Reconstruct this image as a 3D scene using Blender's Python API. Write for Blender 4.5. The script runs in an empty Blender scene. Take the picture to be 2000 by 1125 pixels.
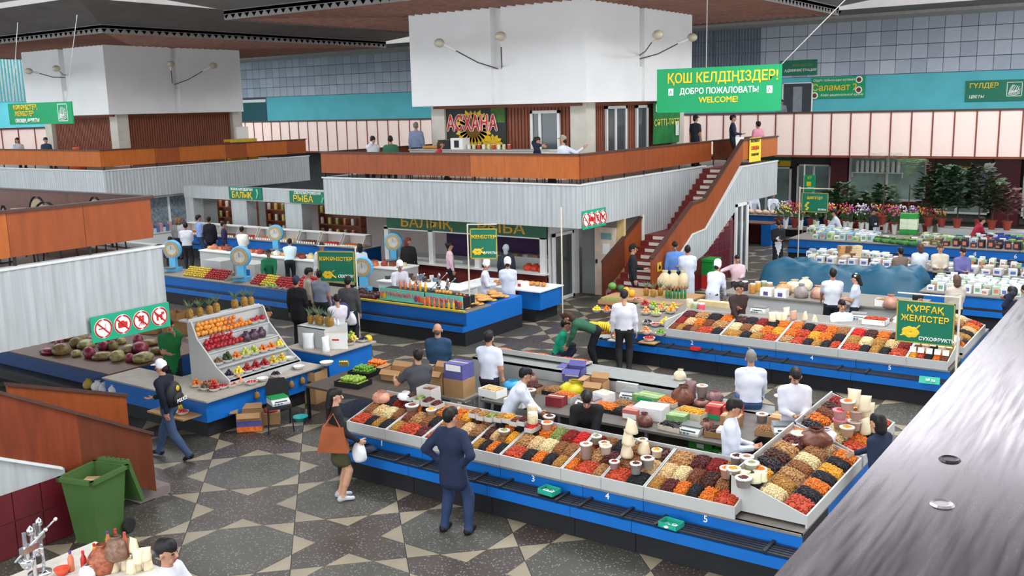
import bpy, math, random
import numpy as np
from mathutils import Matrix, Vector
random.seed(7); RNG = np.random.default_rng(7)
scene = bpy.context.scene
COL = scene.collection
# ------------------------------------------------------------------ camera
CAMZ = 5.8; FPX = 1910.07
_p, _r, _y = (math.radians(a) for a in (10.4945, -1.3678, -34.9834))
FW = np.array([math.sin(_y)*math.cos(_p), math.cos(_y)*math.cos(_p), -math.sin(_p)])
_rt = np.array([math.cos(_y), -math.sin(_y), 0.0]); _up = np.cross(_rt, FW)
RT = math.cos(_r)*_rt + math.sin(_r)*_up; UP = np.cross(RT, FW)
cd = bpy.data.cameras.new('camera'); cam = bpy.data.objects.new('camera', cd); COL.objects.link(cam)
cd.sensor_fit = 'HORIZONTAL'; cd.sensor_width = 36; cd.lens = 36*FPX/2000; cd.clip_start = .05; cd.clip_end = 300
cam.matrix_world = Matrix(((RT[0], UP[0], -FW[0], 0), (RT[1], UP[1], -FW[1], 0), (RT[2], UP[2], -FW[2], CAMZ), (0, 0, 0, 1)))
scene.camera = cam
# ------------------------------------------------------------------ light and exposure
w = bpy.data.worlds.new('world'); scene.world = w; w.use_nodes = True
bg = w.node_tree.nodes['Background']; bg.inputs[0].default_value = (.90, .95, 1.0, 1); bg.inputs[1].default_value = 3.1
scene.view_settings.view_transform = 'Standard'; scene.view_settings.look = 'None'
scene.view_settings.gamma = 1; scene.view_settings.use_curve_mapping = False
scene.view_settings.exposure = 0.12
def area(name, x0, y0, x1, y1, z, power, col=(.96, .98, 1)):
    l = bpy.data.lights.new(name, 'AREA'); l.shape = 'RECTANGLE'; l.size = abs(x1-x0); l.size_y = abs(y1-y0)
    l.energy = power; l.color = col
    o = bpy.data.objects.new(name, l); COL.objects.link(o); o.location = ((x0+x1)/2, (y0+y1)/2, z); return o
SKY = 8.5                                   # daylight through each skylight, W per square metre
SKYLIGHTS = [(-9.1, -6, -4.9, 44), (-31.6, -6, -28.6, 44), (-62, 16.6, 4, 20.0), (-62, 41.0, 4, 43.6), (-55.6, -6, -53.6, 44), (-4.4, 15.0, 4, 16.5), (-4.4, 20.1, 4, 21.6)]
for i, (x0, y0, x1, y1) in enumerate(SKYLIGHTS):
    area('skylight_daylight', x0, y0, x1, y1, 10.55, SKY*(x1-x0)*(y1-y0))
# ------------------------------------------------------------------ materials
def lin(c): return tuple(((v/255)/12.92 if v/255 <= .04045 else ((v/255+.055)/1.055)**2.4) for v in c)
MATS = {}
def mat(name, rgb, rough=.6, metal=0.0, var=.12, scale=6.0, bump=0.0, bscale=None, spec=.4, trans=0, alpha=1, emit=0, stretch=None, coat=0):
    if name in MATS: return MATS[name]
    m = bpy.data.materials.new(name); m.use_nodes = True; nt = m.node_tree; b = nt.nodes['Principled BSDF']
    c = lin(rgb); b.inputs['Roughness'].default_value = rough; b.inputs['Metallic'].default_value = metal
    b.inputs['Specular IOR Level'].default_value = spec; b.inputs['Base Color'].default_value = (*c, 1)
    if trans: b.inputs['Transmission Weight'].default_value = trans
    if alpha < 1: b.inputs['Alpha'].default_value = alpha
    if coat: b.inputs['Coat Weight'].default_value = coat
    if emit: b.inputs['Emission Color'].default_value = (*c, 1); b.inputs['Emission Strength'].default_value = emit
    tc = None
    if var or bump:
        tc = nt.nodes.new('ShaderNodeTexCoord'); mp = nt.nodes.new('ShaderNodeMapping'); nt.links.new(tc.outputs['Object'], mp.inputs[0])
        if stretch: mp.inputs['Scale'].default_value = stretch
        n = nt.nodes.new('ShaderNodeTexNoise'); n.inputs['Scale'].default_value = scale; n.inputs['Detail'].default_value = 4
        nt.links.new(mp.outputs[0], n.inputs[0])
        if var:
            r = nt.nodes.new('ShaderNodeValToRGB'); r.color_ramp.elements[0].position = .3; r.color_ramp.elements[1].position = .7
            r.color_ramp.elements[0].color = (*[max(0, v*(1-var)) for v in c], 1); r.color_ramp.elements[1].color = (*[min(1, v*(1+var)) for v in c], 1)
            nt.links.new(n.outputs[0], r.inputs[0]); nt.links.new(r.outputs[0], b.inputs['Base Color'])
        if bump:
            n2 = n
            if bscale:
                n2 = nt.nodes.new('ShaderNodeTexNoise'); n2.inputs['Scale'].default_value = bscale; nt.links.new(mp.outputs[0], n2.inputs[0])
            bp = nt.nodes.new('ShaderNodeBump'); bp.inputs['Strength'].default_value = bump; bp.inputs['Distance'].default_value = .02
            nt.links.new(n2.outputs[0], bp.inputs['Height']); nt.links.new(bp.outputs[0], b.inputs['Normal'])
    MATS[name] = m; return m
def terrazzo(name, rgb, chip, amt=.5):
    m = mat(name, rgb, .42, var=.14, scale=1.6, spec=.35); nt = m.node_tree; b = nt.nodes['Principled BSDF']
    src = b.inputs['Base Color'].links[0].from_socket
    geo = nt.nodes.new('ShaderNodeNewGeometry'); v = nt.nodes.new('ShaderNodeTexVoronoi'); v.inputs['Scale'].default_value = 26
    nt.links.new(geo.outputs['Position'], v.inputs['Vector'])
    wn = nt.nodes.new('ShaderNodeMath'); wn.operation = 'LESS_THAN'; wn.inputs[1].default_value = .30; nt.links.new(v.outputs['Distance'], wn.inputs[0])
    sep = nt.nodes.new('ShaderNodeSeparateColor'); nt.links.new(v.outputs['Color'], sep.inputs[0])
    gt = nt.nodes.new('ShaderNodeMath'); gt.operation = 'GREATER_THAN'; gt.inputs[1].default_value = .45; nt.links.new(sep.outputs[0], gt.inputs[0])
    mu = nt.nodes.new('ShaderNodeMath'); mu.operation = 'MULTIPLY'; nt.links.new(wn.outputs[0], mu.inputs[0]); nt.links.new(gt.outputs[0], mu.inputs[1])
    mu2 = nt.nodes.new('ShaderNodeMath'); mu2.operation = 'MULTIPLY'; mu2.inputs[1].default_value = amt; nt.links.new(mu.outputs[0], mu2.inputs[0])
    mx = nt.nodes.new('ShaderNodeMix'); mx.data_type = 'RGBA'; nt.links.new(mu2.outputs[0], mx.inputs[0]); nt.links.new(src, mx.inputs[6])
    mx.inputs[7].default_value = (*lin(chip), 1); nt.links.new(mx.outputs[2], b.inputs['Base Color'])
    return m
# ------------------------------------------------------------------ mesh helpers
def link(name, me, parent=None, loc=None, rotz=0):
    o = bpy.data.objects.new(name, me); COL.objects.link(o)
    if parent is not None: o.parent = parent
    if loc is not None: o.location = loc
    if rotz: o.rotation_euler = (0, 0, rotz)
    return o
class MB:
    def __init__(s): s.v = []; s.f = []; s.m = []
    def add(s, vs, fs, mi=0):
        n = len(s.v); s.v += [tuple(q) for q in vs]; s.f += [tuple(i+n for i in q) for q in fs]; s.m += [mi]*len(fs); return s
    def box(s, x0, y0, z0, x1, y1, z1, mi=0):
        vs = [(x, y, z) for z in (z0, z1) for y in (y0, y1) for x in (x0, x1)]
        return s.add(vs, [(0, 2, 3, 1), (4, 5, 7, 6), (0, 1, 5, 4), (2, 6, 7, 3), (0, 4, 6, 2), (1, 3, 7, 5)], mi)
    def cbox(s, c, d, rz=0, mi=0, tilt=0):
        vs = []
        for z in (-.5, .5):
            for y in (-.5, .5):
                for x in (-.5, .5):
                    X, Y, Z = x*d[0], y*d[1], z*d[2]
                    if tilt: Y, Z = Y*math.cos(tilt)-Z*math.sin(tilt), Y*math.sin(tilt)+Z*math.cos(tilt)
                    vs.append((c[0]+X*math.cos(rz)-Y*math.sin(rz), c[1]+X*math.sin(rz)+Y*math.cos(rz), c[2]+Z))
        return s.add(vs, [(0, 2, 3, 1), (4, 5, 7, 6), (0, 1, 5, 4), (2, 6, 7, 3), (0, 4, 6, 2), (1, 3, 7, 5)], mi)
    def prism(s, poly, axis, a, b, mi=0):
        n = len(poly); vs = []
        for t in (a, b):
            for (u, v) in poly: vs.append((t, u, v) if axis == 'x' else (u, t, v) if axis == 'y' else (u, v, t))
        fs = [tuple(range(n)), tuple(range(2*n-1, n-1, -1))] + [((i+1) % n, i, n+i, n+(i+1) % n) for i in range(n)]
        return s.add(vs, fs, mi)
    def tube(s, pts, r, n=6, mi=0, cap=True):
        pts = [np.array(p, float) for p in pts]; rs = r if isinstance(r, (list, tuple)) else [r]*len(pts); vs = []; fs = []
        ref = None
        for i, p in enumerate(pts):
            d = pts[min(i+1, len(pts)-1)]-pts[max(i-1, 0)]; d = d/(np.linalg.norm(d)+1e-9)
            if ref is None: ref = np.array([0, 0, 1.]) if abs(d[2]) < .9 else np.array([1., 0, 0])
            u = np.cross(d, ref); u /= np.linalg.norm(u)+1e-9; v = np.cross(d, u)
            for k in range(n):
                a = 2*math.pi*k/n; vs.append(p+rs[i]*(math.cos(a)*u+math.sin(a)*v))
        for i in range(len(pts)-1):
            for k in range(n): fs.append((i*n+k, i*n+(k+1) % n, (i+1)*n+(k+1) % n, (i+1)*n+k))
        if cap: fs += [tuple(range(n-1, -1, -1)), tuple((len(pts)-1)*n+k for k in range(n))]
        return s.add(vs, fs, mi)
    def lathe(s, prof, n=12, c=(0, 0, 0), mi=0, sx=1, sy=1):
        vs = []; fs = []
        for (r, z) in prof:
            for k in range(n):
                a = 2*math.pi*k/n; vs.append((c[0]+sx*r*math.cos(a), c[1]+sy*r*math.sin(a), c[2]+z))
        for i in range(len(prof)-1):
            for k in range(n): fs.append((i*n+k, i*n+(k+1) % n, (i+1)*n+(k+1) % n, (i+1)*n+k))
        if prof[0][0] > 1e-4: fs.append(tuple(range(n-1, -1, -1)))
        if prof[-1][0] > 1e-4: fs.append(tuple((len(prof)-1)*n+k for k in range(n)))
        return s.add(vs, fs, mi)
    def ball(s, c, r, n=8, m=6, mi=0, jit=0):
        r = r if isinstance(r, (tuple, list)) else (r, r, r)
        prof = [(math.sin(math.pi*i/m), -math.cos(math.pi*i/m)) for i in range(m+1)]; vs = []; fs = []
        for (q, z) in prof:
            for k in range(n):
                a = 2*math.pi*k/n; j = 1+jit*(random.random()-.5); vs.append((c[0]+r[0]*q*math.cos(a)*j, c[1]+r[1]*q*math.sin(a)*j, c[2]+r[2]*z*j))
        for i in range(m):
            for k in range(n): fs.append((i*n+k, i*n+(k+1) % n, (i+1)*n+(k+1) % n, (i+1)*n+k))
        return s.add(vs, fs, mi)
    def mesh(s, name, mats, smooth=False):
        me = bpy.data.meshes.new(name); me.from_pydata(s.v, [], s.f)
        for m in (mats if isinstance(mats, (list, tuple)) else [mats]): me.materials.append(m)
        if len(set(s.m)) > 1 or (s.m and s.m[0]): me.polygons.foreach_set('material_index', s.m)
        if smooth: me.polygons.foreach_set('use_smooth', [True]*len(s.f))
        me.update(); return me
    def build(s, name, mats, parent=None, loc=None, rotz=0, smooth=False):
        return link(name, s.mesh(name, mats, smooth), parent, loc, rotz)
def tag(o, label=None, cat=None, group=None, kind=None):
    if label: o['label'] = label
    if cat: o['category'] = cat
    if group: o['group'] = group
    if kind: o['kind'] = kind
    return o
def thing(name, label, cat, loc=(0, 0, 0), rotz=0, group=None, kind=None):
    o = bpy.data.objects.new(name, None); o.empty_display_size = .1; COL.objects.link(o); o.location = loc; o.rotation_euler = (0, 0, rotz)
    return tag(o, label, cat, group, kind)
KIDS = {}
def copy_tree(o, loc=None, rotz=None, label=None, group=None, parent=None):
    c = o.copy(); COL.objects.link(c); c.parent = parent
    if loc is not None: c.location = loc
    if rotz is not None: c.rotation_euler = (0, 0, rotz)
    if label: c['label'] = label
    if group: c['group'] = group
    if o.name not in KIDS: KIDS[o.name] = list(o.children)
    for ch in KIDS[o.name]: copy_tree(ch, parent=c)
    return c
def at(px, py, z):
    d = FW+RT*(px-1000)/FPX-UP*(py-562.5)/FPX; t = (z-CAMZ)/d[2]; return (t*d[0], t*d[1], z)
def aty(px, py, Y):
    d = FW+RT*(px-1000)/FPX-UP*(py-562.5)/FPX; t = Y/d[1]; return (t*d[0], Y, CAMZ+t*d[2])
def atx(px, py, X):
    d = FW+RT*(px-1000)/FPX-UP*(py-562.5)/FPX; t = X/d[0]; return (X, t*d[1], CAMZ+t*d[2])
# ------------------------------------------------------------------ deferred lettering (one conversion pass at the end)
TEXTS = []
def text(name, s, size, m, parent, loc, rot=(math.pi/2, 0, 0), align='CENTER', bold=.012, depth=.004, sx=1.0, shear=0):
    me = bpy.data.meshes.new(name); q = link(name, me, parent, loc); q.rotation_euler = rot; q.scale = (sx, 1, 1)
    TEXTS.append((q, s, size, m, align, bold, depth, shear)); return q
def flush_text():
    tmp = []
    for (q, s, size, m, align, bold, depth, shear) in TEXTS:
        cu = bpy.data.curves.new('t', 'FONT'); cu.body = s; cu.size = size; cu.align_x = align; cu.align_y = 'CENTER'
        cu.extrude = depth; cu.bevel_depth = min(bold, .03)*.62*size; cu.bevel_resolution = 0; cu.shear = shear; cu.resolution_u = 2
        o = bpy.data.objects.new('t', cu); COL.objects.link(o); tmp.append(o)
    dg = bpy.context.evaluated_depsgraph_get()
    for o, (q, s, size, m, *_) in zip(tmp, TEXTS):
        me = bpy.data.meshes.new_from_object(o.evaluated_get(dg)); me.materials.clear(); me.materials.append(m); q.data = me
    for o in tmp: cu = o.data; bpy.data.objects.remove(o); bpy.data.curves.remove(cu)
RX = (math.pi/2, 0, 0); RYX = (math.pi/2, 0, math.pi/2)          # lettering that faces -Y / faces +X
# ------------------------------------------------------------------ palette
T_RED = terrazzo('terrazzo_reddish', (66, 57, 52), (140, 150, 142), .6)
T_GREY = terrazzo('terrazzo_grey', (70, 67, 60), (140, 152, 142), .55)
T_CREAM = terrazzo('terrazzo_cream', (138, 128, 108), (104, 90, 78), .25)
M_GROOVE = mat('dark_joint', (40, 36, 33), .9)
M_CORR = mat('corrugated_grey', (176, 180, 181), .45, .15, var=.13, scale=2.0, stretch=(5, 5, .4))
M_LIP = mat('white_metal_trim', (214, 216, 214), .45, var=.05)
M_RAIL = mat('varnished_board_brown', (146, 72, 32), .4, var=.16, scale=3.0, stretch=(3, 3, .5), spec=.3)
M_RAIL2 = mat('varnished_board_orange', (176, 94, 38), .38, var=.14, scale=3.0, stretch=(3, 3, .5), spec=.3)
M_RAILD = mat('varnished_board_dark', (96, 48, 28), .4, var=.18, scale=3.0, stretch=(3, 3, .5), spec=.3)
M_CAP = mat('dark_handrail', (78, 50, 42), .5)
M_BLK = mat('black_metal', (24, 24, 26), .5, var=.05)
M_WHITE = mat('tower_white_paint', (247, 247, 246), .7, var=.03, scale=.8)
M_MARB = mat('marble_pillar', (206, 200, 188), .45, var=.08, scale=2.5)
M_WOODW = mat('brown_slat_wall', (134, 76, 54), .6, var=.12, scale=4, stretch=(4, 4, .4))
M_FRAME = mat('white_pvc', (226, 226, 222), .4, var=.03)
M_GLASSD = mat('window_glass', (70, 76, 80), .12, var=.1, scale=1.2, spec=.6)
M_TEAL = mat('teal_paint', (86, 178, 188), .65, var=.07, scale=1.1)
M_TILE = [mat('wall_tile_%d' % i, c, .42, var=.05, scale=1.5) for i, c in enumerate([(172, 179, 192), (178, 185, 197), (164, 171, 185), (188, 194, 205)])]
M_GROUT = mat('wall_grout', (78, 84, 96), .8)
M_PINK = mat('pink_panel', (236, 212, 202), .55, var=.03, scale=1.5)
M_MUNT = mat('brown_muntin', (120, 62, 44), .5)
M_SOFF = mat('brown_soffit_slat', (150, 110, 96), .7, var=.2, scale=3)
M_BEAM = mat('grey_concrete_beam', (124, 120, 118), .8, var=.1, scale=1.2)
M_CONC = mat('concrete_wall', (132, 134, 134), .85, var=.1, scale=1.5)
M_CREAMW = mat('cream_wall', (214, 206, 188), .7, var=.06, scale=1.5)
M_REDT = mat('dark_red_tile', (92, 26, 34), .3, var=.18, scale=2.2, spec=.5)
M_TGROUT = mat('tile_grout_pink', (150, 112, 106), .8)
M_STEPR = mat('dark_red_step', (110, 34, 30), .55, var=.1)
M_STEPW = mat('white_riser', (218, 212, 200), .6, var=.06)
M_GREEN = mat('sign_green', (14, 150, 92), .45, var=.04, scale=1)
M_GREEND = mat('sign_dark_green', (12, 112, 84), .45, var=.04, scale=1)
M_YEL = mat('sign_yellow', (236, 196, 40), .5, var=0)
M_SW = mat('sign_white', (240, 240, 236), .5, var=0)
M_SRED = mat('sign_red', (196, 40, 36), .5, var=0)
def struct(o): return tag(o, kind='structure')
# ------------------------------------------------------------------ floor with the eight-pointed star terrazzo
floor = struct(MB().box(-70, -6, -.3, 12, 52, -.004).build('floor', T_RED))
def star_pieces(c, z0=-.05, z1=0.0, g=.006):
    a = .75-g; b = .75*math.tan(math.pi/8)                     # half side, half octagon edge
    octp = [(a, b-g), (b-g, a), (-b+g, a), (-a, b-g), (-a, -b+g), (-b+g, -a), (b-g, -a), (a, -b+g)]
    tris = []
    for q in range(8):
        th = q*math.pi/4
        tri = [(.75+g*.4, b-g*1.5), (.75+g*.4, -b+g*1.5), (.75*math.sqrt(2)-g*1.5, 0)] if True else None
        tris.append([(x*math.cos(th)-y*math.sin(th), x*math.sin(th)+y*math.cos(th)) for x, y in tri])
    return [(c[0]+x, c[1]+y) for x, y in octp], [[(c[0]+x, c[1]+y) for x, y in t] for t in tris]
octm, trim = None, None
oc0, tr0 = star_pieces((0, 0))
def slab(poly, m, nm):
    return MB().prism(poly, 'z', -.05, 0.0).mesh(nm, m)
oct_me = slab(oc0, T_GREY, 'floor_octagon'); tri_mes = [slab(t, T_CREAM, 'floor_triangle') for t in tr0]
centres = []
for i in range(-7, 6):
    for j in range(-4, 15):
        x, y = -12.33+2.12*i, 10.06+2.12*j
        centres.append((math.hypot(x+1, y), x, y))
def seen(x, y):
    v = np.array([x, y, 0])-np.array([0, 0, CAMZ]); d = v@FW
    if d < 1: return False
    px, py = 1000+FPX*(v@RT)/d, 562-FPX*(v@UP)/d
    return -150 < px < 2150 and py < 1300
def open_floor(x, y):
    return not (-10.9 < x < -3.6 and (11 < y < 15 or 19.4 < y < 25)) and not (x < -14.8 and (11 < y < 15 or y > 19))
vis = sorted(c for c in centres if seen(c[1], c[2]) and open_floor(c[1], c[2]) and c[1] > -22)
rest_o, rest_t = MB(), MB()
for n, (d, x, y) in enumerate(vis):
    if n < 34:
        link('floor_octagon', oct_me, floor, (x, y, 0))
        for t in tri_mes: link('floor_triangle', t, floor, (x, y, 0))
    else:
        oc, tr = star_pieces((x, y)); rest_o.prism(oc, 'z', -.05, 0)
        for t in tr: rest_t.prism(t, 'z', -.05, 0)
tag(rest_o.build('floor_octagon_field', T_GREY, floor), kind='stuff'); tag(rest_t.build('floor_triangle_field', T_CREAM, floor), kind='stuff')
jm = MB()
for k in range(-6, 9):
    s0 = (-12.33+10.06)-1.06+2.12*k
    x0, x1 = -20, -3
    jm.add([(x0, s0-x0-.007, -.0035), (x1, s0-x1-.007, -.0035), (x1, s0-x1+.007, -.0035), (x0, s0-x0+.007, -.0035)], [(0, 1, 2, 3)])
jm.build('floor_joints', M_GROOVE, floor)
# ------------------------------------------------------------------ far wall, gallery, left wall
WY = 49.0
wf = struct(MB().box(-66, WY, 5.0, 12, WY+.3, 10.6).build('wall_far', M_GROUT))
n = 0; ty = .70; rest = [MB() for _ in M_TILE]
tile_me = [MB().box(.012, -.02, .012, ty-.012, 0.01, .64).mesh('wall_tile', m) for m in M_TILE]
cand = []
for i in range(0, 98):
    for r in range(4):
        x = -63.8+i*ty; z = 6.9+r*.66
        cand.append((math.hypot(x, WY), x, z))
cand.sort()
for k, (d, x, z) in enumerate(cand):
    q = random.choice([0, 0, 1, 1, 2, 3]) if x > -28 else random.choice([0, 2, 2, 1])
    if k < 260 and x > -30: link('wall_tile', tile_me[q], wf, (x, WY, z))
    else: rest[q].box(x+.012, WY-.02, z+.012, x+ty-.012, WY+.01, z+.64)
for q, r in enumerate(rest): tag(r.build('wall_tile_field', M_TILE[q], wf), kind='stuff')
MB().box(-55.5, WY-.03, 5.0, -23.5, WY, 6.88).build('teal_band', M_TEAL, wf)
MB().box(-23.4, WY-.03, 5.0, 12, WY, 6.88).build('teal_band', M_TEAL, wf)
MB().box(-63, WY-.02, 5.0, -55.6, WY, 6.55).build('recess_shade_sheet', mat('shaded_teal', (38, 84, 90), .6), wf)  # flat sheet; the shade of a recess is put into its darker teal
MB().box(-63, WY-.05, 6.55, -55.6, WY, 6.75).build('white_lintel', M_FRAME, wf)
cr = MB()
for k in range(30): cr.box(-23.3+k*.16, WY-.08, 6.9, -23.22+k*.16, WY-.02, 9.6)
tag(cr.build('ribbed_cladding', mat('ribbed_dark', (96, 108, 124), .5), wf), kind='stuff')
wall_low = struct(MB().box(-66, WY+.6, -.3, 12, WY+.9, 5.0).build('wall_back', mat('shop_back_wall', (92, 96, 92), .8)))
gal = struct(bpy.data.objects.new('gallery_far', None)); COL.objects.link(gal)
MB().box(-66, 46.05, 3.75, 12, 49.6, 4.15).build('gallery_slab', M_CONC, gal)
MB().box(-66, 46.0, 3.14, 12, 46.12, 3.24).build('bottom_rail', M_MUNT, gal); MB().box(-66, 45.96, 5.17, 12, 46.16, 5.25).build('handrail', M_CAP, gal)
pm = MB().box(.03, 0, 3.24, .85, .06, 5.17).mesh('pink_panel', M_PINK); mm = MB().box(-.03, -.03, 3.2, .03, .07, 5.2).mesh('muntin', M_MUNT)
for k in range(84):
    x = -65.9+k*.88
    link('pink_panel', pm, gal, (x, 46, 0)); link('muntin', mm, gal, (x, 46, 0))
wl = struct(MB().box(-64.3, -6, 0, -64, WY, 10.6).build('wall_left', M_TEAL))
cr = MB()
for k in range(150): cr.box(-64.0, 16+k*.22, 6.9, -63.93, 16.11+k*.22, 9.8)
tag(cr.build('ribbed_cladding', mat('ribbed_pale_metal', (150, 166, 164), .35, .4), wl), kind='stuff')
gl = struct(bpy.data.objects.new('gallery_left', None)); COL.objects.link(gl)
MB().box(-64, -6, 3.75, -60.05, 46, 4.15).build('gallery_slab', M_CONC, gl); MB().box(-60.1, -6, 5.17, -59.94, 46, 5.25).build('handrail', M_CAP, gl)
MB().box(-60.1, -6, 3.14, -59.98, 46, 3.24).build('bottom_rail', M_MUNT, gl)
pm2 = MB().box(-.06, .03, 3.24, 0, 1.02, 5.17).mesh('pink_panel', M_PINK); mm2 = MB().box(-.07, -.03, 3.2, .03, .03, 5.2).mesh('muntin', M_MUNT)
for k in range(30):
    link('pink_panel', pm2, gl, (-60, 14+k*1.05, 0)); link('muntin', mm2, gl, (-60, 14+k*1.05, 0))
# ------------------------------------------------------------------ ceiling: slatted canopies round the towers, concrete troughs, skylights between
ceil_ = struct(bpy.data.objects.new('ceiling', None)); COL.objects.link(ceil_)
def canopy(x0, y0, x1, y1, slats=True, z=9.0, out=2.3):
    MB().box(x0, y0, z+.02, x1, y1, z+.12).build('canopy_board', mat('soffit_back', (70, 50, 44), .9), ceil_)
    cx, cy = (x0+x1)/2, (y0+y1)/2; sx, sy = (x1-x0)/2, (y1-y0)/2
    if slats:
        sm = MB(); st = .34
        k = -sx+.1
        while k < sx:
            L = abs(k)/sx*sy
            for sgn in (-1, 1):
                a, b = sorted((cy+sgn*L, cy+sgn*sy)); sm.prism([(cx+k-.12, z), (cx+k+.12, z), (cx+k, z-.14)], 'y', a, b)
            k += st
        k = -sy+.1
        while k < sy:
            L = abs(k)/sy*sx
            for sgn in (-1, 1):
                a, b = sorted((cx+sgn*L, cx+sgn*sx)); sm.prism([(cy+k-.12, z), (cy+k+.12, z), (cy+k, z-.14)], 'x', a, b)
            k += st
        tag(sm.build('soffit_slats', M_SOFF, ceil_), kind='stuff')
    f = MB(); P = [(x0, y0), (x1, y0), (x1, y1), (x0, y1)]; Q = [(x0-out, y0-out), (x1+out, y0-out), (x1+out, y1+out), (x0-out, y1+out)]
    vs = [(*p, z-.17) for p in P]+[(*p, z+.15) for p in P]+[(*q, z+.75) for q in Q]+[(*q, z+1.2) for q in Q]
    fs = []
    for i in range(4):
        j = (i+1) % 4
        fs += [(i, j, 4+j, 4+i), (4+i, 4+j, 8+j, 8+i), (8+i, 8+j, 12+j, 12+i)]
    f.add(vs, fs).build('concrete_trough', M_BEAM, ceil_)
    MB().box(x0-out, y0-out, z+1.2, x1+out, y1+out, z+1.3).build('roof_deck', M_CONC, ceil_)
for (x0, y0, x1, y1, s) in [(-26.7, 22.0, -11.3, 37.6, 1), (-51, 22.0, -33.6, 37.6, 1), (-26.7, -1, -11.3, 14.4, 0), (-51, -1, -33.6, 14.4, 0), (-2.2, 24, 6, 37.6, 0), (-2.2, -1, 6, 12.5, 0)]:
    canopy(x0, y0, x1, y1, bool(s))
MB().box(-64, 43.8, 9.55, 12, WY, 9.75).build('edge_soffit', M_BEAM, ceil_)
MB().box(-64, 43.8, 9.75, 12, 44.0, 10.6).build('edge_beam', M_BEAM, ceil_)
MB().box(-64, 46.6, 9.42, 12, WY, 9.55).build('cornice', mat('pale_cornice', (178, 172, 164), .8), ceil_)
# ------------------------------------------------------------------ towers
def tower(cx, cy, nm, west):
    # near corner of the cladding at (cx, cy); body runs to -X and +Y
    t = struct(bpy.data.objects.new('tower', None)); COL.objects.link(t); t.location = (cx, cy, 0)
    zb, zt = 5.88, 9.25
    def blk(x0, y0, x1, y1, z0=zb, z1=zt): MB().box(x0, y0, z0, x1, y1, z1).build('cladding_block', M_WHITE, t)
    blk(-3.08, 0, 0, .5); blk(-west, 0, -3.5, .5); blk(-3.5, .32, -3.08, .5); blk(-3.5, .1, -3.08, .35, zb, 7.0)
    blk(-.5, .5, 0, 3.45); blk(-.5, 3.8, 0, 7.5); blk(-.5, 3.45, -.32, 3.8); blk(-.36, 3.45, -.1, 3.8, zb, 7.0)
    blk(-west, 7.0, -.5, 7.5); blk(-west, .5, -west+.5, 7.0)
    MB().box(-west+.5, .5, 5.78, -.5, 7.0, 5.87).build('soffit_plate', M_WOODW, t)
    MB().box(-west+.1, .1, zt, -.1, 7.4, zt+.2).build('cap_plate', mat('ochre_capping', (190, 170, 110), .8), t)
    for (x, y) in [(-.92, .6), (-west+.35, .6), (-.92, 7.1), (-west+.35, 7.1)]:
        p = MB().box(x-.02, y, 3.55, x+.55, y+.58, 5.88); p.build('marble_pillar', M_MARB, t)
    MB().box(-west+.6, .8, 3.55, -.6, .9, 5.8).build('wood_wall', M_WOODW, t); MB().box(-.72, .9, 3.55, -.62, 7.3, 5.8).build('wood_wall', M_WOODW, t)
    sl = MB()
    for k in range(int((west-1.6)/.13)): sl.box(-west+1.0+k*.13, .76, 3.6, -west+1.08+k*.13, .82, 5.75)
    for k in range(45): sl.box(-.63, 1.25+k*.13, 3.6, -.58, 1.33+k*.13, 5.75)
    tag(sl.build('wood_slats', M_WOODW, t), kind='stuff')
    return t
TM = tower(-15.23, 25.9, 'M', 6.86); TL = tower(-39.6, 25.9, 'L', 6.6)
# near-left tower below the near mezzanine, only its white column shows
col_ = struct(MB().box(-18.4, 7.6, 0, -17.6, 8.5, 2.6).build('trim_1', M_CREAMW))
# window, door and glazed door of the cafe on the middle tower
def window(name, x0, z0, x1, z1, y, parent=None, mull=(.33,), axis='y', depth=.08, glass=M_GLASSD, kind=True):
    # a framed window; axis 'y' faces -Y, axis 'x' faces +X (x0, x1 then run along Y)
    r = struct(bpy.data.objects.new(name, None)); COL.objects.link(r)
    if axis == 'y': r.location = (x0, y, z0)
    else: r.location = (y, x0, z0); r.rotation_euler = (0, 0, math.pi/2)
    W, H = x1-x0, z1-z0; f = .09
    MB().box(0, -depth, 0, f, 0, H).build('frame_stile', M_FRAME, r); MB().box(W-f, -depth, 0, W, 0, H).build('frame_stile', M_FRAME, r)
    MB().box(0, -depth, H-f, W, 0, H).build('frame_rail', M_FRAME, r); MB().box(0, -depth, 0, W, 0, f).build('frame_rail', M_FRAME, r)
    e = [0]+[q*W for q in mull]+[W]
    for q in mull: MB().box(q*W-.05, -depth, f, q*W+.05, 0, H-f).build('mullion', M_FRAME, r)
    for a, b in zip(e, e[1:]): MB().box(a+.05, -.04, f, b-.05, -.02, H-f).build('pane', glass, r)
    return r
wn = window('window_1', -17.71, 4.35, -16.6, 5.66, 26.62); MB().box(-.1, -.25, -.08, 1.2, 0, 0).build('window_sill', M_FRAME, wn)
window('door_1', 28.0, 3.56, 29.4, 5.75, -15.79, axis='x', mull=(.45,)); window('door_2', 30.1, 3.56, 30.95, 5.75, -15.79, axis='x', mull=())
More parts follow.
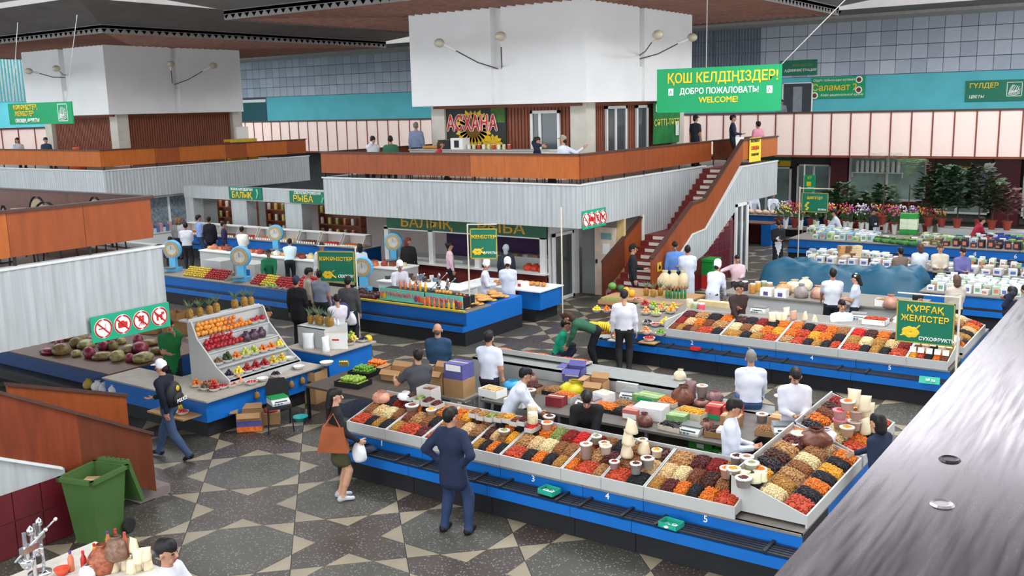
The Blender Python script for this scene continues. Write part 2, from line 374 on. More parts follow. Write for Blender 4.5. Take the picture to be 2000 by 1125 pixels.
# ------------------------------------------------------------------ mezzanines
def ribs(mb, a, b, c, z0, z1, axis, sgn, st=.16, d=.022):
    n = max(2, int((b-a)/st))
    for k in range(n):
        u0, u1, u2 = a+(b-a)*k/n, a+(b-a)*(k+.5)/n, a+(b-a)*(k+1)/n
        pts = [(u0, c), (u1, c+sgn*d), (u2, c)]
        vs = [((u, v, z) if axis == 'x' else (v, u, z)) for (u, v) in pts for z in (z0, z1)]
        mb.add(vs, [(0, 2, 3, 1), (2, 4, 5, 3)])
def fascia(parent, a, b, c, axis, sgn, z0=2.4, z1=3.6):
    mb = MB(); ribs(mb, a, b, c, z0, z1, axis, sgn)
    if axis == 'x': mb.box(a, min(c, c-sgn*.06), z0, b, max(c, c-sgn*.06), z1)
    else: mb.box(min(c, c-sgn*.06), a, z0, max(c, c-sgn*.06), b, z1)
    mb.build('corrugated_fascia', M_CORR, parent)
    lip = MB(); e = .04
    if axis == 'x': lip.box(a-.03, c-e if sgn < 0 else c-.1, z1, b+.03, c+.1 if sgn < 0 else c+e, z1+.04)
    else: lip.box(c-.1 if sgn > 0 else c-e, a-.03, z1, c+e if sgn > 0 else c+.1, b+.03, z1+.04)
    lip.build('lip', M_LIP, parent)
def rail(parent, a, b, c, axis, sgn, z0=3.78, z1=4.44, step=1.25, mats=None, zf=3.55):
    n = max(1, round((b-a)/step))
    for k in range(n):
        u0, u1 = a+(b-a)*k/n+.003, a+(b-a)*(k+1)/n-.003; m = (mats or [M_RAIL])[k % len(mats or [0])]
        bb = MB().box(u0, c-.025, z0, u1, c+.025, z1) if axis == 'x' else MB().box(c-.025, u0, z0, c+.025, u1, z1)
        bb.build('rail_board', m, parent)
        p = MB(); u = u0+.08
        (p.box(u-.02, c-.015-sgn*.04, zf, u+.02, c+.015-sgn*.04, z0+.1) if axis == 'x' else p.box(c-.015-sgn*.04, u-.02, zf, c+.015-sgn*.04, u+.02, z0+.1)).build('rail_post', M_BLK, parent)
    cp = MB(); (cp.box(a-.04, c-.07, z1, b+.04, c+.07, z1+.04) if axis == 'x' else cp.box(c-.07, a-.04, z1, c+.07, b+.04, z1+.04)).build('handrail', M_CAP, parent)
def mezz(): o = struct(bpy.data.objects.new('mezzanine', None)); COL.objects.link(o); return o
M_SLAB = mat('mezzanine_floor', (120, 92, 80), .6, var=.1)
mM = mezz()
MB().box(-23.95, 23.45, 3.25, -14.06, 36.5, 3.55).build('floor_slab', M_SLAB, mM)
MB().box(-23.9, 23.5, 2.38, -14.1, 36.5, 2.42).build('underside', M_CONC, mM)
fascia(mM, -24, -14, 23.4, 'x', -1); fascia(mM, 23.4, 27.2, -14, 'y', 1); fascia(mM, 23.4, 36.5, -24, 'y', -1)
rail(mM, -24, -14, 23.38, 'x', -1, mats=[M_RAIL]*5+[M_RAIL2]*3); rail(mM, 23.4, 32.3, -13.98, 'y', 1); rail(mM, 23.4, 36, -24.0, 'y', -1)
sw = MB(); ribs(sw, 27.2, 32.6, -14, 0, 3.6, 'y', 1); sw.box(-14.06, 27.2, 0, -14.0, 32.6, 3.6); sw.build('stair_side_wall', M_CORR, mM)
MB().box(-14.1, 27.12, 0, -13.96, 27.24, 2.4).build('wall_end_strip', M_LIP, mM); MB().box(-14.1, 27.2, 3.6, -13.96, 31.9, 3.64).build('lip', M_LIP, mM)
mL = mezz()
MB().box(-52, 23.45, 3.25, -36.66, 34.4, 3.55).build('floor_slab', M_SLAB, mL); MB().box(-52, 23.5, 2.38, -36.7, 34.4, 2.42).build('underside', M_CONC, mL)
fascia(mL, -52, -36.6, 23.4, 'x', -1); fascia(mL, 23.4, 34.8, -36.6, 'y', 1)
rail(mL, -52, -36.6, 23.38, 'x', -1, mats=[M_RAIL2]*3); rail(mL, 23.4, 34.6, -36.58, 'y', 1, mats=[M_RAIL2, M_RAIL2, M_RAIL])
MB().box(-40, 26.5, 0, -37.2, 34, 2.4).build('shop_body', M_CONC, mL)
mN = mezz()
MB().box(-24, -1, 3.25, -14.36, 10.05, 3.55).build('floor_slab', M_SLAB, mN); MB().box(-24, -1, 2.38, -14.4, 10.05, 2.42).build('underside', M_CONC, mN)
fascia(mN, 0, 10.1, -14.3, 'y', 1); fascia(mN, -24, -14.3, 10.1, 'x', 1)
rail(mN, .2, 9.95, -14.32, 'y', 1, mats=[M_RAIL, M_RAIL, M_RAIL2]); rail(mN, -24, -14.4, 10.0, 'x', 1, mats=[M_RAILD]*3)
# ------------------------------------------------------------------ stairs of the middle mezzanine
st = struct(bpy.data.objects.new('staircase', None)); COL.objects.link(st)
XI, XO = -13.98, -12.6
def flight(y0, z0, n, run, rise):
    for k in range(n):
        y, z = y0+k*run, z0+k*rise
        MB().box(XI, y, max(0, z-.3), XO, y+run+.02, z+rise).build('step', M_STEPR, st)
        MB().box(XI+.28, y-.012, z+.03, XO-.1, y, z+rise-.03).build('white_riser', M_STEPW, st)
flight(24.6, 0, 11, .27, .161); MB().box(XI, 27.57, 1.45, XO, 28.9, 1.77).build('landing', M_STEPR, st); flight(28.9, 1.77, 11, .273, .162)
MB().box(XI, 31.9, 3.25, XO, 34.9, 3.55).build('top_landing', M_STEPR, st)
def slant(name, ys, z0s, z1s, x, th, m, parent, mb=None):
    mb = MB(); n = len(ys); poly = [(y, z) for y, z in zip(ys, z0s)]+[(y, z) for y, z in zip(ys[::-1], z1s[::-1])]
    mb.prism(poly, 'x', x-th/2, x+th/2); return mb.build(name, m, parent)
ys = [24.9, 27.6, 28.55, 31.6, 34.9]; zt = [1.42, 2.76, 2.80, 4.5, 4.5]; zb = [.45, 1.82, 1.9, 3.85, 3.85]
for i in range(4): slant('rail_board', ys[i:i+2], zb[i:i+2], zt[i:i+2], -12.55, .05, [M_RAIL, M_RAIL, M_RAIL, M_RAIL2][i], st)
for i in range(4): slant('handrail', ys[i:i+2], [z-.0 for z in zt[i:i+2]], [z+.05 for z in zt[i:i+2]], -12.55, .14, M_CAP, st)
sy = [25.5, 27.6, 28.6, 31.5, 34.95]; s1 = [.62, 1.80, 1.86, 3.62, 3.62]; s0 = [.2, .9, 1.1, 2.42, 2.42]
mb = MB()
for i in range(4):
    nseg = max(3, int((sy[i+1]-sy[i])/.16))
    for k in range(nseg):
        f0, f1 = k/nseg, (k+1)/nseg; fm = (f0+f1)/2
        def L(a, f): return a[i]+(a[i+1]-a[i])*f
        for (fa, fb, da, db) in ((f0, fm, 0, .022), (fm, f1, .022, 0)):
            mb.add([(-12.52+da, L(sy, fa), L(s0, fa)), (-12.52+db, L(sy, fb), L(s0, fb)), (-12.52+db, L(sy, fb), L(s1, fb)), (-12.52+da, L(sy, fa), L(s1, fa))], [(0, 1, 2, 3)])
mb.prism([(y, z) for y, z in zip(sy, s0)]+[(y, z) for y, z in zip(sy[::-1], s1[::-1])], 'x', -12.6, -12.525)
mb.build('corrugated_stringer', M_CORR, st)
for i in range(4): slant('lip', sy[i:i+2], s1[i:i+2], [z+.04 for z in s1[i:i+2]], -12.55, .12, M_LIP, st)
slant('lower_wall', [25.0, 27.0, 28.6, 30.9], [0, 0, 0, 0], [.3, .75, 1.1, 2.0], -12.6, .06, M_TGROUT, st)
for k in range(14):                                                  # red tiles under the stringer
    for r in range(6):
        y, z = 25.4+k*.4, r*.33; top = np.interp(y+.2, [25.0, 27.0, 28.6, 30.9], [.2, .72, 1.05, 1.95])
        if z+.1 < top: MB().box(-12.58, y+.008, z+.008, -12.553, y+.392, min(z+.322, top)).build('red_tile', M_REDT, st)
MB().box(XI, 34.86, 2.42, XO, 34.92, 3.6).build('end_panel', M_CORR, st)
# left rail of the lower flight
slant('rail_board', [24.75, 26.0], [.35, .95], [1.25, 1.85], -14.02, .05, M_RAILD, st); slant('rail_board', [26.0, 27.1], [.95, 1.45], [1.85, 2.3], -14.02, .05, M_RAIL, st)
slant('handrail', [24.7, 27.1], [1.24, 2.3], [1.30, 2.36], -14.02, .12, M_CAP, st)
MB().box(-14.06, 24.7, 0, -13.98, 24.8, 1.25).build('newel_post', M_RAILD, st)
rail(st, -13.95, -12.6, 34.9, 'x', 1, mats=[M_RAILD]*3); rail(st, 32.6, 36.2, -14.0, 'y', 1, mats=[M_RAILD]*3)
window('door_3', 30.98, 0, 32.0, 2.42, -12.53, axis='x', mull=(.5,))
struct(MB().box(-13.9, 32.02, 0, -12.5, 32.2, 2.42).build('trim_2', M_LIP))
# walls below the mezzanine behind the stair foot
struct(MB().box(-15.5, 26.0, 0, -15.0, 26.1, 2.4).build('wall_concrete', M_CONC))
dr = struct(bpy.data.objects.new('door_4', None)); COL.objects.link(dr); dr.location = (-15.0, 25.98, 0)
MB().box(0, -.05, 0, .74, 0, 2.12).build('door_leaf', mat('pale_pink_door', (222, 200, 182), .55), dr); MB().box(.04, -.09, 1.0, .1, -.05, 1.12).build('door_handle', M_BLK, dr.children[0])
MB().box(.22, -.06, 1.75, .6, -.05, 1.95).build('door_notice', mat('blue_grey_notice', (120, 160, 160), .5), dr); MB().box(.28, -.06, 1.3, .52, -.05, 1.62).build('paper_notice', M_SW, dr)
struct(MB().box(-14.26, 26.0, 0, -14.0, 26.08, 2.4).build('wall_yellow', mat('yellow_panel', (206, 178, 120), .7)))
# ------------------------------------------------------------------ stairs of the near-left mezzanine
s2 = struct(bpy.data.objects.new('staircase', None)); COL.objects.link(s2)
for k in range(14):
    y, z = 8.75-k*.27, .15+k*.16
    MB().box(-14.2, y-.27, max(0, z-.3), -12.72, y, z).build('step', mat('step_terrazzo', (126, 112, 110), .6), s2)
M_RAILM = mat('varnished_board_red', (116, 52, 28), .4, var=.2, scale=3.0, stretch=(3, 3, .5), spec=.3)
slant('rail_board', [4.2, 7.3], [2.5, .80], [3.4, 1.70], -12.65, .05, M_RAILM, s2); slant('rail_board', [7.3, 8.44], [.80, .15], [1.70, 1.05], -12.65, .05, M_RAILD, s2)
slant('handrail', [4.2, 8.46], [3.4, 1.05], [3.45, 1.10], -12.65, .13, M_CAP, s2)
mb = MB(); ribs(mb, 4.2, 7.0, -12.6, 0, .01, 'y', 1)
mb = MB().prism([(4.2, .9), (7.03, .9), (7.03, .99), (4.2, 2.35)], 'x', -12.66, -12.612); mb.build('corrugated_stringer', M_CORR, s2)
slant('lip', [4.2, 6.98], [2.35, .99], [2.39, 1.03], -12.63, .12, M_LIP, s2)
MB().box(-12.7, 3.5, 0, -12.64, 7.05, .98).build('tile_backing', M_TGROUT, s2)
for k in range(9):
    for r in range(2):
        y, z = 3.5+k*.395, r*.49
        MB().box(-12.65, y+.006, z+.006, -12.615, y+.389, z+.484).build('red_tile', M_REDT, s2)
slant('rail_board', [7.2, 9.12], [1.2, .25], [1.9, 1.22], -14.26, .05, M_RAIL, s2); slant('handrail', [7.2, 9.14], [1.9, 1.22], [1.95, 1.27], -14.26, .12, M_CAP, s2)
# ------------------------------------------------------------------ the gallery parapet the picture is taken from
lg = struct(bpy.data.objects.new('gallery_near', None)); COL.objects.link(lg)
def ledge_mat():
    m = mat('worn_steel_ledge', (140, 130, 136), .34, .85, var=.08, scale=3.0, bump=.0); nt = m.node_tree; b = nt.nodes['Principled BSDF']
    geo = nt.nodes.new('ShaderNodeNewGeometry'); mp = nt.nodes.new('ShaderNodeMapping'); mp.inputs['Scale'].default_value = (60, 3, 1); mp.inputs['Rotation'].default_value = (0, 0, .45)
    nt.links.new(geo.outputs['Position'], mp.inputs[0]); n = nt.nodes.new('ShaderNodeTexNoise'); n.inputs['Scale'].default_value = 1.5; n.inputs['Detail'].default_value = 6; nt.links.new(mp.outputs[0], n.inputs[0])
    r = nt.nodes.new('ShaderNodeMapRange'); r.inputs[1].default_value = .35; r.inputs[2].default_value = .75; r.inputs[3].default_value = .17; r.inputs[4].default_value = .30
    nt.links.new(n.outputs[0], r.inputs[0]); nt.links.new(r.outputs[0], b.inputs['Roughness']); return m
MB().box(-.4, -5, 5.17, .3, 44, 5.2).build('steel_ledge', ledge_mat(), lg)
MB().box(-.34, -5, 3.2, -.28, 44, 5.17).build('parapet', M_PINK, lg); MB().box(-.3, -6, 3.75, 4, 46, 4.15).build('gallery_slab', M_CONC, lg)
for (px, py, c) in ((1855, 898, (84, 76, 80)), (1840, 985, (214, 208, 212))):
    q_ = at(px, py, 5.2); MB().lathe([(0, .0015), (.010, .0015), (.015, .003), (.018, 0)], 14, q_).build('rivet', mat('ledge_rivet_%d' % c[0], c, .4, .8), lg)
# ------------------------------------------------------------------ signs
M_WIRE = mat('wire_grey', (150, 150, 150), .5)
def board(name, label, x0, x1, z0, z1, y, m, cat='sign', t=.05, border=None):
    o = thing(name, label, cat, ((x0+x1)/2, y, z0))
    W, H = x1-x0, z1-z0
    MB().box(-W/2, 0, 0, W/2, t, H).build('sign_board', m, o)
    if border:
        for (a, b, c, d) in ((-W/2, 0, W/2, .03), (-W/2, H-.03, W/2, H), (-W/2, 0, -W/2+.03, H), (W/2-.03, 0, W/2, H)): MB().box(a, -.008, b, c, 0, d).build('border_strip', border, o)
    return o, W, H
def txt(o, s, size, m, x, z, y=-.006, **k): return text('lettering', s, size, m, next(c for c in o.children if c.name.startswith('sign_board')), (x, y, z), **k)
o, W, H = board('hanging_sign', 'large green welcome sign in three languages hanging on wires beside the white tower', -11.94, -8.56, 5.55, 6.68, 24.0, M_GREEN)
txt(o, 'ҚОШ КЕЛДІҢІЗДЕР!', .345, M_YEL, 0.12, .86, bold=.03, sx=.87); txt(o, 'ДОБРО ПОЖАЛОВАТЬ!', .21, M_SW, 0.05, .53, bold=.03, sx=.9); txt(o, 'WELCOME!', .21, M_YEL, 0.05, .30, bold=.03)
for x in (-1.28, 1.40):
    MB().box(x-.07, -.01, .44, x+.07, 0, .62).build('emblem', M_SW, o); MB().tube([(x-.03, -.015, .47), (x, -.015, .58), (x+.03, -.015, .5)], .01, 4).build('emblem_mark', M_GREEN, o)
MB().tube([(1.68, .02, 1.12), (4.6, 3.0, 5.0)], .012, 4).build('wire', M_WIRE, o); MB().tube([(-.3, .02, 1.12), (-.55, .6, 5.0)], .012, 4).build('wire', M_WIRE, o)
o, W, H = board('hanging_sign', 'green vegetables and fruit sign hanging at the left before the far white tower', -33.3, -29.52, 5.60, 6.30, 18.0, M_GREEN)
txt(o, 'КӨКӨНІСТЕР,', .215, M_YEL, -1.55, .55, align='LEFT', bold=.03, sx=1.0); txt(o, 'ЖЕМІСТЕР', .215, M_YEL, -1.50, .345, align='LEFT', bold=.03, sx=1.0); txt(o, 'ОВОЩИ, ФРУКТЫ', .17, M_SW, -1.5, .12, align='LEFT', bold=.03, sx=1.0)
for x in (-1.6, 1.6): MB().tube([(x, .02, .7), (x*1.1, .6, 3.4)], .012, 4).build('wire', M_WIRE, o)
def pictogram(o, x, z, s, m=M_SW, y=-.01):
    f = MB()
    for (a, b, c, d) in ((-.5, -.5, .5, -.46), (-.5, .46, .5, .5), (-.5, -.5, -.46, .5), (.46, -.5, .5, .5)): f.box(x+a*s, y, z+b*s, x+c*s, y+.006, z+d*s)
    f.build('pictogram_frame', m, o)
    g = MB()
    for k in range(5):
        a = k*.55+.2; g.tube([(x+(-.38+.1*k)*s, y, z+(-.35+.04*k)*s), (x+(-.25+.12*k)*s, y, z+(.05+.1*math.sin(a*2))*s), (x+(-.1+.1*k)*s, y, z+(.32-.03*k)*s)], .025*s, 4)
    for k in range(4): g.tube([(x+(-.36+.02*k)*s, y, z+(-.36+.09*k)*s), (x, y, z+(-.42+.09*k)*s), (x+.38*s, y, z+(-.3+.1*k)*s)], .022*s, 4)
    g.build('pictogram', m, o)
pictogram(o, 1.38, .36, .55)
# signs on the far wall
o, W, H = board('wall_sign', 'dark green administration sign on the blue tiled far wall', -17.52, -15.67, 7.0, 7.74, 48.9, M_GREEND)
txt(o, 'ӘКІМШІЛІК', .17, mat('sign_olive', (120, 150, 50), .5, var=0), .2, .48, bold=.02); txt(o, 'АДМИНИСТРАЦИЯ', .17, M_SW, .1, .24, bold=.02, shear=.2)
o, W, H = board('wall_sign', 'green cafe banner with food bowls beside the far gallery doorway', -15.92, -13.34, 5.85, 6.86, 48.9, M_GREEN)
txt(o, 'Саламат 2', .44, M_YEL, -.15, .5, bold=.02); txt(o, 'Сіздің тойыңызды күтеміз', .16, M_SW, -.2, .86, shear=.3, bold=0); txt(o, 'Кафе национальной кухни', .16, M_SW, .2, .15, shear=.3, bold=0)
for (x, z) in ((1.02, .84), (1.02, .36), (-1.1, .14)):
    MB().lathe([(0, .02), (.16, .01), (.17, 0)], 12, (0, 0, 0)).build('food_picture', M_SW, o, (x, -.01, z)).rotation_euler = RX
    MB().lathe([(0, .03), (.11, .02), (.12, 0)], 12, (0, 0, 0)).build('food_picture', mat('picture_stew', (110, 50, 36), .6), o, (x, -.012, z)).rotation_euler = RX
o, W, H = board('wall_sign', 'green flower department sign on the teal far wall', -8.88, -6.45, 5.55, 6.47, 48.9, M_GREEND)
txt(o, 'ГҮЛДЕР', .3, M_YEL, -1.05, .68, align='LEFT', bold=.02); txt(o, 'ЦВЕТЫ', .18, M_SW, -1.05, .2, align='LEFT', bold=.02, shear=.2); pictogram(o, .8, .5, .62)
# doorway of the far gallery
dr = struct(bpy.data.objects.new('door_5', None)); COL.objects.link(dr); dr.location = (-17.3, 48.95, 4.15)
MB().box(0, -.06, 0, 1.42, 0, 2.45).build('doorway_shade_panel', mat('doorway_shade', (58, 62, 68), .7), dr); MB().box(-.06, -.1, 0, 0, 0, 2.5).build('frame_stile', M_FRAME, dr)  # flat dark panel; the open doorway's shade is put into its colour
MB().box(1.42, -.1, 0, 1.48, 0, 2.5).build('frame_stile', M_FRAME, dr); MB().box(-.06, -.1, 2.45, 1.48, 0, 2.5).build('frame_rail', M_FRAME, dr); MB().box(.5, -.09, 0, .95, -.06, 2.3).build('door_leaf', mat('grey_door', (130, 136, 140), .5), dr)
# cafe mural and banner on the middle tower
o, W, H = board('mural_sign', 'dark cafe mural with yellow sunflower and red lettering on the tower wall', -21.68, -18.7, 4.4, 5.87, 26.6, mat('mural_dark', (42, 46, 40), .6, var=.2, scale=3))
fl = MB()
for k in range(22):
    a = 2*math.pi*k/22; c0 = np.array([.15, -.01, .72]); d = np.array([math.cos(a), 0, math.sin(a)*.85]); e = np.array([-math.sin(a), 0, math.cos(a)])
    L = .78 if abs(math.sin(a)) < .97 else .7
    fl.add([c0+d*.3-e*.08, c0+d*.3+e*.08, c0+d*L*.72+e*.12, c0+d*L, c0+d*L*.72-e*.12], [(0, 4, 3, 2, 1)])
fl.build('sunflower_petals', mat('petal_yellow', (232, 186, 28), .6, var=.15), o); MB().lathe([(0, .02), (.3, .012), (.33, 0)], 20).build('sunflower_centre', mat('seed_brown', (110, 74, 22), .8), o, (.15, -.008, .72)).rotation_euler = RX
fl = MB()
for k in range(12):
    a = 2*math.pi*k/12; c0 = np.array([.95, -.02, .22]); d = np.array([math.cos(a), 0, math.sin(a)*.75]); e = np.array([-math.sin(a), 0, math.cos(a)])
    fl.add([c0, c0+d*.3+e*.07, c0+d*.42, c0+d*.3-e*.07], [(0, 3, 2, 1)])
fl.build('small_flower', mat('petal_yellow', (232, 186, 28)), o)
MB().box(.9, -.005, .9, 1.45, 0, 1.4).build('leaf_patch', mat('leaf_green', (70, 110, 48), .7, var=.3), o)
[txt(o, 'АСХАНА', .70, mat('letter_outline', (240, 226, 220), .5, var=0), .1+a, .86+b, y=-.03, bold=.011, sx=.72) for a, b in ((-.03, 0), (.03, 0), (0, .03), (0, -.03))]; txt(o, 'АСХАНА', .70, mat('letter_red', (206, 46, 40), .5, var=0), .1, .86, y=-.045, bold=.011, sx=.72)
o = thing('fabric_banner', 'green fabric banner with yellow lettering beside the cafe doors on the tower', 'banner', (-15.55, 30.95, 4.4))
mb = MB(); N = 14
for i in range(N+1):
    for j in range(6): mb.v.append((.02*math.sin(i*1.3+j*.5), 2.15*i/N, 1.42*j/5))
for i in range(N):
    for j in range(5): a = i*6+j; mb.f.append((a, a+6, a+7, a+1)); mb.m.append(0)
mb.build('cloth', mat('banner_green', (24, 120, 56), .6, var=.2, scale=3), o, smooth=True)
text('lettering', 'СӘТТІ-ТӘТТІ', .32, mat('banner_lime', (206, 200, 90), .5, var=0), o, (.05, 1.07, .72), rot=RYX, bold=.02); text('lettering', 'В', .34, M_SW, o, (.05, .22, 1.22), rot=RYX, bold=.02)
MB().box(.03, 1.75, .25, .045, 2.0, .75).build('paper_notice', M_SW, o)
# prohibition plates
M_PROH = M_SRED
def prohibition(loc, rz, W, H, label):
    o = thing('prohibition_sign', label, 'sign', loc, rz); MB().box(0, -.02, 0, W, 0, H).build('sign_board', mat('sign_teal_green', (22, 160, 120), .45, var=.03), o)
    for k in range(4):
        cx, cz, R = W*(.14+.24*k), H*.5, H*.36
        d = MB().lathe([(0, .004), (R*1.08, .004), (R*1.08, 0)], 24).build('sign_disc', M_SW, o, (cx, -.02, cz)); d.rotation_euler = RX
        g = MB(); ring = [(cx+R*.95*math.cos(a*math.pi/12), -.03, cz+R*.95*math.sin(a*math.pi/12)) for a in range(25)]
        g.tube(ring, R*.09, 4); g.tube([(cx-R*.66, -.03, cz+R*.66), (cx+R*.66, -.03, cz-R*.66)], R*.08, 4); g.build('ban_ring', M_PROH, o)
        p = MB()
        if k == 0: p.box(cx-R*.55, -.03, cz-R*.06, cx+R*.3, -.022, cz+R*.04); p.tube([(cx+R*.3, -.026, cz+R*.1), (cx+R*.25, -.026, cz+R*.35), (cx+R*.4, -.026, cz+R*.45)], R*.03, 4)
        elif k == 1:
            p.box(cx-R*.55, -.03, cz-R*.35, cx+R*.55, -.022, cz+R*.25); p.box(cx-R*.2, -.03, cz+R*.25, cx+R*.2, -.022, cz+R*.4); p.lathe([(0, 0), (.001, 0)], 4, (cx, 0, cz))
        elif k == 2:
            p.box(cx-R*.35, -.03, cz-R*.1, cx+R*.3, -.022, cz+R*.2); p.ball((cx-R*.15, -.026, cz+R*.36), (R*.2, .004, R*.2)); p.ball((cx+R*.2, -.026, cz+R*.36), (R*.17, .004, R*.17))
            for q in (-.25, 0, .22): p.tube([(cx, -.026, cz-R*.1), (cx+q*R*1.4, -.026, cz-R*.6)], R*.05, 4)
        else:
            p.box(cx-R*.4, -.03, cz-R*.05, cx+R*.35, -.022, cz+R*.22); p.box(cx+R*.25, -.03, cz+R*.15, cx+R*.6, -.022, cz+R*.45)
            for q in (-.36, -.22, .16, .3): p.box(cx+q*R-R*.05, -.03, cz-R*.45, cx+q*R+R*.05, -.022, cz)
            p.tube([(cx-R*.4, -.026, cz+R*.15), (cx-R*.6, -.026, cz+R*.4)], R*.05, 4)
        p.build('ban_symbol', M_PROH, o)
    return o
prohibition((-14.24, 8.62, 2.24), math.pi/2, 1.46, .42, 'green plate of four red prohibition symbols on the near-left grey fascia')
prohibition((-13.96, 23.45, 2.36), math.pi/2, 1.32, .52, 'green plate of four red prohibition symbols at the corner of the middle mezzanine')
# signs on poles at the stalls
def pole_sign(px, py, label, ztop, x0, x1, z0, z1, lines, side, floorz=0, dx=0, yaw=0, wing=.15):
    p = at(px, py, floorz); o = thing('pole_sign', label, 'sign', p, yaw)
    MB().tube([(0, 0, 0), (0, 0, ztop)], .02, 6).build('pole', mat('cream_pole', (216, 208, 190), .5), o)
    MB().tube([(0, 0, ztop), ((x1 if side > 0 else x0)*1.0, 0, ztop)], .016, 6).build('cross_bar', MATS['cream_pole'], o)
    MB().box(x0, -.02, z0, x1, .02, z1).build('sign_board', M_GREEND, o)
    W, H = x1-x0, z1-z0
    b = MB()
    for (a, bb, c, d) in ((x0, z0, x1, z0+.03), (x0, z1-.03, x1, z1), (x0, z0, x0+.03, z1), (x1-.03, z0, x1, z1)): b.box(a, -.028, bb, c, -.02, d)
    b.build('border_strip', mat('sign_border', (176, 160, 60), .5, var=0), o)
    bo_ = next(c for c in o.children if c.name.startswith('sign_board'))
    for (s, sz, m, fx, fz, sh) in lines: text('lettering', s, sz, m, bo_, (x0+fx*W, -.026, z0+fz*H), bold=.03, shear=sh)
    g = MB(); cx, cz, r = x0+.26*W, z0+.24*H, .14*min(W, H)
    for k in range(6): a = k*1.05; g.ball((cx+r*.8*math.cos(a), -.024, cz+r*.5*math.sin(a)), (r*.55, .006, r*.45), 6, 4)
    g.tube([(cx+r, -.024, cz), (cx+r*2, -.024, cz-r*.6)], r*.16, 4); g.tube([(cx+r*.6, -.024, cz+r*.3), (cx+r*1.7, -.024, cz+r*1.1)], r*.12, 4); g.build('produce_emblem', M_YEL, o)
    return o
B = M_YEL; Wt = M_SW
pole_sign(703, 660, 'green vegetables sign on a pole above the customers at the fruit stalls', 2.4, -1.06, -.03, 1.45, 2.27, [('КӨКӨНІСТЕР', .14, B, .5, .74, 0), ('ОВОЩИ', .11, Wt, .74, .2, .2)], -1, yaw=.35)
pole_sign(920, 668, 'green fruit sign on a tall pole at the juice stall corner', 2.98, .06, .74, 2.12, 2.88, [('ЖЕМІСТЕР', .115, B, .5, .72, 0), ('ФРУКТЫ', .085, Wt, .72, .2, .2)], 1, yaw=.42)
q = thing('sign_pole', 'bare cream pole standing at the end of the bread table', 'pole', at(1099, 616, 0)); MB().tube([(0, 0, 0), (0, 0, 3.05)], .02, 6).build('pole', MATS['cream_pole'], q); MB().box(-.06, -.06, 0, .06, .06, .015).build('foot_plate', M_BLK, q)
q = thing('pole_sign', 'dark green dried fruit sign on a pole at the right end of the second stall', 'sign', (-3.42, 19.55, 0))
MB().tube([(0, 0, 0), (0, 0, 2.12)], .022, 6).build('pole', MATS['cream_pole'], q); MB().tube([(0, 0, 2.08), (-1.12, 0, 2.08)], .016, 6).build('cross_bar', MATS['cream_pole'], q)
MB().box(-1.12, -.02, 1.12, -.07, .02, 1.95).build('sign_board', M_GREEND, q)
bb = MB()
for (a, b_, c, d) in ((-1.12, 1.12, -.07, 1.14), (-1.12, 1.93, -.07, 1.95), (-1.12, 1.12, -1.1, 1.95), (-.09, 1.12, -.07, 1.95)): bb.box(a, -.028, b_, c, -.02, d)
bb.build('border_strip', MATS['sign_border'], q)
text('lettering', 'ҚҰРҒАҚ', .17, B, q, (-.6, -.026, 1.79), bold=.03); text('lettering', 'ЖЕМІСТЕР', .16, B, q, (-.6, -.026, 1.6), bold=.03); text('lettering', 'СУХОФРУКТЫ', .095, Wt, q, (-.36, -.026, 1.22), bold=.03)
g = MB()
for k in range(7): a = k*.9; g.ball((-.85+.1*math.cos(a), -.024, 1.33+.06*math.sin(a)), (.07, .006, .06), 6, 4)
g.tube([(-.75, -.024, 1.4), (-.68, -.024, 1.48)], .014, 4); g.tube([(-.95, -.024, 1.28), (-1.03, -.024, 1.25)], .016, 4); g.build('produce_emblem', B, q)
# shop sign over the fish shop, fish counter signs
o, W, H = board('shop_sign', 'long dark green fish shop sign with ochre letters under the middle mezzanine', -21.9, -15.6, 1.95, 2.38, 24.12, mat('shop_sign_green', (22, 84, 56), .5, var=.08))
m_och = mat('ochre_letter', (196, 148, 34), .5, var=0)
txt(o, 'БАЛЫҚ', .46, m_och, -1.45, .22, bold=.04, sx=1.3); txt(o, 'РЫБА', .46, m_och, 1.5, .22, bold=.04, sx=1.4)
o, W, H = board('shop_sign', 'green frozen fish sign in Kazakh on the grey counter frame', -32.6, -30.6, 2.35, 2.85, 26.425, M_GREEND)
txt(o, 'ЖАҢА МҰЗДАҒАН', .15, Wt, -.2, .40, bold=.03); txt(o, 'БАЛЫҚ', .34, B, -.2, .16, bold=.05, sx=1.0); MB().tube([(.7, -.01, .08), (.78, -.01, .26), (.72, -.01, .44)], .04, 6).build('fish_emblem', mat('fish_mark', (120, 200, 170), .5), o)
o, W, H = board('shop_sign', 'green frozen fish sign in Russian on the grey counter frame', -29.0, -27.0, 2.32, 2.78, 26.425, M_GREEND)
txt(o, 'СВЕЖЕМОРОЖЕНАЯ', .145, Wt, 0, .39, bold=.03); txt(o, 'РЫБА', .34, B, -.25, .16, bold=.05, sx=1.15); MB().tube([(.78, -.01, .06), (.86, -.01, .22), (.8, -.01, .34)], .04, 6).build('fish_emblem', MATS['fish_mark'], o)
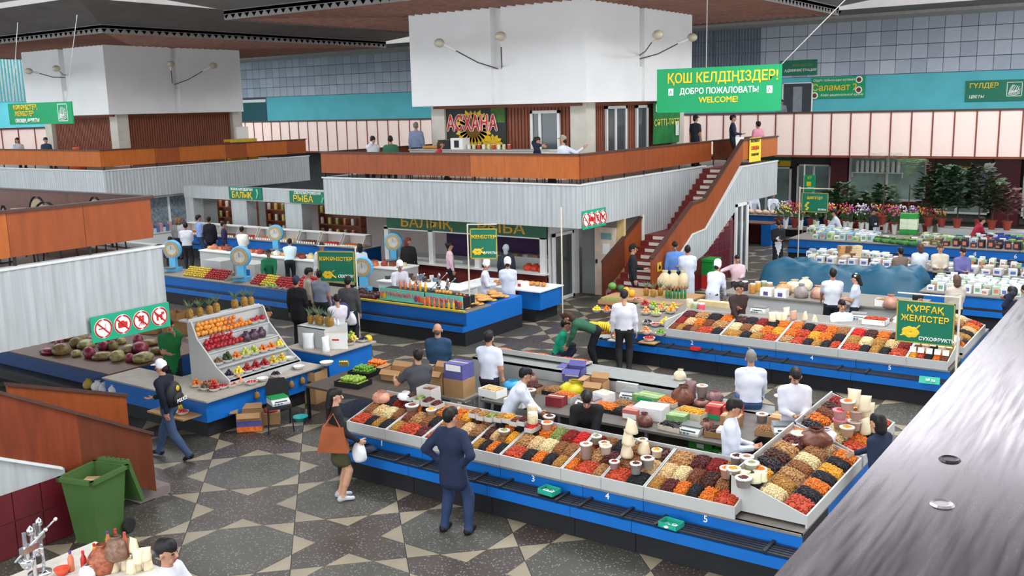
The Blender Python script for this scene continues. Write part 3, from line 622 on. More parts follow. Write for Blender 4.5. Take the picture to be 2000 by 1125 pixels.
# signs in the distance on the right
p = at(1578, 470, 0)
o = thing('pole_sign', 'dark green herbs sign on a frame behind the tarpaulin stall', 'sign', (-11.55, 34.6, 0))
MB().tube([(0, 0, 0), (0, 0, 2.75)], .022, 6).build('pole', MATS['cream_pole'], o); MB().tube([(0, 0, 2.7), (1.2, 0, 2.7)], .018, 6).build('cross_bar', MATS['cream_pole'], o)
MB().box(.08, -.02, 1.86, 1.02, .02, 2.55).build('sign_board', M_GREEND, o); text('lettering', 'ШӨПТЕР', .13, B, o, (.55, -.026, 2.36), bold=.03); text('lettering', 'ЗЕЛЕНЬ', .08, Wt, o, (.82, -.026, 1.96), bold=.03)
bb = MB()
for (a, b_, c, d) in ((.08, 1.86, 1.02, 1.88), (.08, 2.53, 1.02, 2.55), (.08, 1.86, .1, 2.55), (1.0, 1.86, 1.02, 2.55)): bb.box(a, -.028, b_, c, -.02, d)
bb.build('border_strip', MATS['sign_border'], o)
g = MB()
for k in range(5): g.ball((.27+.04*math.sin(k*2), -.024, 1.95+.06*k), (.05, .006, .035), 6, 4)
g.build('produce_emblem', B, o)
o, W, H = board('hanging_sign', 'small bright green sign hanging before the far shop doors', -13.35, -12.9, 2.05, 2.72, 40.5, M_GREEN); txt(o, 'ЕТ', .14, B, 0, .55, bold=.03); txt(o, 'МЯСО', .09, Wt, .06, .14, bold=.02)
MB().box(-.12, -.01, .22, .06, 0, .4).build('produce_emblem', B, o); MB().tube([(-.2, .02, .67), (-.2, .02, 1.1)], .008, 4).build('wire', M_WIRE, o); MB().tube([(.2, .02, .67), (.2, .02, 1.1)], .008, 4).build('wire', M_WIRE, o); MB().tube([(-.25, .04, -2.05), (-.25, .04, 1.1), (.25, .04, 1.1)], .02, 6).build('pole', MATS['cream_pole'], o)
o = thing('notice_poster', 'yellow notice poster taped to the stair rail at the top landing', 'poster', (-12.5, 32.1, 3.75))
MB().box(0, 0, 0, .015, 1.05, .82).build('poster_sheet', mat('poster_yellow', (232, 210, 60), .6, var=.04), o)
text('lettering', 'КӨТЕРМЕЛЕУ', .12, mat('print_black', (40, 36, 30), .6, var=0), o, (.02, .5, .70), rot=RYX); text('lettering', 'СКИДКА', .17, M_SRED, o, (.02, .5, .46), rot=RYX, bold=.03); text('lettering', 'СКИДКАЛАР', .11, MATS['print_black'], o, (.02, .5, .24), rot=RYX)
o = thing('warning_plate', 'small yellow arrow plate on the stair rail above the foot of the stairs', 'sign', (-12.51, 25.2, 1.02)); MB().box(0, 0, 0, .012, .26, .26).build('plate', mat('plate_yellow', (226, 180, 40), .5), o); MB().prism([(.06, .1), (.14, .2), (.14, .15), (.2, .15), (.2, .06), (.14, .06), (.14, .03)], 'x', .012, .02).build('arrow', M_BLK, o)
# ------------------------------------------------------------------ stalls
M_BLUE = mat('stall_blue', (10, 102, 184), .45, var=.08, scale=2.5, spec=.4)
M_PLINTH = mat('stall_black_plinth', (28, 29, 33), .6, var=.15, scale=3)
M_RACK = mat('rack_bar_black', (34, 36, 42), .5, var=.1)
M_TRAY = mat('tray_grey_white', (182, 183, 180), .55, var=.04, scale=2)
M_TRAYB = mat('tray_bed', (150, 140, 126), .7, var=.1)
M_WTOP = mat('worktop_grey', (128, 122, 114), .55, var=.08)
M_CARD = mat('cardboard', (166, 128, 88), .85, var=.08, scale=4)
M_STEEL = mat('brushed_steel', (176, 178, 180), .3, .8, var=.05)
def ordn(k): return '%d%s' % (k, 'th' if 10 < k % 100 < 14 else {1: 'st', 2: 'nd', 3: 'rd'}.get(k % 10, 'th'))
def counter(label, x0, y0, L, D=1.25, rotz=0, num=None, numx=None, rack=True, top=.68, group=None):
    o = thing('market_counter', label, 'counter', (x0, y0, 0), rotz, group); e = .004
    MB().box(e, 0, 0, L-e, D, .32).build('plinth', M_PLINTH, o); MB().box(e, .22, .32, L-e, .26, top).build('upper_panel', M_BLUE, o)
    MB().box(e, .26, .32, L-e, D, top-.03).build('carcass', M_PLINTH, o); MB().box(e, .2, top-.03, L-e, D, top).build('worktop', M_WTOP, o)
    if rack:
        MB().box(e, -.12, .33, L-e, .22, .47).build('bench_front', M_BLUE, o)
        for k in range(5): MB().box(e, -.1+k*.062, .485, L-e, -.06+k*.062, .505).build('rack_bar', M_RACK, o)
        for f in (.16, .84): MB().box(f*L-.02, -.13, .505, f*L+.02, .22, .53).build('rack_bracket', M_RACK, o)
    if num: text('numeral', num, .13, M_SW, o, (numx if numx else L*.5, .215, .59), bold=.01)
    return o
# --- heaps of dried fruit and nuts
FOOD = {'ra': ('red dried apricot', (176, 62, 34), .024, .6), 'oa': ('orange dried apricot', (206, 108, 30), .022, .65), 'bk': ('black raisin', (34, 32, 36), .012, .9), 'gd': ('golden raisin', (168, 122, 56), .013, .9),
        'wn': ('tan walnut', (170, 126, 80), .021, .8), 'al': ('brown almond', (140, 90, 54), .014, .7), 'cs': ('pale cashew', (206, 174, 126), .017, .7), 'cr': ('cream peanut', (214, 196, 148), .013, .8),
        'dt': ('dark brown date', (74, 42, 34), .02, .7), 'br': ('deep red barberry', (134, 36, 30), .012, .9), 'hz': ('hazelnut', (150, 104, 64), .014, 1), 'pr': ('black prune', (44, 36, 42), .022, .7),
        'mr': ('maroon cherry', (88, 36, 36), .017, .9), 'yl': ('yellow dried mango', (214, 150, 40), .018, .5), 'ck': ('reddish brown nut', (118, 64, 42), .014, .9), 'rd': ('bright red candied fruit', (196, 40, 34), .016, .9), 'gn': ('green candied fruit', (128, 138, 76), .015, .8)}
CELL = (.27, .34, .075); HEAPS = {}
def heap_mesh(kind, w, d, H, seed=0, name='heap'):
    desc, rgb, r, fl = FOOD[kind]; rg = np.random.default_rng(abs(hash(kind)) % 1000+seed if False else sum(map(ord, kind))*7+seed)
    m = mat('food_'+kind, rgb, .62, var=.34, scale=55, spec=.3)
    def hgt(x, y): return H*(1-np.abs(2*x/w)**4.5)**.8*(1-np.abs(2*y/d)**4.5)**.8
    mb = MB(); N = 6; 
    for i in range(N+1):
        for j in range(N+1):
            x, y = w*(i/N-.5), d*(j/N-.5); mb.v.append((x, y, float(hgt(x*.999, y*.999))))
    for i in range(N):
        for j in range(N): a = i*(N+1)+j; mb.f.append((a, a+N+1, a+N+2, a+1)); mb.m.append(0)
    n = int(w*d/(r*r*2.0)); pts = np.stack([rg.uniform(-.49, .49, n)*w, rg.uniform(-.49, .49, n)*d], 1)
    for (x, y) in pts:
        z = float(hgt(x, y))+r*fl*.25; a = rg.uniform(0, math.pi); s = rg.uniform(.8, 1.2); rx, ry, rz = r*1.2*s, r*.85*s, r*fl*s
        c, q = math.cos(a), math.sin(a); t1, t2 = rg.uniform(-.4, .4, 2)
        base = [(rx, 0, rx*t1), (0, ry, ry*t2), (-rx, 0, -rx*t1), (0, -ry, -ry*t2), (0, 0, rz), (0, 0, -rz)]
        mb.add([(x+u*c-v*q, y+u*q+v*c, z+ww) for (u, v, ww) in base], [(0, 1, 4), (1, 2, 4), (2, 3, 4), (3, 0, 4), (1, 0, 5), (2, 1, 5), (3, 2, 5), (0, 3, 5)])
    me = mb.mesh(name, m, smooth=True); return me
def heap(kind, pos, w, d, rotz, slope, label, group=None, H=None, seed=None):
    k = (kind, random.randint(0, 1) if seed is None else seed)
    if k not in HEAPS: HEAPS[k] = heap_mesh(kind, *CELL, seed=k[1])
    o = link('heap', HEAPS[k], None, pos); o.rotation_euler = (slope, 0, rotz); o.scale = (w/CELL[0], d/CELL[1], (H or CELL[2])/CELL[2])
    tag(o, label, 'dried fruit' if kind in ('ra', 'oa', 'bk', 'gd', 'dt', 'br', 'pr', 'mr', 'yl', 'rd', 'gn') else 'nuts', group, 'stuff'); return o
CNT = {}
def tray(label, x0, y0, L, rotz, rows, stall, D=1.0, z0=.68, zf=.845, rise=.24, depths=None, ends=True):
    """a white display tray; rows: list of rows front to back, each a list of (kind, weight)"""
    o = thing('display_tray', label, 'display tray', (x0, y0, 0), rotz); sl = math.atan2(rise, D); e = .003
    MB().box(e, 0, z0, L-e, .025, zf).build('front_board', M_TRAY, o)
    for x in (e, L-e-.02): MB().prism([(.025, z0+.045), (D, z0+.045), (D, zf+rise), (.025, zf)], 'x', x, x+.02).build('side_board', M_TRAY, o)
    MB().box(e, D-.02, z0+.045, L-e, D, zf+rise+.02).build('back_board', M_TRAY, o)
    MB().prism([(.025, zf-.06), (D-.02, zf+rise-.05), (D-.02, z0+.05), (.025, z0+.045)], 'x', .025, L-.025).build('bed', M_TRAYB, o)
    dp = depths or [1/len(rows)]*len(rows); y = .03; c, s = math.cos(rotz), math.sin(rotz)
    for ri, (row, f) in enumerate(zip(rows, dp)):
        d = (D-.06)*f; tot = sum(wt for _, wt in row); x = .025
        for kd, wt in row:
            w = (L-.05)*wt/tot; cx, cy = x+w/2, y+d/2; z = zf-.055+rise*(cy/D)
            key = (stall, ri); CNT[key] = CNT.get(key, 0)+1; rn = ('front', 'second', 'third', 'back')[ri]
            heap(kd, (x0+cx*c-cy*s, y0+cx*s+cy*c, z), w*.985, d*1.0, rotz, sl, '%s heap, %s in the %s row of the %s' % (FOOD[kd][0], ordn(CNT[key]), rn, stall), H=.068 if ri == 0 else .078)
            x += w
        y += d
    return o
def R(s): return [(q.rstrip('0123456789.'), float(q.lstrip('abcdefghijklmnopqrstuvwxyz') or 1)) for q in s.split()]
# near stall, long front
S1 = [(-11.05, -9.42, '1'), (-9.42, -7.94, None), (-7.94, -6.55, '3'), (-6.55, -5.62, '4'), (-5.62, -3.5, '5')]
for k, (a, b, nm) in enumerate(S1):
    nx = {'1': aty(745, 863, 10.93)[0], '3': aty(1041, 933, 10.93)[0], '4': aty(1186, 968, 10.93)[0], '5': aty(1378, 1013, 10.93)[0]}.get(nm)
    counter(['blue counter section numbered 1 at the left end of the near stall', 'blue counter section behind the man in the navy suit', 'blue counter section with a teal basket painted 3, near stall', 'short blue counter section painted 4 in the middle of the near stall', 'blue counter section painted 5 at the right end of the near stall'][k], a, 10.72, b-a, num=nm, numx=(nx-a) if nx else None)
N1 = 'near stall'
tray('white tray of dried fruit beside the woman with the tan bag', -10.99, 10.92, .84, 0, [R('ra2 bk gd bk1.2'), R('al cs1.2 cr al'), R('oa bk1 br mr1.3')], N1)
tray('white tray between the brown bag woman and the suited man', -10.15, 10.92, .75, 0, [R('gd ra2.2 mr1.2'), R('ck wn1.5 al bk'), R('oa pr wn1.5 oa1.4')], N1)
tray('white tray of dried fruit hidden partly by the navy suit', -9.40, 10.92, .86, 0, [R('ra2 bk gd bk'), R('hz al cs hz'), R('oa yl dt hz')], N1)
tray('white tray right of the navy suit, dark and orange heaps in front', -8.54, 10.92, .60, 0, [R('gd bk oa bk'), R('dt cs hz yl'), R('pr oa bk')], N1)
tray('white tray before the vendor in black, with a big red heap', -7.94, 10.92, 1.05, 0, [R('ra1.7 bk oa bk gd'), R('wn1.2 cs1 cr1.3 al hz'), R('dt oa gn br rd')], N1)
tray('small white tray with orange and red heaps beside section 4', -6.89, 10.92, .64, 0, [R('oa ra2 wn'), R('hz wn mr'), R('br al bk')], N1)
tray('white tray with one red and one wide black heap', -6.25, 10.92, .64, 0, [R('ra1.3 bk1.2'), R('al2 cs'), R('hz dt')], N1)
tray('long white tray at the right end of the near front', -5.61, 10.92, 1.27, 0, [R('gd mr oa bk oa1.2 ra1.6'), R('cs cr ck dt hz bk'), R('wn1.4 mr br hz pr')], N1)
# near stall, right end and back
tray('white end tray facing right with the big red heap at its low corner', -3.5, 11.12, 2.35, math.pi/2, [R('ra1.4 bk oa bk yl bk oa'), R('cr gd wn al cr hz cs'), R('bk yl pr dt wn mr oa')], 'right end trays', D=1.0, rise=.33)
tray('far white end tray facing right beside the stacked tubs', -3.5, 13.55, 1.75, math.pi/2, [R('ra oa bk gd ra'), R('cs cr hz oa yl'), R('pr oa ck dt br')], 'right end trays', D=1.0, rise=.33)
o = thing('market_counter', 'blue end counter under the right-hand trays of the near stall', 'counter', (-4.6, 11.98, 0)); MB().box(0, 0, 0, 1.05, 3.3, .3).build('plinth', M_PLINTH, o); MB().box(0, 0, .3, 1.07, 3.3, .66).build('carcass', M_BLUE, o); MB().box(0, 0, .66, 1.1, 3.3, .68).build('worktop', M_WTOP, o)
M_BACKT = mat('back_top_grey', (132, 134, 132), .6, var=.08)
M_BACKB = mat('back_board_grey', (172, 174, 172), .55, var=.05, scale=1.5)
o = thing('back_counter', 'grey back counter of the near stall, taller left half', 'counter', (-11.3, 14.75, 0)); MB().box(0, 0, 0, 4.3, .06, 1.0).build('inner_board', M_BACKB, o); MB().box(0, 0, .97, 4.3, .74, 1.0).build('worktop', M_BACKT, o); MB().box(0, .66, 0, 4.3, .7, .97).build('outer_board', M_BLUE, o); MB().box(2.1, -.005, .02, 2.12, 0, .97).build('joint', M_GROOVE, o)
o = thing('back_counter', 'grey back counter of the near stall, lower right half', 'counter', (-6.95, 14.75, 0)); MB().box(0, 0, 0, 2.4, .06, .80).build('inner_board', M_BACKB, o); MB().box(0, 0, .77, 2.4, .52, .80).build('worktop', M_BACKT, o); MB().box(0, .44, 0, 2.4, .48, .77).build('outer_board', M_BLUE, o); MB().box(1.3, -.005, .02, 1.32, 0, .77).build('joint', M_GROOVE, o)
tray('narrow tray of orange heaps on the back counter of the near stall', -9.0, 15.45, 2.1, math.pi, [R('oa ra mr oa ra dt oa'), ], 'back counter of the near stall', D=.3, z0=1.0, zf=1.06, rise=.06)
# inner table of the near stall
o = thing('work_table', 'long metal work table inside the near stall, crowded with boxes', 'table', (-9.9, 13.1, 0))
MB().box(0, 0, .76, 4.8, 1.62, .80).build('table_top', mat('dark_table_top', (92, 86, 80), .6, var=.15), o); MB().box(.1, .1, .25, 4.7, 1.52, .28).build('lower_shelf', M_WTOP, o)
for x in (.05, 1.6, 3.2, 4.75):
    for y in (.05, 1.57): MB().box(x-.025, y-.025, 0, x+.025, y+.025, .76).build('leg', M_STEEL, o)
# second stall
S2x = [(-11.2, -9.45, None, None), (-9.45, -8.1, '2', aty(1352, 671, 19.45)[0]), (-8.1, -6.9, '3', aty(1464, 684, 19.45)[0]), (-6.9, -5.25, '4', aty(1586, 700, 19.45)[0]), (-5.25, -3.5, '5', aty(1738, 720, 19.45)[0])]
for (a, b, nm, nx) in S2x:
    counter({None: 'blue counter section under the fresh fruit of the second stall', '2': 'blue counter section behind the red dish, second stall, painted 2', '3': 'blue counter below the man in dark brown, second stall, painted 3', '4': 'blue counter below the yellow tagged tray, second stall, painted 4', '5': 'blue counter below the price cards, second stall, painted 5'}[nm], a, 19.22, b-a, num=nm, numx=(nx-a) if nx else None)
N2 = 'second stall'
tray('leftmost white tray of the second stall beside the fruit bowls', -9.43, 19.43, 1.28, 0, [R('ck gd mr al ra2 bk1.4'), R('br cs oa ck wn1.6'), R('mr wn bk oa')], N2, D=1.1)
tray('white tray of the second stall before the man in dark brown', -8.15, 19.43, 1.25, 0, [R('gd2 bk1.2 gd1.4 ra1.8'), R('cr al cs oa yl'), R('dt pr br bk oa')], N2, D=1.1)
tray('white tray of the second stall with small yellow tags', -6.9, 19.43, 1.29, 0, [R('wn1.4 ra1.2 bk gd bk ra'), R('oa ra yl oa bk'), R('oa bk ra oa hz')], N2, D=1.1)
tray('white tray of the second stall with a large red-orange heap', -5.61, 19.43, 1.31, 0, [R('ra1.8 bk gd bk ra1.7'), R('gd cr gd cs br'), R('rd dt oa dt wn')], N2, D=1.1)
tray('white tray with rows of printed price cards at the second stall end', -4.30, 19.43, .76, 0, [R('yl ra bk oa ck'), R('al cs bk cr gd'), R('hz gd al bk cr')], N2, D=1.1)
cm = MB().cbox((0, 0, .03), (.115, .004, .11)).mesh('price_card', M_SW); pm_ = None
for k in range(5):
    for r in range(3):
        x, y = -4.24+k*.15+.02, 19.58+r*.32; z = .95+.08*r
        c = link('price_card', cm, None, (x, y, z)); c.rotation_euler = (-.35, 0, 0); tag(c, 'white price card, %s of its row in the %s row of price cards' % (ordn(k+1), ('front', 'middle', 'back')[r]), 'price card', 'price cards at the second stall end')
tray('end tray of the second stall facing right', -3.5, 20.75, 2.4, math.pi/2, [R('oa dt gd bk cs oa ra'), R('wn ck al bk hz wn cr'), R('dt wn al ck dt gd oa')], 'second stall end trays', D=1.0, rise=.3)
o = thing('market_counter', 'blue end counter of the second stall under the right trays', 'counter', (-4.6, 20.5, 0)); MB().box(0, 0, 0, 1.05, 3.0, .3).build('plinth', M_PLINTH, o); MB().box(0, 0, .3, 1.1, 3.0, .66).build('carcass', M_BLUE, o); MB().box(0, 0, .66, 1.12, 3, .68).build('worktop', M_WTOP, o)
o = thing('work_table', 'white work table inside the second stall', 'table', (-10.0, 23.85, 0)); MB().box(0, 0, .82, 4.9, 1.55, .86).build('table_top', M_WTOP, o); MB().box(.05, .05, 0, 4.85, 1.5, .82).build('table_body', M_TRAY, o)
o = thing('rear_shelf', 'grey shelf behind the trays of the second stall', 'shelf', (-9.6, 20.56, 0)); MB().box(0, 0, .94, 4.95, 1.3, .98).build('shelf_board', M_WTOP, o); MB().box(.05, .05, 0, 4.9, 1.25, .94).build('shelf_body', M_PLINTH, o)
o = thing('crate_table', 'low table under the melons at the back of the fruit corner', 'table', (-12.3, 21.55, 0)); MB().box(0, 0, .88, 2.2, 1.6, .92).build('table_top', M_CARD, o); MB().box(.05, .6, 0, 2.15, 1.55, .88).build('table_body', M_WTOP, o)
# middle row of stalls
def blue_stall(label, x0, y0, L, D, end=True, top=.86):
    o = thing('market_counter', label, 'counter', (x0, y0, 0)); MB().box(0, .1, 0, L, D, .36).build('plinth', M_PLINTH, o); MB().box(0, 0, .36, L, D, .50).build('bench_front', M_BLUE, o); MB().box(0, .02, .50, L, .06, .56).build('rack_bar', M_RACK, o)
    MB().box(0, .16, .50, L, D, top-.03).build('upper_panel', M_BLUE, o); MB().box(-.01, .1, top-.03, L+.01, D, top).build('worktop', M_WTOP, o); return o
blue_stall('blue counter under the apple pyramids of the middle row', -27.5, 18.5, 9.0, 1.2); 
o = blue_stall('blue counter under the juice bottles and flat breads', -18.3, 18.5, 3.85, 1.2); MB().box(0, .06, .86, 3.85, .12, .9).build('yellow_edge', mat('yellow_edge', (206, 182, 50), .5), o); MB().box(3.1, 1.2, 0, 3.85, 2.6, .36).build('plinth', M_PLINTH, o); MB().box(3.15, 1.2, .36, 3.85, 2.6, .86).build('upper_panel', M_BLUE, o)
o = thing('bread_table', 'bread table with white cloth, red side and blue end', 'table', (-17.0, 21.75, 0)); MB().box(0, 0, 0, 2.55, 1.1, .34).build('plinth', M_PLINTH, o); MB().box(2.0, 0, .34, 2.7, 1.1, .84).build('end_panel', M_BLUE, o); MB().box(.3, -.02, .0, 2.0, 1.1, .82).build('side_panel', mat('dark_red_panel', (104, 26, 24), .5, var=.15), o)
mb = MB().box(-.05, -.08, .84, 2.75, 1.15, .87); mb.box(-.05, -.09, .62, 1.9, -.07, .87); mb.build('tablecloth', mat('white_cloth', (226, 226, 226), .8), o)
# left stall with stepped display
o = thing('market_counter', 'blue corner counter under the stepped white fruit display', 'counter', (-17.4, 10.72, 0)); MB().box(0, .08, 0, 3.0, .7, .3).build('plinth', M_PLINTH, o); MB().box(0, 0, .3, 3.1, .75, .70).build('upper_panel', M_BLUE, o); MB().box(-.02, -.05, .70, 3.2, .8, .73).build('worktop', mat('pale_worktop', (168, 158, 146), .5), o); MB().box(1.45, .7, 0, 3.0, 2.75, .3).build('plinth', M_PLINTH, o); MB().box(1.4, .75, .3, 3.1, 2.8, .70).build('upper_panel', M_BLUE, o); MB().box(1.35, .8, .70, 3.2, 2.85, .73).build('worktop', mat('pale_worktop', (190, 182, 170), .5), o)
MB().box(1.9, -.4, .42, 2.95, 0, .45).build('side_shelf', M_CARD, o)
o = thing('stepped_display', 'white stepped wooden display stand of fresh fruit', 'display stand', (-14.55, 11.5, .73)); Ld = 1.75
for (xa, xb, z) in ((-.38, 0, .14), (-.62, -.3, .36), (-.88, -.58, .60), (-1.1, -.84, .84)): MB().box(xa, 0, z-.03, xb, Ld, z).build('shelf_board', M_TRAY, o)
for (xa, z0, z1) in ((0, 0, .14), (-.36, .14, .36), (-.6, .36, .60), (-.86, .6, .84), (-1.1, .84, 1.2)): MB().box(xa-.02, 0, z0, xa, Ld, z1).build('riser_board', M_TRAY, o)
MB().prism([(-1.12, 0), (0, 0), (0, .14), (-.36, .36), (-.6, .6), (-.86, .84), (-1.0, 1.16), (-1.12, 1.16)], 'y', -.03, 0).build('side_panel', M_TRAY, o); MB().prism([(-1.12, 0), (0, 0), (0, .14), (-.36, .36), (-.6, .6), (-.86, .84), (-1.0, 1.16), (-1.12, 1.16)], 'y', Ld, Ld+.03).build('side_panel', M_TRAY, o)
MB().box(-1.35, -.05, 1.14, -1.05, Ld+.05, 1.17).build('top_board', M_TRAY, o)
o = thing('market_counter', 'blue counter under the second fruit display with plastic bags', 'counter', (-15.7, 13.95, 0)); MB().box(0, .05, 0, 1.2, 1.25, .25).build('plinth', M_PLINTH, o); MB().box(0, 0, .25, 1.25, 1.3, .82).build('upper_panel', M_BLUE, o); MB().box(-.03, -.05, .82, 1.35, 1.35, .85).build('worktop', MATS['pale_worktop'], o)
MB().box(.1, .25, .85, .9, .28, 1.28).build('display_back', M_TRAY, o); MB().box(.1, .25, 1.26, .9, .95, 1.29).build('display_shelf', M_TRAY, o); MB().box(.86, .28, .85, .9, .95, 1.26).build('display_side', M_TRAY, o)
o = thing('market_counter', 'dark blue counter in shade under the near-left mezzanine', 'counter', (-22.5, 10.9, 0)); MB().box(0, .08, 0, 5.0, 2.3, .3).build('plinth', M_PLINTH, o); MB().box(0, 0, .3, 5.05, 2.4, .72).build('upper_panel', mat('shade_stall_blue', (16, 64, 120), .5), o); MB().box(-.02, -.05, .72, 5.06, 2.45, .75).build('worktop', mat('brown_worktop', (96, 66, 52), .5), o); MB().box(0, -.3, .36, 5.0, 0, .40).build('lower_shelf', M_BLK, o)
# ------------------------------------------------------------------ people: one continuous surface grown from a posed skeleton
SKIN, HAIR, TOP, BOT, SHOE, HAT, DARK, LIP, APR = range(9)
def surf(prims, h, k=.03, pad=.05):
    """surface nets over a smooth union of tapered capsules; prims: (a, b, ra, rb, label, flat_dir, flat)"""
    A = np.array([p[0] for p in prims]); B = np.array([p[1] for p in prims]); R = np.array([max(p[2], p[3]) for p in prims])
    lo = np.minimum(A, B)-R[:, None]-pad; hi = np.maximum(A, B)+R[:, None]+pad; lo = lo.min(0); hi = hi.max(0)
    n = np.ceil((hi-lo)/h).astype(int)+1
    g = [lo[i]+h*np.arange(n[i]) for i in range(3)]
    Pt = np.stack(np.meshgrid(*g, indexing='ij'), -1).reshape(-1, 3).astype(np.float32)
    d = np.full(len(Pt), 9., np.float32)
    def dist(P, p):
        a, b, ra, rb = np.array(p[0], np.float32), np.array(p[1], np.float32), p[2], p[3]
        q = P-a; ab = b-a
        if p[5] is not None:
            f = np.array(p[5], np.float32); q = q+(p[6]-1)*np.outer(q@f, f); ab = ab+(p[6]-1)*(ab@f)*f
        t = np.clip(q@ab/max(ab@ab, 1e-9), 0, 1); return np.linalg.norm(q-t[:, None]*ab, axis=1)-(ra+(rb-ra)*t)
    for p in prims:
        m = max(p[2], p[3])+k*2+h*2; a0 = np.minimum(p[0], p[1])-m; b0 = np.maximum(p[0], p[1])+m
        sel = np.all((Pt >= a0) & (Pt <= b0), axis=1); idx = np.nonzero(sel)[0]
        e = dist(Pt[idx], p); c = d[idx]; hh = np.maximum(k-np.abs(c-e), 0)/k
        d[idx] = np.minimum(c, e)-hh*hh*k*.25
    D = d.reshape(n); s = D < 0
    cells = np.zeros(n-1, int); 
    for i in (0, 1):
        for j in (0, 1):
            for l in (0, 1): cells += s[i:n[0]-1+i, j:n[1]-1+j, l:n[2]-1+l]
    act = (cells > 0) & (cells < 8); vid = -np.ones(n-1, int); ci = np.argwhere(act); vid[act] = np.arange(len(ci))
    acc = np.zeros((len(ci), 3)); cnt = np.zeros(len(ci)); corners = [(i, j, l) for i in (0, 1) for j in (0, 1) for l in (0, 1)]
    for a in corners:
        for ax in range(3):
            if a[ax]: continue
            b = list(a); b[ax] = 1
            da = D[tuple((ci+a).T)]; db = D[tuple((ci+b).T)]; x = (da < 0) != (db < 0); t = np.where(x, da/(da-db+1e-12), 0)
            p = ci+np.array(a)+0.; p[:, ax] += t; acc += p*x[:, None]; cnt += x
    V = lo+h*acc/np.maximum(cnt, 1)[:, None]
    faces = []
    for ax in range(3):
        o1, o2 = [q for q in range(3) if q != ax]
        sl0 = [slice(None)]*3; sl1 = [slice(None)]*3; sl0[ax] = slice(0, -1); sl1[ax] = slice(1, None)
        x = s[tuple(sl0)] != s[tuple(sl1)]; e = np.argwhere(x); e = e[(e[:, o1] > 0) & (e[:, o2] > 0) & (e[:, o1] < n[o1]-1) & (e[:, o2] < n[o2]-1)]
        inside = s[tuple(e.T)]; q = []
        for (u, v) in ((-1, -1), (0, -1), (0, 0), (-1, 0)):
            c = e.copy(); c[:, o1] += u; c[:, o2] += v; q.append(vid[tuple(c.T)])
        q = np.stack(q, 1); flip = inside if ax != 1 else ~inside
        q[~flip] = q[~flip][:, ::-1]; faces.append(q)
    F = np.concatenate(faces); F = F[(F >= 0).all(1)]
    C = V[F].mean(1); best = np.full(len(C), 9.); lab = np.zeros(len(C), int)
    for p in prims:
        e = dist(C.astype(np.float32), p); m = e < best; best[m] = e[m]; lab[m] = p[4]
    return V, F, lab
def v3(*a): return np.array(a, float)
def cap(a, b, ra, rb, lab, fd=None, fl=1.): return (np.array(a, float), np.array(b, float), ra, rb, lab, fd, fl)
HEADS = {}
def head(style):
    """head local frame: origin at chin-neck joint, +Y forward, about 0.25 tall"""
    if style in HEADS: return HEADS[style]
    P = [cap((0, -.015, -.09), (0, -.005, .06), .058, .052, SKIN), cap((0, -.012, .135), (0, .005, .13), .092, .088, SKIN, (1, 0, 0), 1.2), cap((0, .03, .06), (0, .045, .04), .055, .04, SKIN),
         cap((0, .092, .115), (0, .108, .085), .011, .016, SKIN), cap((-.08, -.005, .105), (-.083, -.012, .075), .018, .012, SKIN), cap((.08, -.005, .105), (.083, -.012, .075), .018, .012, SKIN),
         cap((-.022, .083, .048), (.022, .083, .048), .010, .010, LIP), cap((-.038, .083, .112), (-.028, .086, .112), .0062, .0062, DARK), cap((.038, .083, .112), (.028, .086, .112), .0062, .0062, DARK),
         cap((-.046, .080, .143), (-.022, .087, .146), .004, .0045, HAIR), cap((.046, .080, .143), (.022, .087, .146), .004, .0045, HAIR)]
    hair = [cap((0, -.03, .155), (0, .02, .175), .100, .082, HAIR, (1, 0, 0), 1.15), cap((0, -.065, .10), (0, -.05, .15), .058, .07, HAIR)]
    if style in ('short', 'grey'): P += hair
    elif style == 'bald': P += [cap((0, -.07, .08), (0, -.06, .10), .056, .05, HAIR)]
    elif style == 'long': P += hair+[cap((0, -.07, .14), (0, -.11, -.05), .085, .075, HAIR, (0, 1, 0), 1.25), cap((0, -.11, -.05), (0, -.125, -.26), .075, .05, HAIR, (0, 1, 0), 1.3)]
    elif style == 'bob': P += hair+[cap((0, -.055, .13), (0, -.06, .02), .092, .085, HAIR)]
    elif style == 'bun': P += hair+[cap((0, -.11, .18), (0, -.12, .19), .05, .045, HAIR)]
    elif style == 'cap': P += [cap((0, -.065, .09), (0, -.05, .14), .058, .06, HAIR), cap((0, -.01, .165), (0, .005, .185), .101, .085, HAT, (1, 0, 0), 1.12), cap((-.03, .11, .165), (.03, .11, .165), .04, .04, HAT, (0, 0, 1), 3.0), cap((-.02, .15, .158), (.02, .15, .158), .035, .035, HAT, (0, 0, 1), 3.5)]
    elif style == 'chef': P += [cap((0, -.065, .09), (0, -.05, .12), .058, .06, HAIR), cap((0, -.01, .165), (0, -.015, .225), .102, .10, HAT)]
    elif style == 'scarf': P += [cap((0, -.03, .14), (0, .0, .165), .103, .092, HAT), cap((0, -.06, .08), (0, -.06, -.02), .07, .06, HAT), cap((0, .01, -.02), (0, .02, -.04), .06, .06, HAT)]
    elif style == 'band': P += hair+[cap((-.085, .0, .20), (.085, .0, .20), .022, .022, HAT), cap((0, -.0, .235), (0, -.01, .24), .03, .03, HAT), cap((0, -.08, .12), (0, -.14, -.02), .06, .05, HAIR)]
    HEADS[style] = surf(P, .0078, .016, .02); return HEADS[style]
HANDS = {}
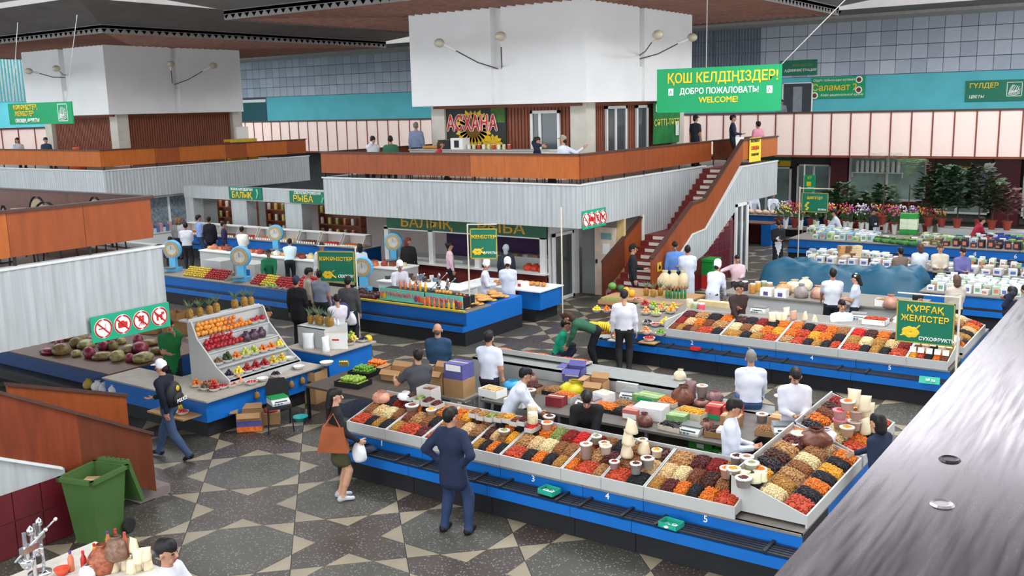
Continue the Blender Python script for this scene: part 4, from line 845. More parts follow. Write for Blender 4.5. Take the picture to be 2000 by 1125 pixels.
def hand(kind):
    """right hand: wrist at origin, fingers along -Z, palm facing -X (toward body), thumb toward +Y"""
    if kind in HANDS: return HANDS[kind]
    P = [cap((0, 0, .02), (0, 0, -.03), .026, .03, SKIN, (1, 0, 0), 1.45), cap((0, -.02, -.04), (0, .02, -.075), .026, .028, SKIN, (1, 0, 0), 1.7), cap((0, .016, -.03), (0, -.012, -.075), .028, .024, SKIN, (1, 0, 0), 1.6)]
    curl = {'rest': .45, 'open': .08, 'grip': 1.25}[kind]
    for (y, L, z0) in ((.033, .068, -.085), (.011, .078, -.09), (-.011, .072, -.087), (-.032, .056, -.08)):
        p = v3(0, y, z0); a = curl*.35
        for seg, r in ((.45, .0098), (.32, .009), (.28, .008)):
            q = p+L*seg*v3(-math.sin(a), 0, -math.cos(a)); P.append(cap(p, q, r, r*.92, SKIN)); p = q; a += curl*.8
    p = v3(-.004, .03, -.03); q = p+v3(-.012, .035, -.03); r = q+v3(-.016*curl-.004, .016*(1-curl*.5), -.03); P += [cap(p, q, .014, .0115, SKIN), cap(q, r, .011, .009, SKIN)]
    HANDS[kind] = surf(P, .0068, .008, .015); return HANDS[kind]
def ik(a, t, l1, l2, pole):
    a, t, pole = np.array(a, float), np.array(t, float), np.array(pole, float); d = t-a; L = np.linalg.norm(d); M = (l1+l2)*.995
    if L > M: d = d/L*M; t = a+d; L = M
    u = d/L; x = (l1*l1-l2*l2+L*L)/(2*L); y = math.sqrt(max(l1*l1-x*x, 0)); w = pole-(pole@u)*u; w /= np.linalg.norm(w)+1e-9
    return a+x*u+y*w, t
SKINS = {'a': (178, 132, 106), 'b': (198, 152, 124), 'c': (150, 106, 84)}
def person(label, loc, face, h=1.74, head_style='short', skin='a', hair=(28, 24, 24), top=(230, 232, 238), bot=(40, 42, 50), shoe=(28, 26, 28), hat=(235, 235, 235), apron=None,
           lean=0, side=0, arms=('down', 'down'), legs='stand', sleeves='long', coat=0.0, skirt=False, bare=False, turn=0, nod=0, res=.024, z0=0., collar=None, stripe=False, seat=.46, hands=('rest', 'rest')):
    """face: heading of the chest in degrees (0 = +Y, positive = clockwise towards +X); arms: pose name or hand target (x right, y forward, z up, metres for a 1.74 m figure)"""
    S = h/1.74; P = []
    hip = v3(0, 0, .93)
    if legs == 'sit': hip = v3(0, 0, seat/S+.08)
    if legs == 'squat': hip = v3(0, -.08, .30)
    cl, sl = math.cos(lean), math.sin(lean)
    upv = v3(math.sin(side), sl*math.cos(side), cl*math.cos(side)); fwd = v3(0, cl, -sl); rt = np.cross(fwd, upv); rt /= np.linalg.norm(rt)
    waist = hip+upv*.16; chest = hip+upv*.36; neck = hip+upv*.56; shl = hip+upv*.50
    fd = tuple(fwd)
    P += [cap(hip-rt*.055, hip+rt*.055, .118, .118, BOT, (0, 1, 0), 1.2), cap(hip+upv*.05-rt*.05, hip+upv*.05+rt*.05, .112, .112, TOP, fd, 1.22), cap(waist-rt*.05, waist+rt*.05, .112, .112, TOP, fd, 1.3), cap(chest-rt*.075, chest+rt*.075, .128, .128, TOP, fd, 1.28), cap(waist, chest, .145, .165, TOP, fd, 1.42),
          cap(shl-rt*.11, shl+rt*.11, .085, .085, TOP, fd, 1.15), cap(shl+upv*.03, neck+upv*.01, .075, .058, TOP)]
    bk = 1.15 if coat else 1.09
    if not bare: P[1:] = [(p[0], p[1], p[2]*bk, p[3]*bk)+p[4:] for p in P[1:]]
    # legs
    lt, ls = .44, .43
    ft = {'stand': [(-.10, .0, .08), (.10, .02, .08)], 'apart': [(-.17, .0, .08), (.19, .05, .08)], 'walk': [(-.08, -.36, .14), (.09, .34, .08)], 'sit': [(-.11, .40, .09), (.11, .42, .09)], 'squat': [(-.13, .12, .08), (.13, .08, .08)], 'bend': [(-.12, .02, .08), (.12, .02, .08)]}[legs]
    if legs == 'sit': ft = [(x, y, max(.08, hip[2]-.50)) for x, y, z in ft]
    lab_leg = SKIN if bare else BOT
    for sx, f in zip((-1, 1), ft):
        j = hip+v3(sx*.09, 0, -.02); kn, an = ik(j, f, lt, ls, (sx*.15, 1, .1 if legs != 'walk' else .0))
        kr, ar = (.056, .038) if bare else (.072, .058)
        P += [cap(j, kn, .096, kr+.004, BOT if not bare else (BOT if skirt else SKIN)), cap(kn, an+v3(0, 0, .0 if bare else -.02), kr, ar, lab_leg), cap(kn+(an-kn)*.2, kn+(an-kn)*.5, kr-.002, .052 if bare else .062, lab_leg)]
        toe = v3(0, .16, -.045) if not (legs == 'walk' and sx < 0) else v3(0, .10, -.11)
        P += [cap(an+v3(0, -.03, -.035), an+toe, .042, .034, SHOE), cap(an+v3(0, -.045, -.05), an+v3(0, -.03, -.03), .036, .036, SHOE)]
        if bare and skirt:
            P[-5] = cap(j, j+(kn-j)*.62, .10, .092, BOT); P.insert(-4, cap(j+(kn-j)*.5, kn, .072, .056, SKIN))
    if skirt: P.append(cap(hip-rt*.02-v3(0, 0, .1), hip+rt*.02-v3(0, 0, .24), .13, .15, BOT, (0, 1, 0), 1.2))
    if coat:
        hem = hip-v3(0, 0, coat) if legs not in ('sit', 'squat') else hip+v3(0, .1, -.04)
        P += [cap(hip+upv*.02-rt*.06, hem-rt*.07, .125, .135, TOP, (0, 1, 0), 1.12), cap(hip+upv*.02+rt*.06, hem+rt*.07, .125, .135, TOP, (0, 1, 0), 1.12)]
    if apron:
        P.append(cap(chest+fwd*.085, hip+fwd*.10-v3(0, 0, .28 if legs == 'stand' else .1), .085, .115, APR, fd, 2.2))
    # arms
    lu, lf = .30, .26; hnds = []
    for sx, pose, hk in zip((-1, 1), arms, hands):
        sh = shl+rt*sx*.185
        pole = upv*-.4+rt*sx*.5-fwd*.9
        if isinstance(pose, str):
            q = {'down': hip+rt*sx*.26+v3(0, .05, -.06), 'hips': hip+rt*sx*.19+upv*.10-fwd*.02, 'front': hip+rt*sx*.06+upv*.20+fwd*.30, 'table': hip+rt*sx*.2+upv*.06+fwd*.34, 'phone': neck+rt*sx*.10+fwd*.09+upv*.10, 'cross': chest-rt*sx*.12+fwd*.18-upv*.04,
                 'back': hip+rt*sx*.24-fwd*.10-upv*.02, 'out': shl+rt*sx*.5+fwd*.2-upv*.1, 'reach': shl+fwd*.48-upv*.22+rt*sx*.03, 'chin': neck+fwd*.14+upv*.06+rt*sx*.05}[pose]
            if pose == 'hips': pole = rt*sx*1.0-fwd*.6
        else: q = v3(*pose)
        el, hd = ik(sh, q, lu, lf, pole)
        fl = TOP if sleeves == 'long' else SKIN; mid = sh+(el-sh)*.62
        P += [cap(sh, mid, .074, .064, TOP), cap(mid, el, .062 if sleeves == 'long' else .046, .058 if sleeves == 'long' else .044, fl), cap(el, hd-(hd-el)*.1, .055 if sleeves == 'long' else .043, .040 if sleeves == 'long' else .028, fl), cap(hd-(hd-el)*.12, hd, .027, .026, SKIN)]
        hnds.append((sx, hd, hd-el, hk))
    V, F, L = surf([(p[0]*S, p[1]*S, p[2]*S, p[3]*S, p[4], p[5], p[6]) for p in P], res, .045)
    Vs, Fs, Ls = [V], [F], [L]; n = len(V)
    for sx, hd, dr, hk in hnds:
        hv, hf, hl = hand(hk); hv = hv.copy(); hf = hf.copy()
        if sx < 0: hv[:, 0] *= -1; hf = hf[:, ::-1]
        z = -dr/np.linalg.norm(dr); yv = fwd-(fwd@z)*z if abs(fwd@z) < .9 else upv-(upv@z)*z; yv /= np.linalg.norm(yv); xv = np.cross(yv, z)
        Vs.append((hv@np.stack([xv, yv, z])+hd)*S); Fs.append(hf+n); Ls.append(hl); n += len(hv)
    hv, hf, hl = head(head_style); th = -math.radians(turn); nd = nod+lean*.35
    Rz = np.array([[math.cos(th), -math.sin(th), 0], [math.sin(th), math.cos(th), 0], [0, 0, 1]]); Rx = np.array([[1, 0, 0], [0, math.cos(-nd), -math.sin(-nd)], [0, math.sin(-nd), math.cos(-nd)]])
    hp = neck+upv*.075+fwd*.01
    Vs.append((hv@(Rz@Rx).T+hp)*S); Fs.append(hf+n); Ls.append(hl)
    V, F, L = np.concatenate(Vs), np.concatenate(Fs), np.concatenate(Ls)
    me = bpy.data.meshes.new('person'); me.vertices.add(len(V)); me.vertices.foreach_set('co', V.astype(np.float32).ravel())
    me.loops.add(F.size); me.loops.foreach_set('vertex_index', F.astype(np.int32).ravel()); me.polygons.add(len(F))
    me.polygons.foreach_set('loop_start', np.arange(0, F.size, 4, dtype=np.int32)); me.polygons.foreach_set('loop_total', np.full(len(F), 4, np.int32))
    me.update(calc_edges=True); me.validate()
    def cm(p, c, r=.75): return mat('%s_%d_%d_%d' % ((p,)+tuple(c)), c, r, var=.08, scale=9, spec=.25)
    for m in (cm('skin', SKINS[skin], .55), cm('hair', hair, .5), cm('cloth', top, .85), cm('cloth', bot, .85), cm('shoe', shoe, .5), cm('cloth', hat, .8), cm('eyes', (38, 28, 26), .4), cm('lips', (150, 84, 76), .5), cm('cloth', apron or top, .8)): me.materials.append(m)
    me.polygons.foreach_set('material_index', L.astype(np.int32)); me.polygons.foreach_set('use_smooth', np.ones(len(F), bool)); me.update()
    o = link('person', me, None, (loc[0], loc[1], z0), -math.radians(face)); tag(o, label, 'person'); return o
# ------------------------------------------------------------------ goods: builders
def uvec(a): return np.array(a)/np.linalg.norm(a)
def fmat(nm, c, r=.4, var=.15): return mat('fruit_'+nm, c, r, var=var, scale=14, spec=.45)
FRUIT = {}
def fruit_def(nm, c, r, squash=1.0, extra=None, rough=.4):
    mb = MB().ball((0, 0, r*squash), (r, r, r*squash), 10, 7, jit=.04)
    FRUIT[nm] = (mb.mesh(nm, fmat(nm, c, rough), True), r, extra)
fruit_def('orange', (226, 128, 34), .042, .97, rough=.5); fruit_def('grapefruit', (224, 150, 60), .05, .97, rough=.5); fruit_def('pomegranate', (170, 34, 44), .047, .95, 'crown'); fruit_def('red_apple', (158, 30, 36), .038, .92, 'stem')
fruit_def('yellow_apple', (206, 176, 56), .038, .92, 'stem'); fruit_def('green_apple', (142, 172, 60), .04, .92, 'stem'); fruit_def('mandarin', (224, 116, 30), .033, .85); fruit_def('lemon', (226, 200, 60), .031, 1.15); fruit_def('lime', (96, 150, 44), .030, .95)
fruit_def('pear', (176, 184, 84), .034, 1.3, 'stem'); fruit_def('kiwi', (112, 86, 54), .028, .95, rough=.8); fruit_def('plum', (44, 34, 52), .026, .95); fruit_def('strawberry', (190, 34, 40), .019, 1.1); fruit_def('avocado', (48, 72, 40), .036, 1.25, rough=.6); fruit_def('peach', (220, 150, 96), .037, .95, rough=.7); fruit_def('cucumber_half', (86, 130, 60), .03, .9)
ST = MB().tube([(0, 0, 0), (.004, 0, .018)], .004, 5).mesh('stem', mat('stem_brown', (84, 64, 40), .8)); CROWN = MB().lathe([(.008, 0), (.014, .012), (.018, .018)], 6).mesh('crown', fmat('pomegranate', (170, 34, 44)))
def fruit(nm, pos, label, group, cat=None):
    me, r, ex = FRUIT[nm]; o = link(nm, me, None, pos); o.rotation_euler = (random.uniform(-.3, .3), random.uniform(-.3, .3), random.uniform(0, 6.3)); s = random.uniform(.92, 1.08); o.scale = (s, s, s)
    tag(o, label, cat or nm.replace('_half', '').replace('_', ' '), group)
    if ex: link('stem' if ex == 'stem' else 'crown', ST if ex == 'stem' else CROWN, o, (0, 0, 2*r*(.9)))
    return o
M_BOWL = mat('white_bowl', (232, 230, 224), .35, var=.03)
BOWL = MB().lathe([(.045, 0), (.09, .02), (.115, .065), (.118, .068), (.108, .064), (.08, .022), (0, .012)], 16).mesh('bowl', M_BOWL, True)
BOWLN = [0]
def bowl(pos, fr, n, where, s=1.0, me=None, pre='white'):
    b = link('bowl', me or BOWL, None, pos); b.scale = (s, s, s); BOWLN[0] += 1
    tag(b, ('%s plastic bowl of %s %s' if fr else 'empty %s plastic bowl%.0s %s') % (pre, {'cucumber_half': 'cucumbers'}.get(fr, (fr or 'nothing').replace('_', ' ')+('es' if fr == 'peach' else 's') if fr != 'strawberry' else 'strawberries'), where), 'bowl')
    if fr:
        r = FRUIT[fr][1]; k = 0; lay = 0; R0 = .085*s
        while k < n:
            m = max(1, int(2*math.pi*max(R0-r*.6-lay*r*.95, 0.001)/(2*r*1.02))) if R0-lay*r*.95 > r else 1
            for q in range(m):
                if k >= n: break
                rr = max(R0-r*.5-lay*r*.95, 0) if m > 1 else 0; a = 2*math.pi*q/m+lay*.5
                fruit(fr, (pos[0]+rr*math.cos(a), pos[1]+rr*math.sin(a), pos[2]+.035*s+lay*r*1.25), '%s heaped in the bowl %s' % (fr.replace('_', ' '), where), '%s in bowl %s' % (fr, where)); k += 1
            lay += 1
            if lay > 3 or m == 1: break
    return b
def pineapple_mesh():
    body = MB().lathe([(.02, 0), (.05, .01), (.066, .06), (.068, .11), (.058, .16), (.03, .185)], 12).mesh('pineapple_body', mat('pineapple_skin', (150, 112, 48), .7, var=.45, scale=34, bump=.4, bscale=40), False)
    lf = MB()
    for k in range(16):
        a = k*2.4; t = .25+.05*(k % 5); L = .10+.05*(k % 3); d = v3(math.cos(a)*math.sin(t*1.6), math.sin(a)*math.sin(t*1.6), math.cos(t*1.2)); e = v3(-math.sin(a), math.cos(a), 0)*.011; p = v3(0, 0, .18)
        q = p+d*L*.6; lf.add([p-e, p+e, q+e*.7, p+d*L+v3(math.cos(a), math.sin(a), 0)*.02, q-e*.7], [(0, 1, 2, 3, 4)])
    return body, lf.mesh('leaf_crown', mat('pineapple_leaf', (104, 124, 92), .6, var=.25, scale=20))
PB, PC = pineapple_mesh()
def pineapple(pos, label, group):
    o = thing('pineapple', label, 'pineapple', pos, random.uniform(0, 6), group); s = random.uniform(1.0, 1.15); o.scale = (s, s, s); link('pineapple_body', PB, o); link('leaf_crown', PC, o); return o
def banana_bunch(pos, rz, label, n=7, s=1.0):
    o = thing('banana_bunch', label, 'bananas', pos, rz); o.scale = (s, s, s)
    if not hasattr(banana_bunch, 'me'):
        pts = [(.0, 0, .12)]+[(.02+.11*math.sin(t), 0, .12-.13*(1-math.cos(t))) for t in (.3, .7, 1.1, 1.5)]
        banana_bunch.me = MB().tube(pts, [.010, .018, .021, .018, .007], 6).mesh('banana', mat('banana_yellow', (224, 190, 44), .45, var=.12, scale=18), True)
    for k in range(n):
        b = link('banana', banana_bunch.me, o, (.0, (k-n/2)*.032, .012)); b.rotation_euler = (0, 0, (k-n/2)*.10)
    return o
def carton(label, pos, w, d, h, m=M_CARD, rot=0, fill=None, flaps=False, lid=None, prnt=None, cat='box', name='carton', group=None):
    o = thing(name, label, cat, pos, rot, group); t = .006
    if fill or flaps or lid == 'open':
        for (a, b, c, e) in ((-w/2, -d/2, w/2, -d/2+t), (-w/2, d/2-t, w/2, d/2), (-w/2, -d/2, -w/2+t, d/2), (w/2-t, -d/2, w/2, d/2)): MB().box(a, b, 0, c, e, h).build('side', m, o)
        MB().box(-w/2, -d/2, 0, w/2, d/2, t).build('bottom', m, o)
        if flaps:
            MB().cbox((-w/2-.05, 0, h+.03), (.13, d, t), 0).build('flap', m, o).rotation_euler = (0, 0, 0); f = MB().cbox((0, 0, 0), (w*.9, .12, t)).build('flap', m, o, (0, d/2+.03, h+.05)); f.rotation_euler = (.8, 0, 0)
            f = MB().cbox((0, 0, 0), (w*.9, .12, t)).build('flap', m, o, (0, -d/2-.04, h-.02)); f.rotation_euler = (.7, 0, 0)
    else:
        MB().box(-w/2, -d/2, 0, w/2, d/2, h).build('box_body', m, o)
        MB().box(-w/2, -.025, h, w/2, .025, h+.002).build('tape_strip', mat('packing_tape', (196, 180, 140), .3), o)
    if prnt:
        for (mm_, z0, z1, f) in prnt: MB().box(-w*f/2, -d/2-.003, z0*h, w*f/2, -d/2, z1*h).build('printed_label', mm_, o)
    if fill:
        q = heap_mesh(fill, w-.02, d-.02, .05, 3, 'contents'); c = link('contents', q, o, (0, 0, h*.72)); tag(c, kind='stuff')
    return o
def escale(label, pos, rot=0, m=None):
    o = thing('electronic_scale', label, 'scale', pos, rot)
    bd = MB().prism([(-.15, 0), (.17, 0), (.17, .10), (-.06, .10), (-.15, .04)], 'x', -.17, .17).build('scale_body', mat('scale_white', (206, 208, 204), .4), o)
    MB().box(-.17, -.07, .105, .17, .18, .125).build('weighing_plate', m or M_STEEL, o); MB().box(-.12, -.135, .05, .12, -.128, .075).build('display', mat('scale_display', (70, 96, 90), .3), bd)
    k = MB()
    for i in range(3):
        for j in range(2): k.box(-.14+i*.06, -.155, .012+j*.018, -.10+i*.06, -.148, .024+j*.018)
    k.build('keypad', mat('scale_keys', (90, 110, 120), .5), bd)
    return o
def sack(label, pos, r, h, m, rot=0, peak=.35, cat='bag', group=None, name='bag', neck=True):
    mb = MB(); n = 14; prof = [(.0, 0), (.85, .0), (1.0, .12), (1.04, .36), (.96, .56), (.70, .74), (.40, .86), (.34, .90), (.50, .96), (.44, 1.0)] if neck else [(.0, 0), (.8, 0), (1.0, .15), (1.05, .38), (.98, .6), (.78, .8), (.45, .93), (.0, .97)]
    for (q, z) in prof:
        for k in range(n): a = 2*math.pi*k/n; j = 1+.10*math.sin(3*a+z*7)+(.14 if z > .05 else .02)*random.random(); mb.v.append((r*q*math.cos(a)*j+peak*r*(z > .7)*(z-.7), r*q*math.sin(a)*j*.8, h*z))
    for i in range(len(prof)-1):
        for k in range(n): mb.f.append((i*n+k, i*n+(k+1) % n, (i+1)*n+(k+1) % n, (i+1)*n+k)); mb.m.append(0)
    o = mb.build(name, m, None, pos, rot, True); return tag(o, label, cat, group)
def pouch(label, pos, w, h, m, rot=0, group=None, cat='bag'):
    mb = MB(); N, K = 6, 5                                            # a pillow-shaped packet standing up, pinched flat at its top seam
    for s in (-1, 1):
        for i in range(N+1):
            for j in range(K+1):
                u, z = i/N-.5, j/K; b = (1-(2*u)**4)*(1-z**2.2)*.34*w+.003; mb.v.append((u*w*(1-.12*math.sin(z*3.14)), s*b, z*h))
    M_ = (N+1)*(K+1)
    for s in (0, 1):
        for i in range(N):
            for j in range(K):
                a = s*M_+i*(K+1)+j; q = (a, a+K+1, a+K+2, a+1); mb.f.append(q if s == 0 else q[::-1]); mb.m.append(0)
    for j in range(K):
        for i in (0, N): a = i*(K+1)+j; q = (a, a+1, M_+a+1, M_+a); mb.f.append(q if i == 0 else q[::-1]); mb.m.append(0)
    for i in range(N):
        a, b = i*(K+1)+K, (i+1)*(K+1)+K; mb.f.append((a, b, M_+b, M_+a)); mb.m.append(0); a, b = i*(K+1), (i+1)*(K+1); mb.f.append((b, a, M_+a, M_+b)); mb.m.append(0)
    o = mb.build('packet', m, None, pos, rot, True); return tag(o, label, cat, group)
M_CLEAR = mat('clear_plastic', (224, 222, 216), .25, var=.04, trans=0, spec=.5, alpha=.55)
M_POLY = mat('white_polybag', (226, 226, 228), .3, var=.06, spec=.5)
M_CREAMP = mat('cream_packet', (222, 208, 176), .5, var=.05)
def tub(label, pos, r, h, fill, rim=(230, 226, 220), group=None):
    o = thing('tub', label, 'tub', pos, random.uniform(0, 3), group); MB().lathe([(r*.82, 0), (r, h), (r*1.06, h), (r*1.06, h+.012), (r*.98, h+.012), (r*.96, h-.01)], 14).build('tub_wall', M_CLEAR, o, smooth=True)
    MB().lathe([(r*1.0, h), (r*1.08, h), (r*1.08, h+.016), (r*.98, h+.016)], 14).build('rim', mat('rim_%d_%d_%d' % rim, rim, .4), o)
    desc, rgb, rr, fl = FOOD[fill]; mb = MB().lathe([(r*.8, .005), (r*.95, h*.9), (r*.5, h+.02), (0, h+.035)], 12)
    for k in range(60):
        a, q = random.uniform(0, 6.28), r*.9*math.sqrt(random.random()); mb.ball((q*math.cos(a), q*math.sin(a), h*.92+.04*(1-q/r)), rr*.9, 5, 3)
    tag(mb.build('contents', mat('food_'+fill, rgb, .62, var=.34, scale=55, spec=.3), o, smooth=True), kind='stuff'); return o
def jar(label, pos, r, h, c, group=None, lid=(220, 220, 216)):
    o = thing('jar', label, 'jar', pos, 0, group); MB().lathe([(r*.95, 0), (r, .02), (r, h*.85), (r*.85, h*.92)], 12).build('jar_body', mat('jar_%d_%d_%d' % c, c, .3, var=.25, scale=30), o, smooth=True); MB().lathe([(r*.9, h*.9), (r*.9, h), (0, h+.002)], 12).build('lid', mat('jarlid_%d_%d_%d' % lid, lid, .4), o); return o
def dial_scale(label, pos, rot, s=1.0, ped=0):
    o = thing('dial_scale', label, 'scale', pos, rot); o.scale = (s, s, s); mb_ = mat('scale_sky_blue', (92, 176, 220), .4, var=.05)
    MB().box(-.2, -.16, 0, .2, .16, .1).build('scale_base', mb_, o); ped and MB().box(-.22, -.18, -ped/s, .22, .18, 0).build('pedestal', M_TRAY, o); MB().box(-.1, -.08, .1, .1, .08, .42).build('scale_neck', mb_, o); MB().lathe([(0, .44), (.16, .42), (.2, .45)], 14, (0, -.02, -.32)).build('pan', M_STEEL, o, (.0, -.26, .02))
    d = MB().lathe([(0, -.07), (.27, -.07), (.29, -.05), (.29, .05), (.27, .07), (0, .07)], 24).build('dial_housing', mb_, o, (0, 0, .66)); d.rotation_euler = RX
    d = MB().lathe([(.24, .0), (.24, .012), (.16, .012), (.16, 0)], 24).build('dial_ring', mat('dial_tan', (176, 150, 104), .5), o, (0, -.075, .66)); d.rotation_euler = RX
    d = MB().lathe([(0, .008), (.16, .008), (.16, 0)], 20).build('dial_face', mat('dial_glass', (188, 190, 182), .2, var=.2, scale=5), o, (0, -.075, .66)); d.rotation_euler = RX
    MB().box(-.004, -.095, .66, .004, -.088, .79).build('pointer', M_SRED, o); return o
def bottle(label, pos, c, h=.22, r=.03, capc=(230, 230, 226), group=None):
    key = 'b_%d_%d_%d_%g' % (c+(h,))
    if key not in HEADS: HEADS[key] = (MB().lathe([(r*.9, 0), (r, .01), (r, h*.62), (r*.45, h*.82), (r*.45, h*.9)], 10).mesh('bottle_body', mat('bottle_%d_%d_%d' % c, c, .25, var=.1, spec=.5), True), MB().lathe([(r*.5, h*.88), (r*.5, h), (0, h)], 8).mesh('cap', mat('cap_%d_%d_%d' % capc, capc, .4)))
    o = thing('bottle', label, 'bottle', pos, 0, group); link('bottle_body', HEADS[key][0], o); link('cap', HEADS[key][1], o); return o
BREAD = MB().lathe([(0, 0), (.13, 0), (.15, .02), (.13, .04), (.07, .03), (0, .025)], 14).mesh('flat_bread', mat('bread_crust', (206, 156, 88), .6, var=.25, scale=12), True)
LOAF = MB().ball((0, 0, .06), (.13, .08, .06), 12, 8).mesh('loaf', mat('loaf_crust', (200, 136, 62), .5, var=.25, scale=10), True)
# ------------------------------------------------------------------ near stall: inside
def A(px, py, z): return at(px, py, z)
TZ = .80
escale('electronic scale on the stacked cartons by the grey back board', A(1233, 752, 1.02), .1, M_STEEL); carton('white carton under the electronic scale by the back board', A(1233, 764, TZ)[:2]+(TZ,), .42, .36, .19, M_TRAY)
escale('electronic scale with a steel plate behind the vendor in black', A(1148, 792, TZ), -.1); escale('electronic scale at the front edge of the work table', A(1352, 845, TZ), -.05)
escale('electronic scale before the vendor looking at his hands', A(1532, 838, .95), .5); carton('plain carton holding up the scale before the vendor in white', A(1532, 842, .70)[:2]+(0,), .4, .36, .95, M_CARD)
carton('shallow box of orange dried apricots with white printed front', A(1105, 782, TZ), .40, .30, .11, M_TRAY, -.1, 'oa'); carton('shallow black tray of orange apricots beside the scale', A(1185, 800, TZ), .44, .34, .06, M_BLK, -.05, 'oa'); carton('shallow black tray of black raisins on the work table', A(1222, 808, TZ), .40, .30, .06, M_BLK, -.05, 'bk')
carton('large white carton with lifted lid on the work table', A(1272, 815, TZ), .50, .36, .20, mat('white_carton', (226, 226, 226), .6), .1); carton('small pink and white carton beside the large white one', A(1237, 815, TZ), .26, .3, .16, mat('pink_carton', (190, 110, 96), .7), .05, prnt=[(M_SW, .1, .6, .9)])
carton('blue and white fruit carton with open flaps by the back board', A(1122, 742, .9), .36, .3, .22, mat('blue_carton', (84, 82, 142), .6), .2, flaps=True, lid='open', prnt=[(M_SW, .5, .95, .7)]); carton('brown carton with raised flaps beside the yellow plastic bag', A(1165, 772, TZ), .36, .34, .26, M_CARD, .15, flaps=True, lid='open')
sack('crumpled yellow plastic bag on the work table', A(1122, 770, TZ), .24, .26, mat('yellow_bag', (206, 190, 40), .35, var=.2), .3)
carton('green and white printed cartons lying on the work table', A(1268, 783, TZ), .5, .3, .12, mat('green_print_carton', (120, 156, 100), .6, var=.3, scale=9), -.1, prnt=[(M_GREEN, .2, .7, .6)]); carton('open pale carton with yellow dried mango', A(1352, 815, TZ), .5, .32, .12, mat('pale_carton', (206, 196, 176), .7), -.1, 'yl')
carton('red and green printed carton, left of a pair', A(1398, 815, TZ), .24, .3, .22, mat('red_green_carton', (180, 60, 58), .6, var=.5, scale=7), .05, prnt=[(M_GREEN, .05, .4, .95)]); carton('red and green printed carton, right of a pair', A(1432, 818, TZ), .24, .3, .22, MATS['red_green_carton'], .0, prnt=[(M_GREEN, .05, .4, .95)])
carton('wooden crate of dark dates on the work table', A(1410, 850, TZ), .48, .36, .09, mat('crate_wood', (150, 112, 70), .8), .2, 'dt'); carton('shallow box of dark prunes at the table edge', A(1315, 838, TZ), .40, .3, .08, MATS['pale_carton'], -.1, 'pr'); carton('shallow box of orange apricots beside the brown sack', A(1305, 790, TZ), .4, .3, .08, MATS['pale_carton'], -.1, 'oa')
carton('wide shallow box of brown nuts in the arms of the vendor', A(1088, 768, TZ), .44, .34, .07, M_BLK, .1, 'hz')
sack('brown nut sack in clear plastic leaning at the back board', A(1333, 790, TZ), .17, .34, mat('nut_bag', (110, 66, 52), .35, var=.3, scale=25), .2); sack('small brown nut bag lying beside the larger nut sack', A(1370, 792, TZ), .14, .12, MATS['nut_bag'], 1.)
carton('green printed carton under the work table', A(1375, 885, .28), .4, .3, .22, mat('bright_green_carton', (60, 150, 50), .6, var=.2), 0, prnt=[(M_SW, .6, .9, .3)]); carton('second green carton under the work table with white label', A(1420, 870, .5)[:2]+(.28,), .36, .3, .18, MATS['bright_green_carton'], 0, prnt=[(M_SW, .3, .8, .4)]); carton('dark red printed carton under the table by the white-coated man', A(1462, 880, .4)[:2]+(.28,), .34, .3, .26, mat('dark_red_carton', (130, 40, 50), .6, var=.3), 0, prnt=[(M_GREEN, .1, .4, .8)])
carton('white foam box of pale pink sweets on the counter', A(962, 760, .92), .42, .3, .14, M_SW, -.1, 'cs'); carton('white box of nougat slabs beside the pink sweets', A(1012, 780, .9), .40, .3, .12, M_SW, -.05, 'cr')
carton('tall brown carton with printed letters behind the polo shirt vendor', (-10.98, 13.3, .74), .40, .36, .40, M_CARD, .1, flaps=True, lid='open'); carton('blue and white fruit carton stacked beside the tall brown carton', (-10.52, 13.32, 1.06), .40, .36, .28, MATS['blue_carton'], .05, prnt=[(M_SW, .55, .95, .8)]); carton('brown carton under the blue and white one', (-10.52, 13.32, .74), .42, .38, .32, M_CARD, .05)
o = thing('work_table', 'low wooden shelf table under the cartons behind the polo shirt vendor', 'table', (-10.98, 13.85, 0)); MB().box(-.3, -.8, .70, .75, -.3, .74).build('table_top', M_WTOP, o); [MB().box(x-.02, y-.02, 0, x+.02, y+.02, .70).build('leg', M_STEEL, o) for x in (-.25, .7) for y in (-.75, -.35)]
sack('blue plastic bag on the near stall between the white shirts', A(1000, 742, .95), .15, .16, mat('blue_bag', (60, 160, 206), .4), .4)
rgx = random.Random(3); used_ = [(-8.6, 13.8), (-7.35, 14.4), (-6.35, 14.0), (-5.75, 14.3), (-6.1, 14.3), (-8.95, 14.1), (-7.6, 13.4), (-7.2, 13.5), (-6.9, 13.7), (-5.9, 13.2), (-6.4, 13.1), (-8.2, 13.5), (-7.9, 13.3), (-8.9, 14.3), (-8.4, 14.3), (-7.6, 14.3), (-6.9, 14.4), (-6.6, 14.5), (-9.8, 13.4), (-9.1, 13.2), (-9.8, 14.0), (-5.2, 13.1)]
nb = 0
